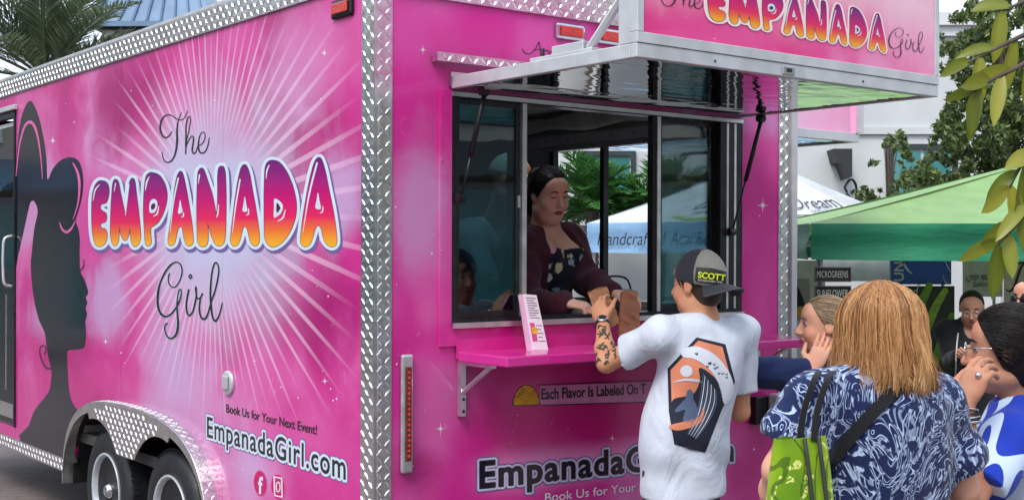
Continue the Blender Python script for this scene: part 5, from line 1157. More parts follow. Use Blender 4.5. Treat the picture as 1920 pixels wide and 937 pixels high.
e = board('blue_banner', 'royal blue banner with white strokes under the green tent', 'banner', (1671, 470, 1784, 533), 10.6, MAT['banner_blue'])
v, fs = text_segs('UN', 1.0, 0, 0.02); A = P(1694, 528, 10.595); k = 0.085/0.729; mk('lettering', np.stack([A[0]-v[:,1]*k, np.full(len(v), 10.594), A[2]+v[:,0]*k], 1), fs, MAT['white'], e)
pdecal('banner_stroke', stroke_sdf(([(1684, 484), (1694, 494), (1702, 506), (1710, 513)], [0.5, 2.2, 2.0, 0.8]), ([(1694, 494), (1690, 500)], [1.2, 0.6])), 10.594, MAT['white'], e); pdecal('banner_stroke', stroke_sdf(([(1770, 486), (1776, 498), (1784, 512)], [0.5, 0.9, 0.5]), ([(1768, 515), (1771, 526), (1777, 532)], [0.3, 0.7, 0.4])), 10.594, MAT['white'], e)
e = board('produce_banner', 'dark banner printed with long green stalks and white script', 'banner', (1664, 536, 1790, 760), 10.5, MAT['banner_dark'])
for pts, w_, m_ in (([(1742, 536), (1722, 580), (1690, 650)], [7, 9, 10], 'stalk'), ([(1772, 545), (1752, 580), (1728, 640), (1708, 690)], [6, 8, 9, 9], 'stalk2'), ([(1785, 590), (1766, 640), (1738, 720)], [5, 8, 8], 'stalk')):
    pdecal('stalk_print', stroke_sdf((pts, w_)), 10.497-(0.002 if m_ == 'stalk2' else 0), MAT[m_], e, 1.0)
ptext('Crafted', (1668, 556), (1722, 553), (1668, 539), 10.493, MAT['white'], e, shear=0.3); ptext('by raw', (1690, 574), (1716, 572), (1690, 562), 10.493, MAT['white'], e, shear=0.3)
e = board('seafood_banner', 'white banner with teal lettering behind the woman in black', 'banner', (1806, 488, 1880, 556), 10.9, MAT['board_white']); ptext('DEEP  OCEAN', (1818, 525), (1866, 524), (1818, 515), 10.895, MAT['tealink'], e); ptext('Seafood', (1824, 538), (1858, 536), (1824, 527), 10.895, MAT['tealink'], e, shear=0.3)
pdecal('fish_print', stroke_sdf(([(1812, 520), (1814, 526), (1818, 528)], 0.8), ([(1840, 520), (1846, 516), (1850, 524), (1840, 520)], 0.6)), 10.895, MAT['tealink'], e, 0.4)
e = board('cream_banner', 'cream cloth banner with a large black script letter at right edge', 'banner', (1884, 486, 1990, 640), 10.2, MAT['cream']); pdecal('script_letter', stroke_sdf(([(1925, 492), (1915, 500), (1908, 520), (1902, 538), (1893, 546), (1886, 542)], [1, 2, 2.4, 2.4, 1.6, 0.8]), ([(1900, 496), (1920, 492), (1935, 494)], [0.8, 1.6, 1])), 10.195, MAT['inkblack'], e)
e = board('white_backboard', 'plain white backboard behind the chalkboard signs', 'board', (1534, 470, 1668, 527), 11.4, MAT['board_white'])
e = board('tall_white_board', 'tall white board with a grey arched picture beside the trailer corner', 'board', (1482, 488, 1532, 690), 11.0, MAT['board_white']); pdecal('picture', poly_sdf([(1488, 522), (1518, 522), (1519, 585), (1516, 600), (1488, 600)], smooth=1), 10.997, MAT['board_grey'], e, 1)
pdecal('picture_plant', poly_sdf([(1489, 540), (1496, 538), (1503, 552), (1509, 572), (1506, 588), (1489, 592)]), 10.994, MAT['chalk'], e, 0.8); pdecal('picture_fruit', poly_sdf([(1490, 582), (1500, 574), (1510, 580), (1509, 592), (1491, 594)]), 10.991, MAT['yellow'], e, 0.6)
e = board('framed_sign', 'small white framed sign standing beside the blonde woman', 'sign', (1700, 655, 1738, 740), 7.2, MAT['board_grey'], frame=(0.014, MAT['board_white']))
tbl = empty('stall_table', (3.6, 10.0, 0), label='black cloth table under the green tent', cat='table'); MB().box((2.4, 9.7, 0.70), (4.8, 10.3, 0.74), 0.01).build('top', MAT['black'], tbl); MB().box((2.42, 9.72, 0.03), (4.78, 10.28, 0.699)).build('cloth_skirt', MAT['black'], tbl)
# ---------------------------------------------------------------- people
def skin_mat(name, col):
    m, nt, b = newmat(name); co = nd(nt, 'TexCoord').outputs['Object']
    n1 = nd(nt, 'TexNoise', {'Vector': co, 'Scale': 14.0, 'Detail': 5.0}).outputs['Fac']; n2 = nd(nt, 'TexNoise', {'Vector': co, 'Scale': 160.0, 'Detail': 3.0}).outputs['Fac']
    red = (min(col[0]*1.05, 1), col[1]*0.80, col[2]*0.74, 1)
    nt.links.new(mixc(nt, maprange(nt, n1, 0.4, 0.75, 0, 0.7), col, red), b.inputs['Base Color']); b.inputs['Roughness'].default_value = 0.62; b.inputs['Specular IOR Level'].default_value = 0.3
    b.inputs['Subsurface Weight'].default_value = 0.12; b.inputs['Subsurface Radius'].default_value = (0.010, 0.004, 0.002); b.inputs['Subsurface Scale'].default_value = 1.0
    bp = nd(nt, 'Bump', {'Height': n2, 'Strength': 0.12, 'Distance': 0.003}); nt.links.new(bp.outputs[0], b.inputs['Normal']); return m
SK_A = skin_mat('tanned_skin', S(206, 150, 116)); SK_B = skin_mat('warm_skin', S(196, 138, 112)); SK_C = skin_mat('fair_skin', S(222, 168, 142)); SK_D = skin_mat('olive_skin', S(196, 142, 116))
def hair_mat(name, d, m_, l):
    m, nt, b = newmat(name); at = nd(nt, 'Attribute', attribute_name='tone').outputs['Fac']; c = ramp(nt, at, [(0, d), (0.5, m_), (1, l)]); nt.links.new(c, b.inputs['Base Color']); b.inputs['Roughness'].default_value = 0.42; b.inputs['Specular IOR Level'].default_value = 0.35
    return m
H_BLOND = hair_mat('golden_brown_hair', S(96, 60, 34), S(176, 124, 76), S(226, 184, 132)); H_DARK = hair_mat('dark_brown_hair', S(16, 12, 12), S(30, 22, 20), S(58, 42, 36)); H_ASH = hair_mat('ash_blonde_hair', S(92, 74, 58), S(150, 124, 98), S(206, 184, 154)); H_BROWN = hair_mat('brown_hair', S(30, 20, 14), S(58, 40, 28), S(90, 66, 48))
def cloth(name, col, rough=0.85, wr=0.35, scale=7.0, var=0.08, stretch=(1, 1, 1)):
    m, nt, b = newmat(name); co = nd(nt, 'TexCoord').outputs['Object']; mp = nd(nt, 'Mapping', {'Vector': co, 'Scale': stretch}).outputs[0]
    n1 = nd(nt, 'TexNoise', {'Vector': mp, 'Scale': scale, 'Detail': 3.0, 'Distortion': 0.8}).outputs['Fac']; n2 = nd(nt, 'TexNoise', {'Vector': co, 'Scale': 220.0, 'Detail': 2.0}).outputs['Fac']
    if isinstance(col, tuple):
        mul = nd(nt, 'VectorMath', {0: col[:3]}, operation='SCALE'); nt.links.new(maprange(nt, n2, 0.3, 0.7, 1-var, 1+var), mul.inputs['Scale']); nt.links.new(mul.outputs[0], b.inputs['Base Color'])
    else: nt.links.new(col(nt, co), b.inputs['Base Color'])
    b.inputs['Roughness'].default_value = rough; b.inputs['Sheen Weight'].default_value = 0.15; b.inputs['Specular IOR Level'].default_value = 0.25
    h_ = mathn(nt, 'ADD', mathn(nt, 'MULTIPLY', n1, 1.0), mathn(nt, 'MULTIPLY', n2, 0.03))
    bp = nd(nt, 'Bump', {'Height': h_, 'Strength': wr, 'Distance': 0.03}); nt.links.new(bp.outputs[0], b.inputs['Normal']); return m
UP = np.array([0, 0, 1.0])
def fr(fw, pitch=0.0, roll=0.0):
    """axes (left, forward, up) of a head or chest facing fw, tilted down by pitch, towards its left by roll"""
    f = nrm([fw[0], fw[1], 0]); l = np.cross(UP, f); f2 = f*math.cos(pitch)-UP*math.sin(pitch); u = UP*math.cos(pitch)+f*math.sin(pitch)
    l2 = l*math.cos(roll)-u*math.sin(roll); u2 = u*math.cos(roll)+l*math.sin(roll); return np.array([l2, f2, u2])
def add_head(V, c, A, s=1.0, jaw=1.0, ears=True):
    l, f, u = A; q = lambda x, y, z: c+(l*x+f*y+u*z)*s
    V.ell(q(0, -0.012, 0.028), np.array([0.074, 0.096, 0.088])*s, A, 0.02); V.ell(q(0, 0.030, -0.030), np.array([0.060*jaw, 0.066, 0.090])*s, A, 0.03)
    V.ell(q(0, 0.055, -0.088), np.array([0.030*jaw, 0.030, 0.026])*s, A, 0.025); V.ell(q(0, 0.062, 0.052), np.array([0.055, 0.030, 0.040])*s, A, 0.03)
    for k in (-1, 1):
        V.ell(q(0.036*k*jaw, 0.062, -0.034), np.array([0.026, 0.026, 0.026])*s, A, 0.022); V.ell(q(0.048*k*jaw, 0.012, -0.072), np.array([0.022, 0.040, 0.026])*s, A, 0.025)
        V.ell(q(0.031*k, 0.098, 0.008), np.array([0.016, 0.012, 0.011])*s, A, 0.012, 'sub')
        if ears: V.ell(q(0.078*k, -0.008, -0.004), np.array([0.009, 0.020, 0.031])*s, A, 0.006); V.ell(q(0.088*k, -0.002, 0.0), np.array([0.006, 0.010, 0.018])*s, A, 0.004, 'sub')
    V.cone(q(0, 0.092, 0.018), q(0, 0.116, -0.028), 0.007*s, 0.012*s, 0.010); V.ell(q(0, 0.104, -0.031), np.array([0.017, 0.013, 0.009])*s, A, 0.008)
    V.ell(q(0, 0.092, -0.058), np.array([0.022, 0.011, 0.0065])*s, A, 0.006); V.ell(q(0, 0.090, -0.068), np.array([0.019, 0.011, 0.0065])*s, A, 0.006)
def face_bits(parent, c, A, s=1.0, hair=None, lid=0.4, lip=S(160, 84, 80), eyes=True):
    l, f, u = A; q = lambda x, y, z: c+(l*x+f*y+u*z)*s
    for k in (-1, 1):
        if eyes: e_ = MB().lathe(q(0.031*k, 0.078, 0.007), f, [(0.012*s, -0.004), (0.0125*s, 0.002*s), (0.009*s, 0.0085*s), (0.0045*s, 0.0115*s), (0, 0.0122*s)], 12).build('eye', EYE, parent, True)
        if eyes: MB().lathe(q(0.031*k, 0.0885, 0.006), f, [(0.0058*s, -0.002), (0.0055*s, 0.0015*s), (0, 0.0022*s)], 10).build('iris', IRIS, e_, True)
        MB().tube([q(0.018*k, 0.088, 0.013-0.004*lid), q(0.031*k, 0.0925, 0.0165-0.010*lid), q(0.045*k, 0.083, 0.010-0.004*lid)], [0.0015*s, 0.0026*s, 0.0012*s], 5).build('eyelash', IRIS, parent)
        if hair: MB().tube([q(0.014*k, 0.094, 0.031), q(0.030*k, 0.093, 0.036), q(0.048*k, 0.081, 0.029)], [0.0032*s, 0.0034*s, 0.0014*s], 5).build('eyebrow', hair, parent, True)
    lm = plain('lips', lip, 0.4); mb = MB()
    for z, r in ((-0.0565, 0.0042), (-0.0665, 0.0052)): mb.tube([q(-0.022, 0.089, -0.061), q(-0.011, 0.1005, z), q(0, 0.1035, z), q(0.011, 0.1005, z), q(0.022, 0.089, -0.061)], [0.001*s, r*s, r*s, r*s, 0.001*s], 6)
    mb.build('mouth', lm, parent, True)
EYE = plain('eye_white', (0.34, 0.31, 0.29, 1), 0.3); IRIS = plain('dark_iris', (0.02, 0.014, 0.01, 1), 0.2)
def add_hand(V, w_, f, n, thumb, curl=(0.5, 0.6, 0.4), spread=0.10, s=1.0, tcurl=0.3, vary=0.12):
    """wrist point, finger direction, palm normal, thumb side (vector)"""
    f = nrm(f); n = nrm(np.asarray(n)-f*np.dot(n, f)); t = np.cross(f, n); t = t if np.dot(t, thumb) > 0 else -t; A = np.array([t, n, f])
    V.cone(w_-f*0.02*s, w_+f*0.03*s, 0.024*s, 0.026*s, 0.02, flat=(n, 0.72)); V.ell(w_+f*0.055*s, np.array([0.040, 0.0165, 0.050])*s, A, 0.016)
    offs = [0.030, 0.010, -0.010, -0.029]; ln = [0.072, 0.080, 0.075, 0.058]
    for i in range(4):
        b = w_+f*(0.090-0.006*abs(i-1.2))*s+t*offs[i]*s; d = nrm(f+t*spread*(1.5-i)*0.5); V.cone(w_+f*0.03*s+t*offs[i]*0.6*s, b, 0.012*s, 0.0098*s, 0.008); ang = 0.0; p = b
        for j, (fr_, c_) in enumerate(zip((0.46, 0.30, 0.24), curl)):
            ang += c_*(1+vary*(i-1.5)); dd = nrm(d*math.cos(ang)+n*math.sin(ang)); qn = p+dd*ln[i]*fr_*s; V.cone(p, qn, (0.0095-0.0008*j)*s, (0.0087-0.0009*j)*s, 0.003); p = qn
    tb0 = w_+f*0.022*s+t*0.026*s; d1 = nrm(f*0.62+t*0.72+n*0.25); p1 = tb0+d1*0.045*s; d2 = nrm(f*(0.85)+t*(0.35-tcurl)+n*(0.3+tcurl)); p2 = p1+d2*0.032*s; p3 = p2+nrm(d2+n*tcurl*0.6)*0.026*s
    V.cone(tb0-d1*0.01, p1, 0.017*s, 0.0115*s, 0.012); V.cone(p1, p2, 0.0112*s, 0.0098*s, 0.003); V.cone(p2, p3, 0.0098*s, 0.0078*s, 0.003)
def torso(V, J, A, g=0.0, k=0.05, w=1.0, d=1.0, belly=0.0, bust=0.0, seat=1.0):
    """chest, waist, hips between neck point N and hip point H; g inflates"""
    l, f, u = A; N, H = J['N'], J['H']; ax = N-H; at = lambda t, y=0.0: H+ax*t+f*y; sw = J['sw']*w
    up_ = nrm(ax); B = np.array([l, np.cross(up_, l), up_]); L = np.linalg.norm(ax)
    V.ell(at(0.76, -0.005), (sw*0.86+g, 0.105*d+g, L*0.27+g), B, k); V.ell(at(0.45, 0.0+belly*0.3), (sw*0.74+g, 0.098*d+belly*0.6+g, L*0.30+g), B, k); V.ell(at(0.16, 0.0), (sw*0.84*seat+g, 0.112*d*seat+g, L*0.28+g), B, k)
    if bust:
        for s_ in (-1, 1): V.ell(at(0.62, 0.085*d)+l*0.075*s_*w, (0.062+g+bust*0.3, 0.055+bust+g, 0.065+bust*0.3+g), B, k)
    for sh in (J['shL'], J['shR']):
        V.cone(at(0.93), sh, 0.050+g, 0.050+g, k); V.cone(at(0.78)+0.3*(sh-at(0.9)), sh, 0.07+g, 0.048+g, k)
    V.cone(at(0.90), at(1.02), 0.062+g*0.8, 0.050+g*0.6, k)
def arms(V, J, sides='LR', g=0.0, upto=2.0, s=1.0, k=0.02):
    """upto: 0..1 along the upper arm, 1..2 along the forearm"""
    for sd_ in sides:
        a, b, c = J['sh'+sd_], J['el'+sd_], J['wr'+sd_]
        if upto <= 1: V.cone(a, a+(b-a)*upto, 0.050*s+g, (0.050-0.010*upto)*s+g, k); continue
        V.cone(a, b, 0.050*s+g, 0.038*s+g, k); t = upto-1; V.cone(b, b+(c-b)*0.35*min(t/0.35, 1), 0.037*s+g, 0.041*s+g, k)
        if t > 0.35: V.cone(b+(c-b)*0.35, b+(c-b)*t, 0.041*s+g, (0.041-0.016*(t-0.35)/0.65)*s+g, k)
def legs(V, J, g=0.0, s=1.0, upto=2.0):
    for sd_ in 'LR':
        a, b, c = J['hp'+sd_], J['kn'+sd_], J['an'+sd_]; V.cone(a, b, 0.085*s+g, 0.055*s+g, 0.03)
        if upto > 1: V.cone(b, b+(c-b)*0.35, 0.052*s+g, 0.055*s+g, 0.02); V.cone(b+(c-b)*0.35, c, 0.055*s+g, 0.037*s+g, 0.02)
def rig(N, H, fw, sw, ground=0.0, drop=0.05, step=0.09):
    A = fr(fw); l, f, u = A; J = {'N': np.array(N), 'H': np.array(H), 'sw': sw, 'A': A}; J['shL'] = J['N']+l*sw-u*drop; J['shR'] = J['N']-l*sw-u*drop
    for s_, sd_ in ((1, 'L'), (-1, 'R')):
        J['hp'+sd_] = J['H']+l*0.085*s_-u*0.03; gx = np.array([H[0], H[1], ground])+l*step*s_+f*0.02*s_; J['an'+sd_] = gx+u*0.08; J['kn'+sd_] = (J['hp'+sd_]+J['an'+sd_])/2+f*0.03
        J['elL'] = J['shL']-u*0.28+l*0.04; J['wrL'] = J['elL']-u*0.24+f*0.06; J['elR'] = J['shR']-u*0.28-l*0.04; J['wrR'] = J['elR']-u*0.24+f*0.06
    return J
def bounds(J, pts=(), m=0.17):
    q = np.array([v for v in J.values() if isinstance(v, np.ndarray) and v.shape == (3,)]+[np.asarray(p) for p in pts]); return q.min(0)-m, q.max(0)+m
def shoes(e, J, mat, ground=0.0):
    for sd_ in 'LR':
        a = J['an'+sd_]; f = J['A'][1]; V = Vol(a-0.2, a+0.22, 0.008); V.cone([a[0]-f[0]*0.03, a[1]-f[1]*0.03, ground+0.045], [a[0]+f[0]*0.14, a[1]+f[1]*0.14, ground+0.035], 0.045, 0.036, 0.02); V.cone(a, [a[0], a[1], ground+0.05], 0.05, 0.05, 0.02); V.plane((0, 0, ground+0.002), (0, 0, -1)); V.build('shoe', mat, e)
def strands(name, paths, r0, r1, mat, parent, seed=0, tone=(0.5, 0.22), rooted=0.0, bias=None):
    rs = np.random.RandomState(seed); P_ = np.asarray(paths); n, m_, _ = P_.shape; T = np.gradient(P_, axis=1); T /= np.linalg.norm(T, axis=2)[..., None]+1e-9
    S_ = np.cross(T, rs.normal(size=(n, 1, 3))); S_ /= np.linalg.norm(S_, axis=2)[..., None]+1e-9; B_ = np.cross(T, S_); rad = np.linspace(r0, r1, m_)[None, :, None]*(0.7+0.6*rs.rand(n, 1, 1)); V = []
    for k in range(3):
        a = 2*math.pi*k/3; V.append(P_+rad*(S_*math.cos(a)+B_*math.sin(a)))
    V = np.stack(V, 2).reshape(-1, 3); i = (np.arange(n)[:, None, None]*m_+np.arange(m_-1)[None, :, None])*3; k = np.arange(3)[None, None]; k2 = (k+1) % 3
    Fq = np.stack([i+k, i+k2, i+3+k2, i+3+k], -1).reshape(-1, 4); tn = np.clip(tone[0]+tone[1]*rs.normal(size=(n, 1))+rooted*np.linspace(-1, 1, m_)[None], 0, 1).repeat(3, 1).reshape(-1) if rooted == 0 else np.clip((tone[0]+tone[1]*rs.normal(size=(n, 1)))+rooted*np.linspace(-1, 1, m_)[None], 0, 1).repeat(3, 1).reshape(-1)
    if bias is not None: tn = np.clip(tone[0]+np.asarray(bias)[:, None]+tone[1]*rs.normal(size=(n, 1))+rooted*np.linspace(-1, 1, m_)[None], 0, 1).repeat(3, 1).reshape(-1)
    if rooted == 0: tn = np.clip(tone[0]+tone[1]*rs.normal(size=n), 0, 1).repeat(m_*3)
    o = mk(name, V, Fq, mat, parent, True, col=tn); return props(o, kind='stuff')
def cap_hair(parent, c, A, mat, s=1.0, thick=0.012, line=(0.050, 0.050), tilt=(0.85, -0.55), bun=None, tail=None, h=0.006, n=900, flow='back', tone=(0.45, 0.2), name='hair', seed=1, extra=None):
    """hair following the skull, cut at a hairline plane; strands flow backwards or down"""
    l, f, u = A; q = lambda x, y, z: c+(l*x+f*y+u*z)*s; V = Vol(c-0.26, c+0.26, h); R_ = np.array([0.074, 0.096, 0.088])*s+thick
    V.ell(q(0, -0.012, 0.028), R_, A, 0.02); V.ell(q(0, -0.045, -0.03), np.array([0.062, 0.055, 0.06])*s+thick*0.6, A, 0.02)
    V.plane(q(0, line[0], line[1]), f*tilt[0]+u*tilt[1])
    if bun: V.ell(q(*bun[0]), np.array(bun[1])*s, A, 0.015)
    if extra: extra(V, q)
    o = V.build(name, mat, parent); at = o.data.attributes.new('tone', 'FLOAT', 'POINT'); at.data.foreach_set('value', np.full(len(o.data.vertices), tone[0]-0.1))
    if n:
        rs = np.random.RandomState(seed); pts = []; cc = q(0, -0.012, 0.028); pn = nrm(f*tilt[0]+u*tilt[1]); pp = q(0, line[0], line[1])
        while len(pts) < n:
            d = nrm(rs.normal(size=3)); p = cc+A.T @ (d*(R_+0.002)); 
            if np.dot(p-pp, pn) > -0.002: continue
            path = [p]
            for i in range(9):
                fl = (-f*1.0-u*0.35 if flow == 'back' else (p-cc)*4-u*1.0-f*0.25)+rs.normal(size=3)*0.18; x = path[-1]+nrm(fl)*0.012; lo = A @ (x-cc)/(R_+0.003); lo = lo/max(np.linalg.norm(lo), 1e-6)*(1+0.015*rs.rand()); x = cc+A.T @ (lo*(R_+0.002)); path.append(x)
            pts.append(path)
        strands('hair_strands', pts, 0.0012, 0.0005, mat, o, seed, tone)
    return o
def on_mesh(obj, off=0.003):
    """photo pixel -> the point where that line of sight meets a garment, lifted off its surface"""
    M = np.array(wmat(obj)); me = obj.data; vs = [tuple((M[:3,:3] @ np.array(v.co[:]))+M[:3,3]) for v in me.vertices]; bv = BVHTree.FromPolygons(vs, [tuple(p.vertices) for p in me.polygons]); O = Vector((0, 0, CH)); last = [Vector((0, 5, 1))]
    def m(x, y):
        out = []
        for a, b in zip(np.ravel(x), np.ravel(y)):
            d = Vector(((a-CX)/F, 1, (CY-b)/F)).normalized(); h_ = bv.ray_cast(O, d)
            if h_[0] is None: p = last[0]
            else:
                nn = h_[1] if h_[1].dot(d) < 0 else -h_[1]; p = h_[0]+nn*off*0.6-d*off*0.6; last[0] = p
            out.append(tuple(p))
        return np.array(out)
    return m
def person(name_label, at, group=None):
    return empty('person', at, label=name_label, cat='person', group=group)

# ============ customer in white T-shirt and backwards cap, reaching to the window
SHIRT_W = cloth('white_cotton', (0.60, 0.65, 0.74, 1), wr=0.8, scale=6.5, var=0.04, stretch=(1, 1, 0.6)); NAVY = cloth('navy_cotton', (0.012, 0.016, 0.035, 1), wr=0.3)
CAPG = cloth('grey_twill', S(132, 130, 122), wr=0.05, scale=40, var=0.15); CAPD = cloth('dark_grey_twill', S(46, 47, 54), wr=0.05, scale=40, var=0.15)
J = rig(P(1316, 604, 4.97), (P(1279, 0, 5.0)[0], 5.0, 0.93), (-0.5, 0.866), 0.195, drop=0.045)
J['elL'] = P(1137, 680, 5.02); J['wrL'] = P(1130, 606, 5.26); J['elR'] = P(1388, 772, 5.14); J['wrR'] = P(1300, 720, 5.42)
man = person('man in white printed T-shirt and backwards grey cap reaching to the serving window', (J['H'][0], J['H'][1], 0)); A = fr((-0.72, 0.69), 0.02); HC = P(1308, 535, 4.98); lo, hi = bounds(J, [HC, HC+0.1]); V = Vol(lo, hi, 0.0055)
torso(V, J, J['A']); arms(V, J, s=1.0); legs(V, J); add_head(V, HC, A); V.cone(HC-A[2]*0.05-A[1]*0.02, J['N']-UP*0.03, 0.055, 0.062, 0.03)
add_hand(V, J['wrL'], (-0.20, 0.50, 0.84), (0.62, 0.72, -0.1), (0.9, -0.2, 0.2), (0.55, 0.7, 0.4), s=1.02); add_hand(V, J['wrR'], (-0.6, 0.75, 0.3), (-0.5, 0.2, 0.8), (-0.3, -0.8, 0), (0.5, 0.6, 0.4))
mbody = V.build('body', SK_A, man); face_bits(mbody, HC, A, hair=H_BROWN)
# T-shirt
V = Vol(lo, hi, 0.007); torso(V, J, J['A'], 0.014, 0.045, w=1.0, d=1.05); l, f, u = J['A']
V.cone(J['H']-UP*0.22-f*0.01, J['H']+UP*0.12, 0.186, 0.172, 0.05, flat=(f, 0.78)); V.cone(J['H']+UP*0.05-f*0.01, J['N']-UP*0.20, 0.166, 0.172, 0.06, flat=(f, 0.74))
for sd_, t in (('L', 0.60), ('R', 0.74)):
    a, b = J['sh'+sd_], J['el'+sd_]; V.cone(a, a+(b-a)*(t+0.15), 0.062, 0.072, 0.035); d = nrm(b-a); pt = a+(b-a)*t; V.planeif(pt, d, pt+d*0.07, 0.105)
V.wrinkle(0.0085, 30.0, 3, (1, 1, 0.6)); V.plane((0.7, 0, P(0, 928, 5.0)[2]), (0.02, 0.0, -1)); V.ell(J['N']+UP*0.055+f*0.025, (0.080, 0.085, 0.060), J['A'], 0.008, 'sub')
shirt = V.build('t_shirt', SHIRT_W, man, 2)
V = Vol(lo, hi, 0.009); V.ell(J['H']-UP*0.02, (0.145, 0.11, 0.13), J['A'], 0.04); legs(V, J, 0.012, 0.95); V.plane((0, 0, 0.42), (0, 0, -1)); V.plane((0, 0, 0.99), (0, 0, 1)); V.wrinkle(0.003, 30, 1); V.build('shorts', NAVY, man); shoes(man, J, CAPD)
# hair and cap worn backwards
l, f, u = A; q = lambda x, y, z: HC+l*x+f*y+u*z
cap_hair(man, HC, A, H_BROWN, thick=0.004, line=(0.03, 0.0), tilt=(0.9, -0.45), n=500, flow='down', tone=(0.5, 0.2))
V = Vol(HC-0.2, HC+0.2, 0.0045); R_ = np.array([0.088, 0.111, 0.118]); V.ell(q(0, -0.012, 0.028), R_, A, 0.0); V.plane(q(0, -0.012, 0.012), -u*0.97+f*0.22); capo = V.build('cap', CAPD, man)
V = Vol(HC-0.2, HC+0.2, 0.0045); V.ell(q(0, -0.0145, 0.028), R_+0.0015, A, 0.0); V.plane(q(0, -0.012, 0.014), -u*0.97+f*0.22); V.plane(q(0, -0.04, 0.0), f); 
V.build('cap_front', CAPG, capo)
bv = []; n1, n2 = 16, 8                                    # curved brim over the nape
for i in range(n1+1):
    an = -1.02+2.04*i/n1
    for j in range(n2+1):
        t = j/n2; rr = 0.098+0.078*t*(math.cos(an*0.95)**0.7); sx, sy = math.sin(an), math.cos(an); bv.append(q(0.080/0.098*rr*sx*(1-0.04*t), -0.012-rr*sy*1.08, 0.010-0.022*t-0.030*sx*sx*(0.4+t)))
bf = [(i*(n2+1)+j, i*(n2+1)+j+1, (i+1)*(n2+1)+j+1, (i+1)*(n2+1)+j) for i in range(n1) for j in range(n2)]; nb_ = len(bv); bv += [p-u*0.004 for p in bv]; bf += [tuple(k+nb_ for k in q_)[::-1] for q_ in bf[:]]
edge = [i*(n2+1)+n2 for i in range(n1+1)]; bf += [(edge[i], edge[i+1], edge[i+1]+nb_, edge[i]+nb_) for i in range(n1)]
mk('cap_brim', bv, bf, CAPD, capo, True); MB().lathe(q(0, -0.012, 0.132), u, [(0.008, 0), (0.007, 0.004), (0, 0.006)], 10).build('cap_button', CAPD, capo)
om = on_mesh(capo, 0.008); PATCH = plain('black_patch', (0.008, 0.009, 0.008, 1), 0.6); NEON = plain('neon_yellow_ink', S(206, 222, 30), 0.5); WINK = plain('white_ink', (0.7, 0.7, 0.7, 1), 0.5)
decal('cap_patch', poly_sdf([(1306, 501), (1334, 503), (1361, 510), (1359, 534), (1332, 531), (1303, 526)], smooth=1), om, PATCH, capo, res=1.5, maxrun=2)
def mtext(body, p0, p1, cap, mp, mat, parent, name='lettering', offset=0.0):
    v, fs = text_segs(body, 1.0, 0.0, offset); x0, x1 = v[:,0].min(), v[:,0].max(); p0, p1, cap = (np.array(k, float) for k in (p0, p1, cap)); px = p0[None]+((v[:,0]-x0)/(x1-x0))[:, None]*(p1-p0)[None]+(v[:,1]/0.729)[:, None]*(cap-p0)[None]; mk(name, mp(px[:,0], px[:,1]), fs, mat, parent)['kind'] = 'stuff'
om2 = on_mesh(capo, 0.011); mtext('SCOTT', (1309, 520), (1357, 526), (1310, 509), om2, NEON, capo, offset=0.03); mtext('ESTABLISHED 1996', (1310, 526), (1352, 530.5), (1310, 522.5), om2, WINK, capo)
# print on the back of the shirt: coffin frame with a sun, a breaking wave and a hooded rider
om = on_mesh(shirt, 0.002); om2 = on_mesh(shirt, 0.0033); om3 = on_mesh(shirt, 0.0046); om4 = on_mesh(shirt, 0.0060)
INK = plain('navy_black_ink', S(24, 30, 48), 0.7); PEACH = plain('peach_ink', S(226, 138, 104), 0.7); PALE = plain('pale_ink', S(214, 220, 232), 0.7); GREYI = plain('slate_ink', S(84, 98, 128), 0.7)
D = lambda nm, fn, o_, m_, r=1.0: decal(nm, fn, o_, m_, shirt, res=r, maxrun=4)
cof = [(1306, 632), (1360, 645), (1378, 715), (1352, 770), (1322, 848), (1264, 832), (1254, 770), (1252, 690)]
D('print_frame', poly_sdf(cof, smooth=1), om, INK, 1.6); inn = [(1309, 638), (1354, 650), (1371, 714), (1346, 768), (1318, 840), (1270, 826), (1260, 768), (1258, 693)]
D('print_field', poly_sdf(inn, smooth=1), om2, PEACH, 1.6)
D('print_sea', poly_sdf([(1263, 748), (1285, 742), (1302, 735), (1312, 712), (1310, 690), (1325, 695), (1345, 715), (1354, 745), (1346, 768), (1318, 840), (1270, 826), (1260, 768)]), om3, INK, 1.4)
D('print_sun', poly_sdf([(1287+11*math.cos(t), 695+11*math.sin(t)) for t in np.linspace(0, 6.28, 16, endpoint=False)]), om3, PALE, 0.8)
D('print_wave', poly_sdf([(1277, 660), (1285, 652), (1310, 650), (1340, 665), (1362, 690), (1373, 715), (1374, 740), (1358, 758), (1350, 730), (1340, 705), (1322, 685), (1300, 672), (1287, 670), (1280, 668)]), om3, PALE, 1.0)
D('print_cloud', stroke_sdf(([(1262, 716), (1285, 711), (1308, 713), (1318, 716)], [0.5, 2, 2.4, 0.5])), om3, PALE, 0.8)
for k in range(9): D('print_line', stroke_sdf(([(1318+3*k, 700+4*k), (1314+3.4*k, 735+3*k), (1306+2.6*k, 775+2*k), (1288+2.2*k, 812+1.2*k)], [0.5, 0.9, 0.9, 0.4])), om4, PALE if k % 2 else GREYI, 0.7)
rs_ = random.Random(2)
for k in range(13): x, y = rs_.uniform(1300, 1362), 0; y = 660+(x-1300)*0.55+rs_.uniform(0, 14); D('print_mark', stroke_sdf(([(x, y), (x+3, y+2), (x+4, y-1)], 0.6)), om4, INK, 0.5)
D('print_rider', poly_sdf([(1288, 733), (1294, 729), (1299, 735), (1300, 748), (1306, 760), (1308, 782), (1296, 790), (1280, 788), (1284, 768), (1270, 772), (1266, 768), (1280, 752), (1286, 744)]), om4, GREYI, 0.7)
D('print_board', poly_sdf([(1255, 797), (1280, 790), (1310, 780), (1318, 762), (1320, 772), (1314, 790), (1290, 802), (1266, 806)]), om4, PEACH, 0.8)
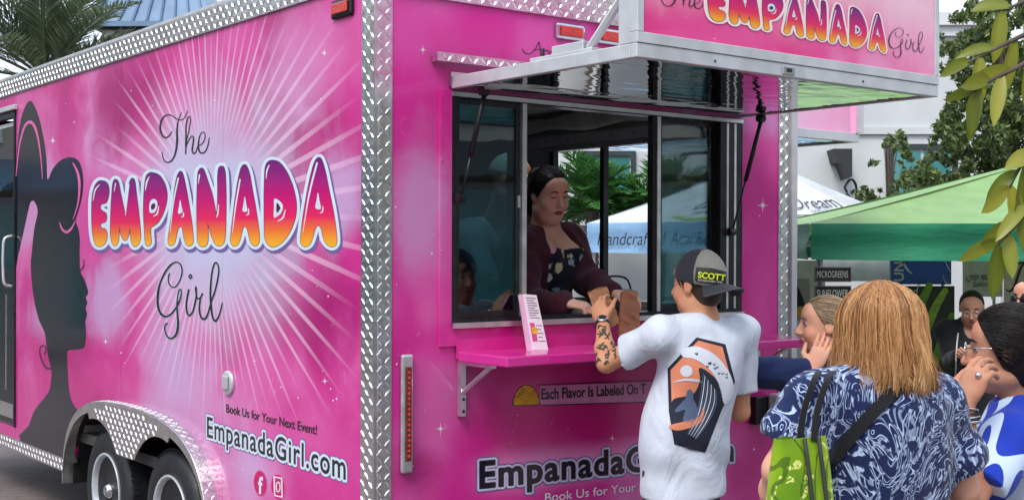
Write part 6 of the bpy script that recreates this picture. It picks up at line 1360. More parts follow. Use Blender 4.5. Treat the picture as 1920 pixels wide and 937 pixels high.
for pts in ([(1254, 694), (1305, 636)], [(1256, 700), (1258, 760)]): pass
# watch, tattoos
w0 = J['wrL']; fd = nrm(J['wrL']-J['elL']); wt = MB(); wp = w0-fd*0.012
ring_ = []; a_ = nrm(np.cross(fd, [0, 0, 1.0])); b_ = np.cross(fd, a_)
wt.lathe(wp-fd*0.010, fd, [(0.029, 0), (0.0335, 0.002), (0.0335, 0.018), (0.029, 0.020)], 20); wo = wt.build('watch_strap', plain('dark_strap', (0.02, 0.02, 0.022, 1), 0.4), man, True)
toc = nrm(np.array([0, 0, CH])-wp); toc = nrm(toc-fd*np.dot(toc, fd)); MB().lathe(wp+toc*0.030, toc, [(0.021, 0), (0.021, 0.009), (0.016, 0.010)], 18).build('watch_case', MAT['hubcap'], wo, True); MB().lathe(wp+toc*0.0405, toc, [(0.0155, 0), (0.0155, 0.0005)], 16).build('watch_face', PATCH, wo)
TAT = plain('tattoo_ink', S(74, 72, 62), 0.6, var=0.5, scale=90); om = on_mesh(mbody, 0.002)
rs_ = random.Random(5)
for cx_, cy_, rx, ry, n_ in ((1130, 624, 13, 13, 15), (1128, 664, 16, 18, 22), (1152, 654, 8, 14, 8)):
    st = []
    for k in range(n_):
        a = rs_.uniform(0, 6.28); r_ = rs_.random()**0.5; x, y = cx_+rx*r_*math.cos(a), cy_+ry*r_*math.sin(a); b = rs_.uniform(0, 6.28); L_ = rs_.uniform(2, 6)
        st.append(([(x, y), (x+L_*math.cos(b), y+L_*math.sin(b)), (x+1.6*L_*math.cos(b+0.7), y+1.6*L_*math.sin(b+0.7))], [0.8, rs_.uniform(1.0, 2.2), 0.5]))
    decal('tattoo', stroke_sdf(*st, smooth=3), om, TAT, mbody, res=0.9, maxrun=2)

# ============ blonde woman from behind, navy blouse with white print
def paisley(nt, co):
    v1 = nd(nt, 'TexNoise', {'Vector': co, 'Scale': 4.0, 'Detail': 1.0, 'Distortion': 0.8}).outputs['Color']; wv = nd(nt, 'VectorMath', {0: co, 1: v1}, operation='ADD').outputs[0]
    vo = nd(nt, 'TexVoronoi', {'Vector': wv, 'Scale': 11.0}, feature='DISTANCE_TO_EDGE').outputs['Distance']; l1 = maprange(nt, vo, 0.06, 0.03)
    vd = nd(nt, 'TexVoronoi', {'Vector': wv, 'Scale': 11.0}).outputs['Distance']; rg = mathn(nt, 'ABSOLUTE', mathn(nt, 'SUBTRACT', mathn(nt, 'FRACT', mathn(nt, 'MULTIPLY', vd, 3.4)), 0.5)); l2 = maprange(nt, rg, 0.11, 0.07)
    w2 = nd(nt, 'TexWave', {'Vector': wv, 'Scale': 8.5, 'Distortion': 9.0, 'Detail': 1.0, 'Detail Scale': 2.2}).outputs['Fac']; l3 = maprange(nt, w2, 0.84, 0.92)
    sel = nd(nt, 'TexNoise', {'Vector': co, 'Scale': 6.0}).outputs['Fac']; a = mathn(nt, 'MAXIMUM', mathn(nt, 'MULTIPLY', l2, maprange(nt, sel, 0.46, 0.5)), mathn(nt, 'MULTIPLY', l3, maprange(nt, sel, 0.54, 0.5)))
    brk = maprange(nt, nd(nt, 'TexNoise', {'Vector': co, 'Scale': 34.0, 'Detail': 1.0}).outputs['Fac'], 0.40, 0.47); f_ = mathn(nt, 'MULTIPLY', mathn(nt, 'MAXIMUM', a, mathn(nt, 'MULTIPLY', l1, 0.5)), brk)
    return mixc(nt, f_, S(22, 34, 78), S(176, 194, 226))
BLOUSE = cloth('navy_print_blouse', paisley, wr=0.25, scale=9)
J = rig(P(1652, 706, 3.32), (P(1640, 0, 3.35)[0], 3.36, 0.90), (-0.32, 0.947), 0.175, drop=0.05); J['shL'] = P(1532, 752, 3.24); J['shR'] = P(1748, 758, 3.40); J['elL'] = P(1462, 880, 3.22); J['wrL'] = P(1452, 985, 3.45); J['elR'] = P(1806, 915, 3.42); J['wrR'] = P(1770, 1030, 3.62)
bl = person('blonde woman seen from behind in navy white-patterned blouse carrying the green bag', (J['H'][0], J['H'][1], 0)); A = fr((-0.32, 0.947), 0.05); HC = P(1645, 622, 3.34); lo, hi = bounds(J, [HC, HC+0.1]); V = Vol(lo, hi, 0.006)
torso(V, J, J['A'], w=1.05); arms(V, J, s=1.12); legs(V, J); add_head(V, HC, A); V.cone(HC-A[2]*0.05-A[1]*0.02, J['N']-UP*0.03, 0.052, 0.060, 0.03); add_hand(V, J['wrL'], (-0.1, 0.5, -0.8), (0.9, 0, 0), (0, 0.8, 0.3)); add_hand(V, J['wrR'], (-0.2, 0.5, -0.8), (-0.9, 0, 0), (0, 0.8, 0.3))
V.build('body', SK_C, bl); V = Vol(lo, hi, 0.008); torso(V, J, J['A'], 0.026, 0.05, w=1.16, d=1.12); l, f, u = J['A']
for sd_, t in (('L', 0.70), ('R', 0.78)):
    a, b = J['sh'+sd_], J['el'+sd_]; V.cone(a+(b-a)*0.05, a+(b-a)*(t-0.12), 0.062, 0.090, 0.04); V.cone(a+(b-a)*(t-0.12), a+(b-a)*(t+0.12), 0.092, 0.062, 0.02); d = nrm(b-a); pt = a+(b-a)*t; V.planeif(pt, d, pt+d*0.08, 0.115)
V.cone(J['H']+UP*0.05, J['N']-UP*0.25, 0.20, 0.175, 0.08, flat=(f, 0.72)); V.wrinkle(0.0045, 32, 5, (1, 1, 0.5)); V.plane((0, 0, 0.72), (0, 0, -1)); V.ell(J['N']+UP*0.06+f*0.03, (0.085, 0.095, 0.055), J['A'], 0.01, 'sub'); blo = V.build('blouse', BLOUSE, bl, 2)
V = Vol(lo, hi, 0.010); V.ell(J['H']-UP*0.03, (0.185, 0.13, 0.17), J['A'], 0.05); legs(V, J, 0.02, 1.05); V.plane((0, 0, 0.09), (0, 0, -1)); V.build('trousers', cloth('dark_denim', (0.02, 0.03, 0.06, 1)), bl); shoes(bl, J, CAPD)
l, f, u = A; hb = empty('tmp'); bpy.data.objects.remove(hb)
V = Vol(HC-0.24, HC+0.2, 0.007); q = lambda x, y, z: HC+l*x+f*y+u*z; V.ell(q(0, -0.018, 0.030), (0.098, 0.112, 0.092), A, 0.02); V.cone(q(0, -0.028, -0.02), q(0, -0.030, -0.125), 0.094, 0.100, 0.02, flat=(f, 0.92)); V.ell(q(0, 0.135, -0.05), (0.075, 0.10, 0.16), A, 0.02, 'sub'); V.plane(q(0, 0, -0.145), -u)
ho = V.build('hair', H_BLOND, bl, 2); ho.data.attributes.new('tone', 'FLOAT', 'POINT').data.foreach_set('value', np.full(len(ho.data.vertices), 0.22))
rs = np.random.RandomState(3); paths = []; bia = []; lock = rs.normal(size=(60, 3))
for i in range(5200):
    ph = rs.uniform(-2.25, 2.25); part = rs.uniform(-0.02, 0.075) if rs.rand() < 0.5 else rs.uniform(-0.03, 0.02); lk_ = lock[int((ph+2.25)/4.5*59.9)]; bot = -0.140+0.012*lk_[0]*0.6+rs.normal()*0.010; fl_ = 1+0.05*lk_[1]+rs.normal()*0.035; path = []; a0 = rs.uniform(0.0, 0.30) if rs.rand() < 0.6 else rs.uniform(0.1, 1.2)
    phc = -2.25+4.5*(int((ph+2.25)/4.5*59.9)+0.5)/59.9; crv = rs.normal()*0.008+lk_[2]*0.006
    for j in range(14):
        t = j/13; pe = ph+(phc-ph)*0.75*t*t+0.03*math.sin(t*6+lk_[2]*3)*t; sx, sy = math.sin(pe), -math.cos(pe); a = a0+(1.62-a0)*min(t/0.42, 1)
        if t <= 0.42: x, y, z = 0.104*math.sin(a)*sx, 0.120*math.sin(a)*sy, 0.032+0.103*math.cos(a)
        else:
            w_ = (t-0.42)/0.58; z = 0.027+(bot-0.027)*w_; gr = 1+0.035*math.sin(w_*2.0)*fl_+0.03*w_*lk_[1]; x, y = 0.104*sx*gr, 0.120*sy*gr; x += crv*w_*w_*1.6; y += crv*w_*math.sin(w_*5+lk_[0])*1.2
        path.append(q(x*fl_ if t > 0.42 else x*(1+(fl_-1)*t/0.42), y-0.018, z)+rs.normal(size=3)*0.0008)
    paths.append(path); bia.append(0.16*lk_[1])
strands('hair_strands', paths, 0.0013, 0.0005, H_BLOND, ho, 4, (0.48, 0.17), rooted=0.14, bias=bia)
# crossbody strap and tote
STRAP = cloth('black_webbing', (0.010, 0.011, 0.014, 1), wr=0.05, scale=60); om = on_mesh(blo, 0.006)
cb = empty('crossbody_bag', (J['H'][0]-0.2, J['H'][1]-0.05, 0.8), label='black crossbody bag with wide strap across the blonde woman\'s back', cat='bag')
decal('strap', stroke_sdf(([(1702, 716), (1668, 742), (1620, 790), (1575, 842), (1540, 890), (1505, 940), (1480, 985)], [11, 12.5, 12.5, 13, 13, 13, 13])), om, STRAP, cb, res=2.0, maxrun=3)
MB().box((J['H'][0]-0.31, J['H'][1]-0.06, 0.80), (J['H'][0]-0.22, J['H'][1]+0.14, 0.98), 0.02).build('pouch', STRAP, cb)
def tote_print(nt, co):
    vo = nd(nt, 'TexVoronoi', {'Vector': nd(nt, 'VectorMath', {0: co, 1: nd(nt, 'TexNoise', {'Vector': co, 'Scale': 8.0}).outputs['Color']}, operation='ADD').outputs[0], 'Scale': 7.0}); f_ = maprange(nt, vo.outputs['Distance'], 0.42, 0.38); n_ = nd(nt, 'TexNoise', {'Vector': co, 'Scale': 26.0, 'Detail': 1.0, 'Distortion': 2.0}).outputs['Fac']
    pet = mathn(nt, 'MULTIPLY', f_, maprange(nt, n_, 0.47, 0.51)); n3 = nd(nt, 'TexNoise', {'Vector': co, 'Scale': 4.0}).outputs['Fac']
    base = mixc(nt, maprange(nt, n3, 0.4, 0.6), S(98, 140, 8), S(150, 186, 16)); ln_ = maprange(nt, nd(nt, 'TexWave', {'Vector': co, 'Scale': 6.0, 'Distortion': 12.0, 'Detail': 2.0}).outputs['Fac'], 0.93, 0.97, 0, 0.7)
    return mixc(nt, ln_, mixc(nt, pet, base, S(214, 222, 120)), S(50, 80, 10))
TOTE = cloth('lime_flower_bag', tote_print, 0.5, wr=0.2, scale=5)
tc_ = P(1500, 905, 3.12); TD = nrm([0.86, 0.50, 0]); TN = np.array([TD[1], -TD[0], 0]); tg = empty('tote_bag', (tc_[0], tc_[1], tc_[2]-0.17), label='lime green flower-patterned tote bag hanging from the blonde woman\'s shoulder', cat='bag')
top_, bot_ = P(0, 818, 3.12)[2], P(0, 818, 3.12)[2]-0.40; V_ = []; n_ = 12; rows = 10
def bagring(z, wx, dx): 
    return [np.array([tc_[0], tc_[1], z])+TD*(wx*(abs(math.cos(a))**0.45)*(1 if math.cos(a) > 0 else -1))+TN*(dx*(abs(math.sin(a))**0.6)*(1 if math.sin(a) > 0 else -1)) for a in np.linspace(0, 2*math.pi, 24, endpoint=False)]
for j in range(rows+1):
    t = j/rows; V_ += bagring(top_-(top_-bot_)*t+0.006*math.sin(3*t), 0.080+0.010*math.sin(t*3), 0.018+0.045*math.sin(min(t, 0.9)*1.7))
Fq = [(j*24+k, j*24+(k+1) % 24, (j+1)*24+(k+1) % 24, (j+1)*24+k) for j in range(rows) for k in range(24)]+[tuple(range(rows*24, rows*24+24))]; mk('bag_body', V_, Fq, TOTE, tg, True)
for s_, nm in ((-1, 'seam_binding'), (0.42, 'seam_binding')):
    pts = [np.array([tc_[0], tc_[1], top_-(top_-bot_)*t])+TD*(0.086*s_ if s_ > 0 else 0.083*s_*0.12)+TN*(0.027+0.045*math.sin(min(t, 0.9)*1.7)) for t in np.linspace(0, 1, 9)]; MB().tube(pts, 0.0055, 6).build(nm, plain('grey_binding', (0.03, 0.035, 0.03, 1), 0.7), tg, True)
MB().box((-0.012, -0.002, -0.026), (0.012, 0.002, 0.026)).build('care_label', WINK, tg); bpy.data.objects['care_label'].location = Vector(P(1488, 838, 3.03))-Vector(tg.location)
shp = J['shL']
for k, (x0, x1) in enumerate(((1503, 1540), (1528, 1566))):
    pts = catmull([P(x0-4+k*2, 825, 3.115), P(x0+4, 770, 3.12), P(x0+22, 715, 3.14), P(x0+34, 694, 3.22), P(x0+40, 700, 3.34)], 6); sw_ = []; 
    for p in pts: sw_ += [p+TD*0.011+np.array([0, -0.004, 0]), p-TD*0.011+np.array([0, -0.004, 0]), p-TD*0.011, p+TD*0.011]
    Fq = [(4*i+a, 4*i+(a+1) % 4, 4*i+4+(a+1) % 4, 4*i+4+a) for i in range(len(pts)-1) for a in range(4)]; mk('handle', sw_, Fq, STRAP, tg)
# ============ woman in profile with her hand at her cheek, navy sleeve
NAVY2 = cloth('navy_knit', S(28, 42, 84), wr=0.3, scale=10)
J = rig(P(1580, 700, 5.42), (P(1590, 0, 5.45)[0], 5.45, 0.86), (-0.98, 0.15), 0.16, drop=0.05); J['shL'] = P(1560, 722, 5.30); J['elL'] = P(1414, 694, 5.27); J['wrL'] = P(1522, 694, 5.265); J['elR'] = J['shR']-UP*0.27
pw = person('woman in profile in navy top resting her hand on her cheek', (J['H'][0], J['H'][1], 0)); A = fr((-0.99, 0.12), 0.02); HC = P(1547, 610, 5.36); lo, hi = bounds(J, [HC, HC+0.1]); V = Vol(lo, hi, 0.0058)
torso(V, J, J['A'], bust=0.005); arms(V, J, s=0.92); legs(V, J); add_head(V, HC, A, 1.02, 0.95); V.cone(HC-A[2]*0.05-A[1]*0.02, J['N']-UP*0.03, 0.048, 0.056, 0.03); add_hand(V, J['wrL'], (0.42, 0.02, 0.90), (0.1, 0.9, 0.0), (-0.9, 0, 0.3), (0.18, 0.22, 0.15), spread=0.05); add_hand(V, J['wrR'], (-0.2, 0, -0.9), (0, 0.9, 0), (-0.8, 0, 0))
b_ = V.build('body', SK_C, pw); face_bits(b_, HC, A, 1.02, H_ASH, 0.2)
V = Vol(lo, hi, 0.008); torso(V, J, J['A'], 0.022, bust=0.005); arms(V, J, 'LR', 0.018, 1.86); d = nrm(J['wrL']-J['elL']); V.ell(J['N']+UP*0.06, (0.08, 0.08, 0.05), J['A'], 0.01, 'sub'); V.wrinkle(0.007, 55, 8); V.plane((0, 0, 0.80), (0, 0, -1)); V.build('top', NAVY2, pw)
V = Vol(lo, hi, 0.010); V.ell(J['H'], (0.165, 0.12, 0.16), J['A'], 0.05); legs(V, J, 0.016); V.plane((0, 0, 0.09), (0, 0, -1)); V.build('trousers', NAVY, pw); shoes(pw, J, CAPD)
cap_hair(pw, HC, A, H_ASH, 1.02, 0.010, (0.040, 0.052), (0.86, -0.50), n=1300, tone=(0.55, 0.25), bun=((0, -0.115, -0.045), (0.035, 0.035, 0.05)))
# ============ dark-haired woman at the right, hand at her ear, blue and white wave shirt
def waves(nt, co):
    n1 = nd(nt, 'TexNoise', {'Vector': nd(nt, 'Mapping', {'Vector': co, 'Scale': (1.0, 1.0, 0.55)}).outputs[0], 'Scale': 4.0, 'Detail': 0.5, 'Distortion': 0.9}).outputs['Fac']
    k = mathn(nt, 'ABSOLUTE', mathn(nt, 'SUBTRACT', mathn(nt, 'FRACT', mathn(nt, 'MULTIPLY', n1, 3.6)), 0.5)); return mixc(nt, maprange(nt, k, 0.24, 0.26), S(28, 58, 176), S(196, 214, 240))
WAVES = cloth('blue_wave_shirt', waves, wr=0.25, scale=6)
J = rig(P(1925, 770, 3.86), (P(1935, 0, 3.90)[0], 3.90, 0.86), (-0.93, 0.36), 0.165, drop=0.05); J['shL'] = P(1898, 830, 3.72); J['elL'] = P(1826, 935, 3.60); J['wrL'] = P(1810, 758, 3.64)
dw = person('dark-haired woman in blue and white wave shirt with bracelets and hand at her ear', (J['H'][0], J['H'][1], 0)); A = fr((-0.93, 0.36), 0.04); HC = P(1889, 658, 3.86); lo, hi = bounds(J, [HC, HC+0.1]); V = Vol(lo, hi, 0.0055)
torso(V, J, J['A'], bust=0.01, w=1.1); arms(V, J, s=0.84); legs(V, J); add_head(V, HC, A, 1.08, 1.0); V.cone(HC-A[2]*0.05-A[1]*0.02, J['N']-UP*0.03, 0.052, 0.060, 0.03); add_hand(V, J['wrL'], (0.34, -0.02, 0.94), (0.75, 0.5, -0.1), (-0.6, 0.7, 0.2), (0.55, 0.7, 0.35), spread=0.12, vary=0.16, s=1.1); add_hand(V, J['wrR'], (-0.2, 0, -0.9), (0, 0.9, 0), (-0.8, 0, 0))
b_ = V.build('body', SK_D, dw); face_bits(b_, HC, A, 1.08, H_DARK)
V = Vol(lo, hi, 0.008); torso(V, J, J['A'], 0.026, 0.07, bust=0.012, w=1.2, d=1.1); arms(V, J, 'LR', 0.030, 0.95); 
for sd_ in 'LR':
    a, b = J['sh'+sd_], J['el'+sd_]; d = nrm(b-a); pt = a+(b-a)*0.80; V.planeif(pt, d, pt+d*0.07, 0.10)
V.wrinkle(0.004, 34, 12); V.ell(J['N']+UP*0.06+J['A'][1]*0.03, (0.072, 0.085, 0.055), J['A'], 0.01, 'sub'); V.plane((0, 0, 0.70), (0, 0, -1)); ws = V.build('shirt', WAVES, dw, 2)
PALEC = plain('pale_collar', S(206, 220, 242), 0.7); l, f, u = J['A']; col_ = catmull([J['N']+UP*0.0+l*0.085+f*0.07, J['N']+UP*0.028+l*0.082, J['N']+UP*0.04-f*0.072, J['N']+UP*0.028-l*0.082, J['N']+UP*0.0-l*0.085+f*0.07], 6)
cv = []; 
for p in col_: o_ = nrm(p-(J['N']+UP*0.03)); o_[2] = 0; cv += [p+UP*0.012, p+o_*0.022-UP*0.03]
mk('collar', cv, [(2*i, 2*i+1, 2*i+3, 2*i+2) for i in range(len(col_)-1)], PALEC, dw, True)
V = Vol(lo, hi, 0.010); V.ell(J['H'], (0.18, 0.13, 0.16), J['A'], 0.05); legs(V, J, 0.016); V.plane((0, 0, 0.09), (0, 0, -1)); V.build('trousers', NAVY, dw); shoes(dw, J, CAPD)
cap_hair(dw, HC, A, H_DARK, 1.08, 0.022, (0.058, 0.050), (0.86, -0.40), n=2600, flow='back', tone=(0.26, 0.12), extra=lambda V, q: (V.ell(q(0, -0.060, -0.035), (0.080, 0.070, 0.085), A, 0.03), V.ell(q(0.088, -0.004, -0.012), (0.03, 0.03, 0.045), A, 0.004, 'sub')))
l, f, u = A; q = lambda x, y, z: HC+(l*x+f*y+u*z)*1.08; SILV = plain('silver', (0.7, 0.7, 0.7, 1), 0.2, 1.0); gl = MB()
for k in (-1, 1):
    c = q(0.032*k, 0.112, 0.008); gl.tube([c+l*0.026*math.cos(t)+u*0.018*math.sin(t) for t in np.linspace(0, 6.283, 15)], 0.0022, 5)
    gl.tube([q(0.058*k, 0.108, 0.014), q(0.078*k, 0.05, 0.014), q(0.084*k, -0.01, 0.012)], 0.0022, 5)
gl.tube([q(-0.008, 0.115, 0.012), q(0.008, 0.115, 0.012)], 0.002, 5); props(gl.build('glasses', SILV, dw, True), kind='stuff')
fd = nrm(J['wrL']-J['elL'])
for k, (m_, r_) in enumerate(((SILV, 0.033), (MAT['black'], 0.035), (SILV, 0.036), (MAT['black'], 0.037), (SILV, 0.039))):
    c = J['wrL']-fd*(0.012+0.011*k); a_ = nrm(np.cross(fd, [1, 0, 0.2*((k % 3)-1)])); b2 = np.cross(fd, a_); MB().tube([c+(a_*math.cos(t)+b2*math.sin(t))*r_+fd*0.006*math.sin(t+k) for t in np.linspace(0, 6.283, 25)], 0.0033, 6).build('bracelet', m_, dw, True)
hf = nrm([0.34, -0.02, 0.94]); MB().lathe(J['wrL']+hf*0.094+np.array([-0.004, -0.022, -0.002]), (0, -1, 0.2), [(0.0095, 0), (0.010, 0.003), (0.006, 0.009), (0, 0.010)], 10).build('ring', SILV, dw, True)
# ============ man with sunglasses at the right edge
GREY = cloth('grey_shirt', (0.16, 0.17, 0.19, 1))
J = rig(P(1950, 628, 6.7), (P(1955, 0, 6.7)[0], 6.7, 0.94), (-0.85, -0.5), 0.19); sm = person('man with dark sunglasses cut by the right edge', (J['H'][0], J['H'][1], 0)); A = fr((-0.86, -0.5), 0.03); HC = P(1934, 562, 6.66); lo, hi = bounds(J, [HC, HC+0.1]); V = Vol(lo, hi, 0.008)
torso(V, J, J['A']); arms(V, J); legs(V, J); add_head(V, HC, A); V.cone(HC-A[2]*0.05-A[1]*0.02, J['N']-UP*0.03, 0.055, 0.062, 0.03); add_hand(V, J['wrL'], (0, 0, -1), (1, 0, 0), (0, -1, 0)); add_hand(V, J['wrR'], (0, 0, -1), (-1, 0, 0), (0, -1, 0)); b_ = V.build('body', SK_C, sm); face_bits(b_, HC, A, 1.0, H_BROWN)
V = Vol(lo, hi, 0.010); torso(V, J, J['A'], 0.025); arms(V, J, 'LR', 0.022, 0.7); V.wrinkle(0.004, 30, 2); V.plane((0, 0, 0.82), (0, 0, -1)); V.ell(J['N']+UP*0.06, (0.08, 0.08, 0.05), J['A'], 0.01, 'sub'); V.build('shirt', GREY, sm)
V = Vol(lo, hi, 0.012); V.ell(J['H'], (0.17, 0.12, 0.16), J['A'], 0.05); legs(V, J, 0.016); V.plane((0, 0, 0.09), (0, 0, -1)); V.build('trousers', NAVY, sm); shoes(sm, J, CAPD); cap_hair(sm, HC, A, H_BROWN, 1.0, 0.008, (0.062, 0.072), (0.8, -0.6), n=500, h=0.008)
l, f, u = A; q = lambda x, y, z: HC+l*x+f*y+u*z; sg_ = MB()
for k in (-1, 1):
    sg_.lathe(q(0.034*k, 0.100, 0.006), f+l*0.25*k, [(0.026, 0), (0.026, 0.004), (0.018, 0.008), (0, 0.009)], 14); sg_.tube([q(0.060*k, 0.092, 0.014), q(0.080*k, 0.04, 0.014), q(0.084*k, -0.01, 0.008)], 0.003, 5)
sg_.tube([q(-0.012, 0.106, 0.014), q(0.012, 0.106, 0.014)], 0.003, 5); props(sg_.build('sunglasses', MAT['blackmetal'], sm, True), kind='stuff')
# ============ woman in black under the green tent, looking down at her hands
BLK = cloth('black_jacket', (0.016, 0.017, 0.020, 1), wr=0.35)
J = rig(P(1822, 609, 8.65), (P(1815, 0, 8.7)[0], 8.7, 0.80), (-0.35, -0.94), 0.165); J['elL'] = P(1840, 680, 8.6); J['wrL'] = P(1820, 668, 8.42); J['elR'] = P(1783, 680, 8.6); J['wrR'] = P(1800, 666, 8.42)
kw = person('woman in black jacket and glasses looking down under the green tent', (J['H'][0], J['H'][1], 0)); A = fr((-0.35, -0.94), 0.35); HC = P(1822, 578, 8.58); lo, hi = bounds(J, [HC, HC+0.1]); V = Vol(lo, hi, 0.008)
torso(V, J, J['A'], bust=0.008); arms(V, J, s=0.9); legs(V, J); add_head(V, HC, A, 0.98); V.cone(HC-A[2]*0.05-A[1]*0.02, J['N']-UP*0.03, 0.05, 0.058, 0.03); add_hand(V, J['wrL'], (-0.7, -0.6, 0.1), (-0.4, 0.4, 0.6), (0, 0, 1), s=0.95); add_hand(V, J['wrR'], (0.7, -0.6, 0.0), (0.3, 0.4, 0.6), (0, 0, 1), s=0.95); b_ = V.build('body', SK_C, kw); face_bits(b_, HC, A, 0.98, H_DARK, 0.9, eyes=False)
V = Vol(lo, hi, 0.009); torso(V, J, J['A'], 0.026, bust=0.01); arms(V, J, 'LR', 0.02, 1.88); V.wrinkle(0.005, 34, 4); V.plane((0, 0, 0.66), (0, 0, -1)); V.ell(J['N']+UP*0.03+J['A'][1]*0.10, (0.062, 0.075, 0.12), J['A'], 0.01, 'sub'); jk = V.build('jacket', BLK, kw)
V = Vol(lo, hi, 0.010); torso(V, J, J['A'], 0.008, bust=0.01); V.plane(J['N']-UP*0.13, UP); V.plane((0, 0, 0.78), (0, 0, -1)); V.build('top', NAVY, kw); decal('jacket_stripe', stroke_sdf(([(1797, 625), (1794, 650), (1792, 690), (1790, 740)], 1.3)), on_mesh(jk, 0.005), WINK, jk, res=1.0, maxrun=3)
V = Vol(lo, hi, 0.012); V.ell(J['H'], (0.17, 0.12, 0.16), J['A'], 0.05); legs(V, J, 0.016); V.plane((0, 0, 0.09), (0, 0, -1)); V.build('trousers', BLK, kw); shoes(kw, J, CAPD); cap_hair(kw, HC, A, H_DARK, 0.98, 0.010, (0.020, 0.072), (0.86, -0.5), n=0, h=0.006)
l, f, u = A; q = lambda x, y, z: HC+l*x+f*y+u*z; gl = MB()
for k in (-1, 1): c = q(0.032*k, 0.110, 0.004); gl.tube([c+l*0.025*math.cos(t)+u*0.016*math.sin(t) for t in np.linspace(0, 6.283, 13)], 0.002, 4); gl.tube([q(0.057*k, 0.106, 0.01), q(0.082*k, -0.01, 0.01)], 0.002, 4)
props(gl.build('glasses', SILV, kw, True), kind='stuff')
# ============ server at the window
SK_E = skin_mat('light_skin', S(240, 196, 170))
MAROON = cloth('maroon_cardigan', S(74, 30, 44), wr=0.4, scale=9)
def floral(nt, co):
    v = nd(nt, 'TexVoronoi', {'Vector': co, 'Scale': 14.0}); n_ = nd(nt, 'TexNoise', {'Vector': co, 'Scale': 40.0}).outputs['Fac']; f_ = maprange(nt, mathn(nt, 'ADD', v.outputs['Distance'], mathn(nt, 'MULTIPLY', n_, 0.4)), 0.60, 0.52)
    hs = nd(nt, 'SeparateColor', {0: v.outputs['Color']}); fl = ramp(nt, hs.outputs[0], [(0.2, S(228, 160, 176)), (0.45, S(150, 190, 214)), (0.7, S(232, 214, 160)), (0.9, S(220, 220, 224))]); return mixc(nt, f_, S(26, 26, 44), fl)
FLOR = cloth('floral_top', floral, wr=0.25)
TF = lambda a, b, z: (TMW[:3,:3] @ np.array([a, b, z]))+TMW[:3,3]
J = rig(P(1022, 432, 6.16), (*P(1000, 0, 6.22)[:2], 1.50), (0.74, -0.67), 0.175, ground=0.62, drop=0.05); J['elL'] = P(1100, 525, 6.12); J['wrL'] = P(1150, 551, 5.90); J['shR'] = P(975, 462, 6.02); J['elR'] = P(992, 578, 5.86); J['wrR'] = P(1060, 568, 5.73)
vw = person('server with dark tied hair in maroon cardigan leaning out with a paper bag', (J['H'][0], J['H'][1], 0.62)); A = fr((0.52, -0.85), 0.30, -0.05); HC = P(1030, 364, 6.06); lo, hi = bounds(J, [HC, HC+0.1], 0.24); V = Vol(lo, hi, 0.0062)
torso(V, J, J['A'], w=1.25, d=1.25, belly=0.08, bust=0.02); arms(V, J, s=1.25); legs(V, J, s=1.2); add_head(V, HC, A, 1.04, 1.12); V.cone(HC-A[2]*0.05-A[1]*0.02, J['N']-UP*0.03, 0.064, 0.075, 0.03); V.ell(HC+A[1]*0.03-A[2]*0.11, (0.055, 0.05, 0.03), A, 0.03)
add_hand(V, J['wrR'], (0.88, -0.22, -0.12), (0.15, 0.2, -0.95), (-0.1, 0.8, 0.5), (0.75, 0.95, 0.6), s=1.08); add_hand(V, J['wrL'], (0.80, -0.45, -0.05), (0.2, -0.1, -0.95), (0.4, -0.8, 0.2), (0.5, 0.7, 0.5), s=1.08); b_ = V.build('body', SK_E, vw); face_bits(b_, HC, A, 1.04, H_DARK, 0.9, S(150, 70, 68), False)
V = Vol(lo, hi, 0.008); torso(V, J, J['A'], 0.012, w=1.25, d=1.25, belly=0.08, bust=0.02); l, f, u = J['A']; V.plane(J['N']-UP*0.11+f*0.08, UP*0.8-f*0.35); V.build('top', FLOR, vw)
V = Vol(lo, hi, 0.008); torso(V, J, J['A'], 0.026, w=1.26, d=1.22, belly=0.07, bust=0.01); V.ell(J['N']-UP*0.13+f*0.20, (0.125, 0.20, 0.34), J['A'], 0.02, 'sub'); arms(V, J, 'LR', 0.024, 1.9, 1.25); V.wrinkle(0.006, 36, 6); V.ell(J['N']+UP*0.06+f*0.03, (0.10, 0.10, 0.075), J['A'], 0.01, 'sub'); V.build('cardigan', MAROON, vw)
V = Vol(lo, hi, 0.012); V.ell(J['H'], (0.22, 0.18, 0.18), J['A'], 0.05); legs(V, J, 0.016, 1.2); V.plane((0, 0, 0.71), (0, 0, -1)); V.build('trousers', NAVY, vw); shoes(vw, J, CAPD, 0.622)
cap_hair(vw, HC, A, H_DARK, 1.04, 0.012, (0.050, 0.052), (0.86, -0.46), n=900, tone=(0.4, 0.2), bun=((0, -0.115, 0.055), (0.05, 0.045, 0.045)), extra=lambda V, q: V.ell(q(0, -0.085, -0.05), (0.075, 0.05, 0.10), A, 0.03))
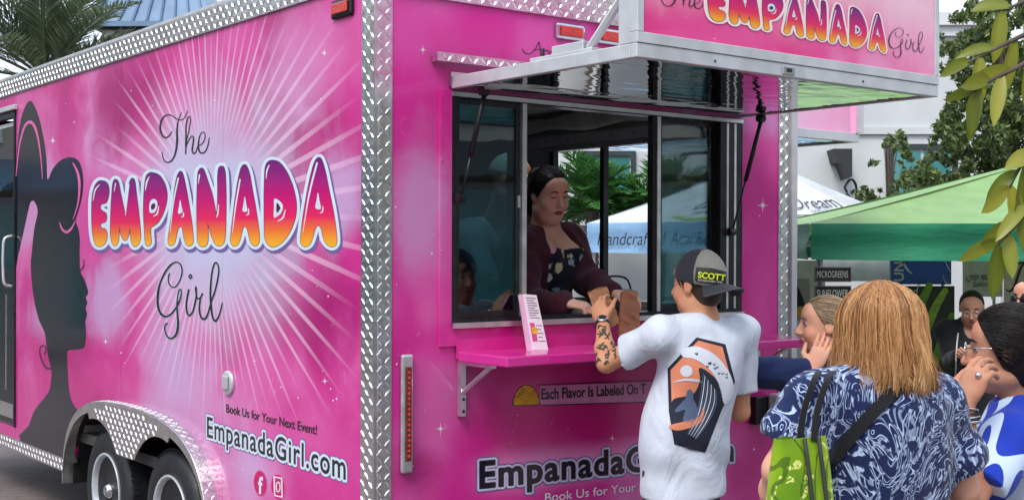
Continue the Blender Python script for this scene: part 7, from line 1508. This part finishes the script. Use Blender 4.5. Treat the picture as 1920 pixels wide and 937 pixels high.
# ============ second server behind the tinted pane, pale shirt and cap
PALEBL = cloth('pale_blue_shirt', (0.55, 0.62, 0.72, 1), wr=0.4)
J = rig(P(922, 424, 6.62), (*P(890, 0, 6.72)[:2], 1.55), (0.80, -0.58), 0.185, ground=0.62); J['elL'] = J['shL']-UP*0.25+J['A'][1]*0.12; J['wrL'] = J['elL']+J['A'][1]*0.22; J['elR'] = J['shR']-UP*0.25+J['A'][1]*0.12; J['wrR'] = J['elR']+J['A'][1]*0.22
vm = person('second server in pale shirt and cap behind the tinted window pane', (J['H'][0], J['H'][1], 0.62)); A = fr((0.93, -0.36), 0.18); HC = P(958, 336, 6.36); lo, hi = bounds(J, [HC, HC+0.1]); V = Vol(lo, hi, 0.0075)
torso(V, J, J['A']); arms(V, J); legs(V, J); add_head(V, HC, A); V.cone(HC-A[2]*0.05-A[1]*0.02, J['N']-UP*0.03, 0.055, 0.062, 0.03); add_hand(V, J['wrL'], J['A'][1], -UP, (0, 1, 0)); add_hand(V, J['wrR'], J['A'][1], -UP, (0, 1, 0)); b_ = V.build('body', SK_A, vm); face_bits(b_, HC, A, 1.0, H_BROWN)
V = Vol(lo, hi, 0.009); torso(V, J, J['A'], 0.026); arms(V, J, 'LR', 0.024, 0.8); V.wrinkle(0.005, 30, 3); V.ell(J['N']+UP*0.06, (0.08, 0.08, 0.05), J['A'], 0.01, 'sub'); V.build('shirt', PALEBL, vm)
V = Vol(lo, hi, 0.012); V.ell(J['H'], (0.17, 0.12, 0.16), J['A'], 0.05); legs(V, J, 0.016); V.plane((0, 0, 0.71), (0, 0, -1)); V.build('trousers', NAVY, vm); shoes(vm, J, CAPD, 0.622)
l, f, u = A; q = lambda x, y, z: HC+l*x+f*y+u*z; V = Vol(HC-0.22, HC+0.22, 0.006); V.ell(q(0, -0.012, 0.028), (0.088, 0.110, 0.104), A, 0.0); V.plane(q(0, -0.012, 0.024), -u); CAPT = cloth('tan_cap', (0.42, 0.40, 0.36, 1), wr=0.05); co_ = V.build('cap', CAPT, vm)
V = Vol(HC-0.25, HC+0.25, 0.006); V.ell(q(0, 0.095, 0.026), (0.075, 0.085, 0.010), A, 0.0); V.build('cap_visor', CAPT, co_)

# ---------------------------------------------------------------- small things at the window
KRAFT = plain('kraft_paper', S(178, 130, 92), 0.85, var=0.15, scale=12, bump=0.5, bscale=18); KRAFT_IN = plain('kraft_inside', S(112, 74, 46), 0.9)
def bag(label, px0, px1, wtop, wbot, Y, tilt=0.0, depth=0.035, openn=False):
    """crumpled paper sack between top pixel px0 and bottom pixel px1"""
    a, b = P(*px0, Y), P(*px1, Y+tilt); e = empty('paper_bag', b, label=label, cat='paper bag', group='brown paper bags at the window'); ax = a-b; rows = 9; V_ = []; rs = np.random.RandomState(int(px0[0])); rt = nrm(np.cross(ax, [0, 1, 0])); fd_ = np.cross(rt, nrm(ax))
    for j in range(rows+1):
        t = j/rows; w_ = wbot+(wtop-wbot)*t; d_ = depth*(1-0.45*t) if not openn else depth*(0.8+0.2*t); c = b+ax*t
        for x, y in ((-1, -1), (-0.35, -1.1), (0.35, -1.1), (1, -1), (1.0, 0), (1, 1), (0.35, 1.1), (-0.35, 1.1), (-1, 1), (-1.0, 0)):
            if abs(x) == 1 and y == 0: x *= 0.72 if t > 0.2 else 0.95
            V_.append(c+rt*w_*x+fd_*d_*y+rs.normal(size=3)*0.0022+(nrm(ax)*0.006*((abs(x) < 0.5)-0.5) if j == rows else 0))
    Fq = [(j*10+k, j*10+(k+1) % 10, (j+1)*10+(k+1) % 10, (j+1)*10+k) for j in range(rows) for k in range(10)]+[tuple(range(10))[::-1]]; mk('sack', V_, Fq, KRAFT, e)
    top = np.array(V_[-10:]); cen = top.mean(0); inn_ = cen+(top-cen)*0.92-nrm(ax)*0.012; mk('bag_mouth', inn_, [tuple(range(10))], KRAFT_IN, e); return e
bag('brown paper bag gripped in the customer\'s left hand', (1120, 543), (1142, 610), 0.042, 0.045, 5.42, 0.02); bag('open brown paper bag held out by the server beside the customer', (1180, 546), (1180, 628), 0.036, 0.048, 5.70, 0.0, openn=True)
# flyer stand on the shelf
FB = lambda x, y, b: on_plane(1, b)(np.array([x], float), np.array([y], float))[0]
fs_ = empty('flyer_stand', TMW[:3,:3] @ np.array([0.75, -0.16, ShZ])+TMW[:3,3], (0, 0, TH), 'pink and white leaflet holder leaning on the serving shelf', 'leaflet holder')
FLY = plain('leaflet_paper', S(232, 214, 226), 0.5, var=0.06); PINKP = plain('leaflet_pink', S(214, 70, 140), 0.5); ACR = plain('acrylic', S(226, 178, 208), 0.2)
t0, t1, b0_, b1_ = FB(982, 551, -0.03), FB(1006, 553, -0.03), FB(1000, 656, -0.16), FB(1028, 655, -0.16)
def quad(name, pts, off, mat, par, th=0.004):
    pts = [np.array(p) for p in pts]; n_ = nrm(np.cross(pts[1]-pts[0], pts[3]-pts[0])); n_ = n_ if n_[1] < 0 else -n_; w_ = [TMW[:3,:3] @ (p+n_*off)+TMW[:3,3] for p in pts]+[TMW[:3,:3] @ (p+n_*(off-th))+TMW[:3,3] for p in pts]
    return mk(name, w_, [(0, 1, 2, 3), (7, 6, 5, 4), (0, 4, 5, 1), (1, 5, 6, 2), (2, 6, 7, 3), (3, 7, 4, 0)], mat, par)
lerp = lambda p, q_, t: p+(q_-p)*t
def sub(u0, u1, v0, v1): g_ = lambda u, v: lerp(lerp(t0, t1, u), lerp(b0_, b1_, u), v); return [g_(u0, v0), g_(u1, v0), g_(u1, v1), g_(u0, v1)]
quad('backing', sub(-0.28, 0.0, 0, 1.02), -0.004, ACR, fs_, 0.012); quad('leaflet', sub(0, 1, 0, 1), 0.0, FLY, fs_, 0.010); quad('leaflet_band', sub(0.06, 0.4, 0.52, 0.85), 0.0012, PINKP, fs_, 0.001); quad('leaflet_photo', sub(0.12, 0.5, 0.60, 0.72), 0.0024, MAT['yellow'], fs_, 0.001)
for k in range(9): quad('text_line', sub(0.14, 0.86-0.2*(k % 3 == 1), 0.06+k*0.045, 0.075+k*0.045), 0.0012, plain('grey_ink', S(120, 100, 116), 0.6) if k == 0 else bpy.data.materials['grey_ink'], fs_, 0.001)
for k in range(5): quad('text_line', sub(0.48, 0.9-0.12*(k % 2), 0.56+k*0.07, 0.575+k*0.07), 0.0012, bpy.data.materials['grey_ink'], fs_, 0.001)
# tub, wire basket and canister on the counter
def tl_(a, b, z): return TMW[:3,:3] @ np.array([a, b, z])+TMW[:3,3]
c = tl_(1.47, 0.2, 1.345); tu = empty('plastic_tub', c, label='pale grey plastic tub with dark lettering on the inside counter', cat='tub'); MB().lathe(c, (0, 0, 1), [(0.07, 0), (0.085, 0.19), (0.09, 0.192), (0.09, 0.215), (0.0, 0.218)], 24).build('tub', plain('grey_plastic', S(176, 186, 194), 0.45), tu, True); MB().tube(catmull([c+np.array([-0.085, 0, 0.2]), c+np.array([-0.05, -0.06, 0.27]), c+np.array([0.05, -0.06, 0.27]), c+np.array([0.085, 0, 0.2])], 5), 0.005, 6).build('handle', MAT['blackmetal'], tu, True)
v, fsx = text_segs('OU', 1.0, 0, 0.01); tuw = nrm([0.789, 0.614, 0]); mk('lettering', np.array([c+np.array([0.03, -0.080, 0.05])+np.array([0, 0, 1])*p[0]*0.055-tuw*p[1]*0.05-np.array([0, 0.003, 0]) for p in v]), fsx, MAT['inkblack'], tu)['kind'] = 'stuff'
wb = empty('wire_basket', tl_(1.90, 0.2, 1.345), label='small black wire basket behind the right window pane', cat='basket'); mbx = MB()
for z in np.linspace(0, 0.16, 6): mbx.tube([tl_(1.80, 0.1, 1.347+z), tl_(2.0, 0.1, 1.347+z), tl_(2.0, 0.3, 1.347+z), tl_(1.80, 0.3, 1.347+z), tl_(1.80, 0.1, 1.347+z)], 0.0022, 4)
props(mbx.build('wire_hoops', MAT['blackmetal'], wb), kind='stuff'); mbx = MB()
for a_ in np.linspace(1.80, 2.0, 9):
    for b_ in (0.1, 0.3): mbx.tube([tl_(a_, b_, 1.347), tl_(a_, b_, 1.507)], 0.0022, 4)
props(mbx.build('wire_uprights', MAT['blackmetal'], wb), kind='stuff')
c = tl_(1.30, 0.24, 1.345); cn_ = empty('steel_canister', c, label='dark steel canister on the counter behind the open paper bag', cat='canister'); MB().lathe(c, (0, 0, 1), [(0.05, 0), (0.05, 0.15), (0.046, 0.155)], 20).build('can', MAT['steel_in'], cn_, True); MB().lathe(c+np.array([0, 0, 0.1555]), (0, 0, 1), [(0.052, 0), (0.052, 0.02), (0, 0.024)], 20).build('lid', MAT['blackmetal'], cn_, True)
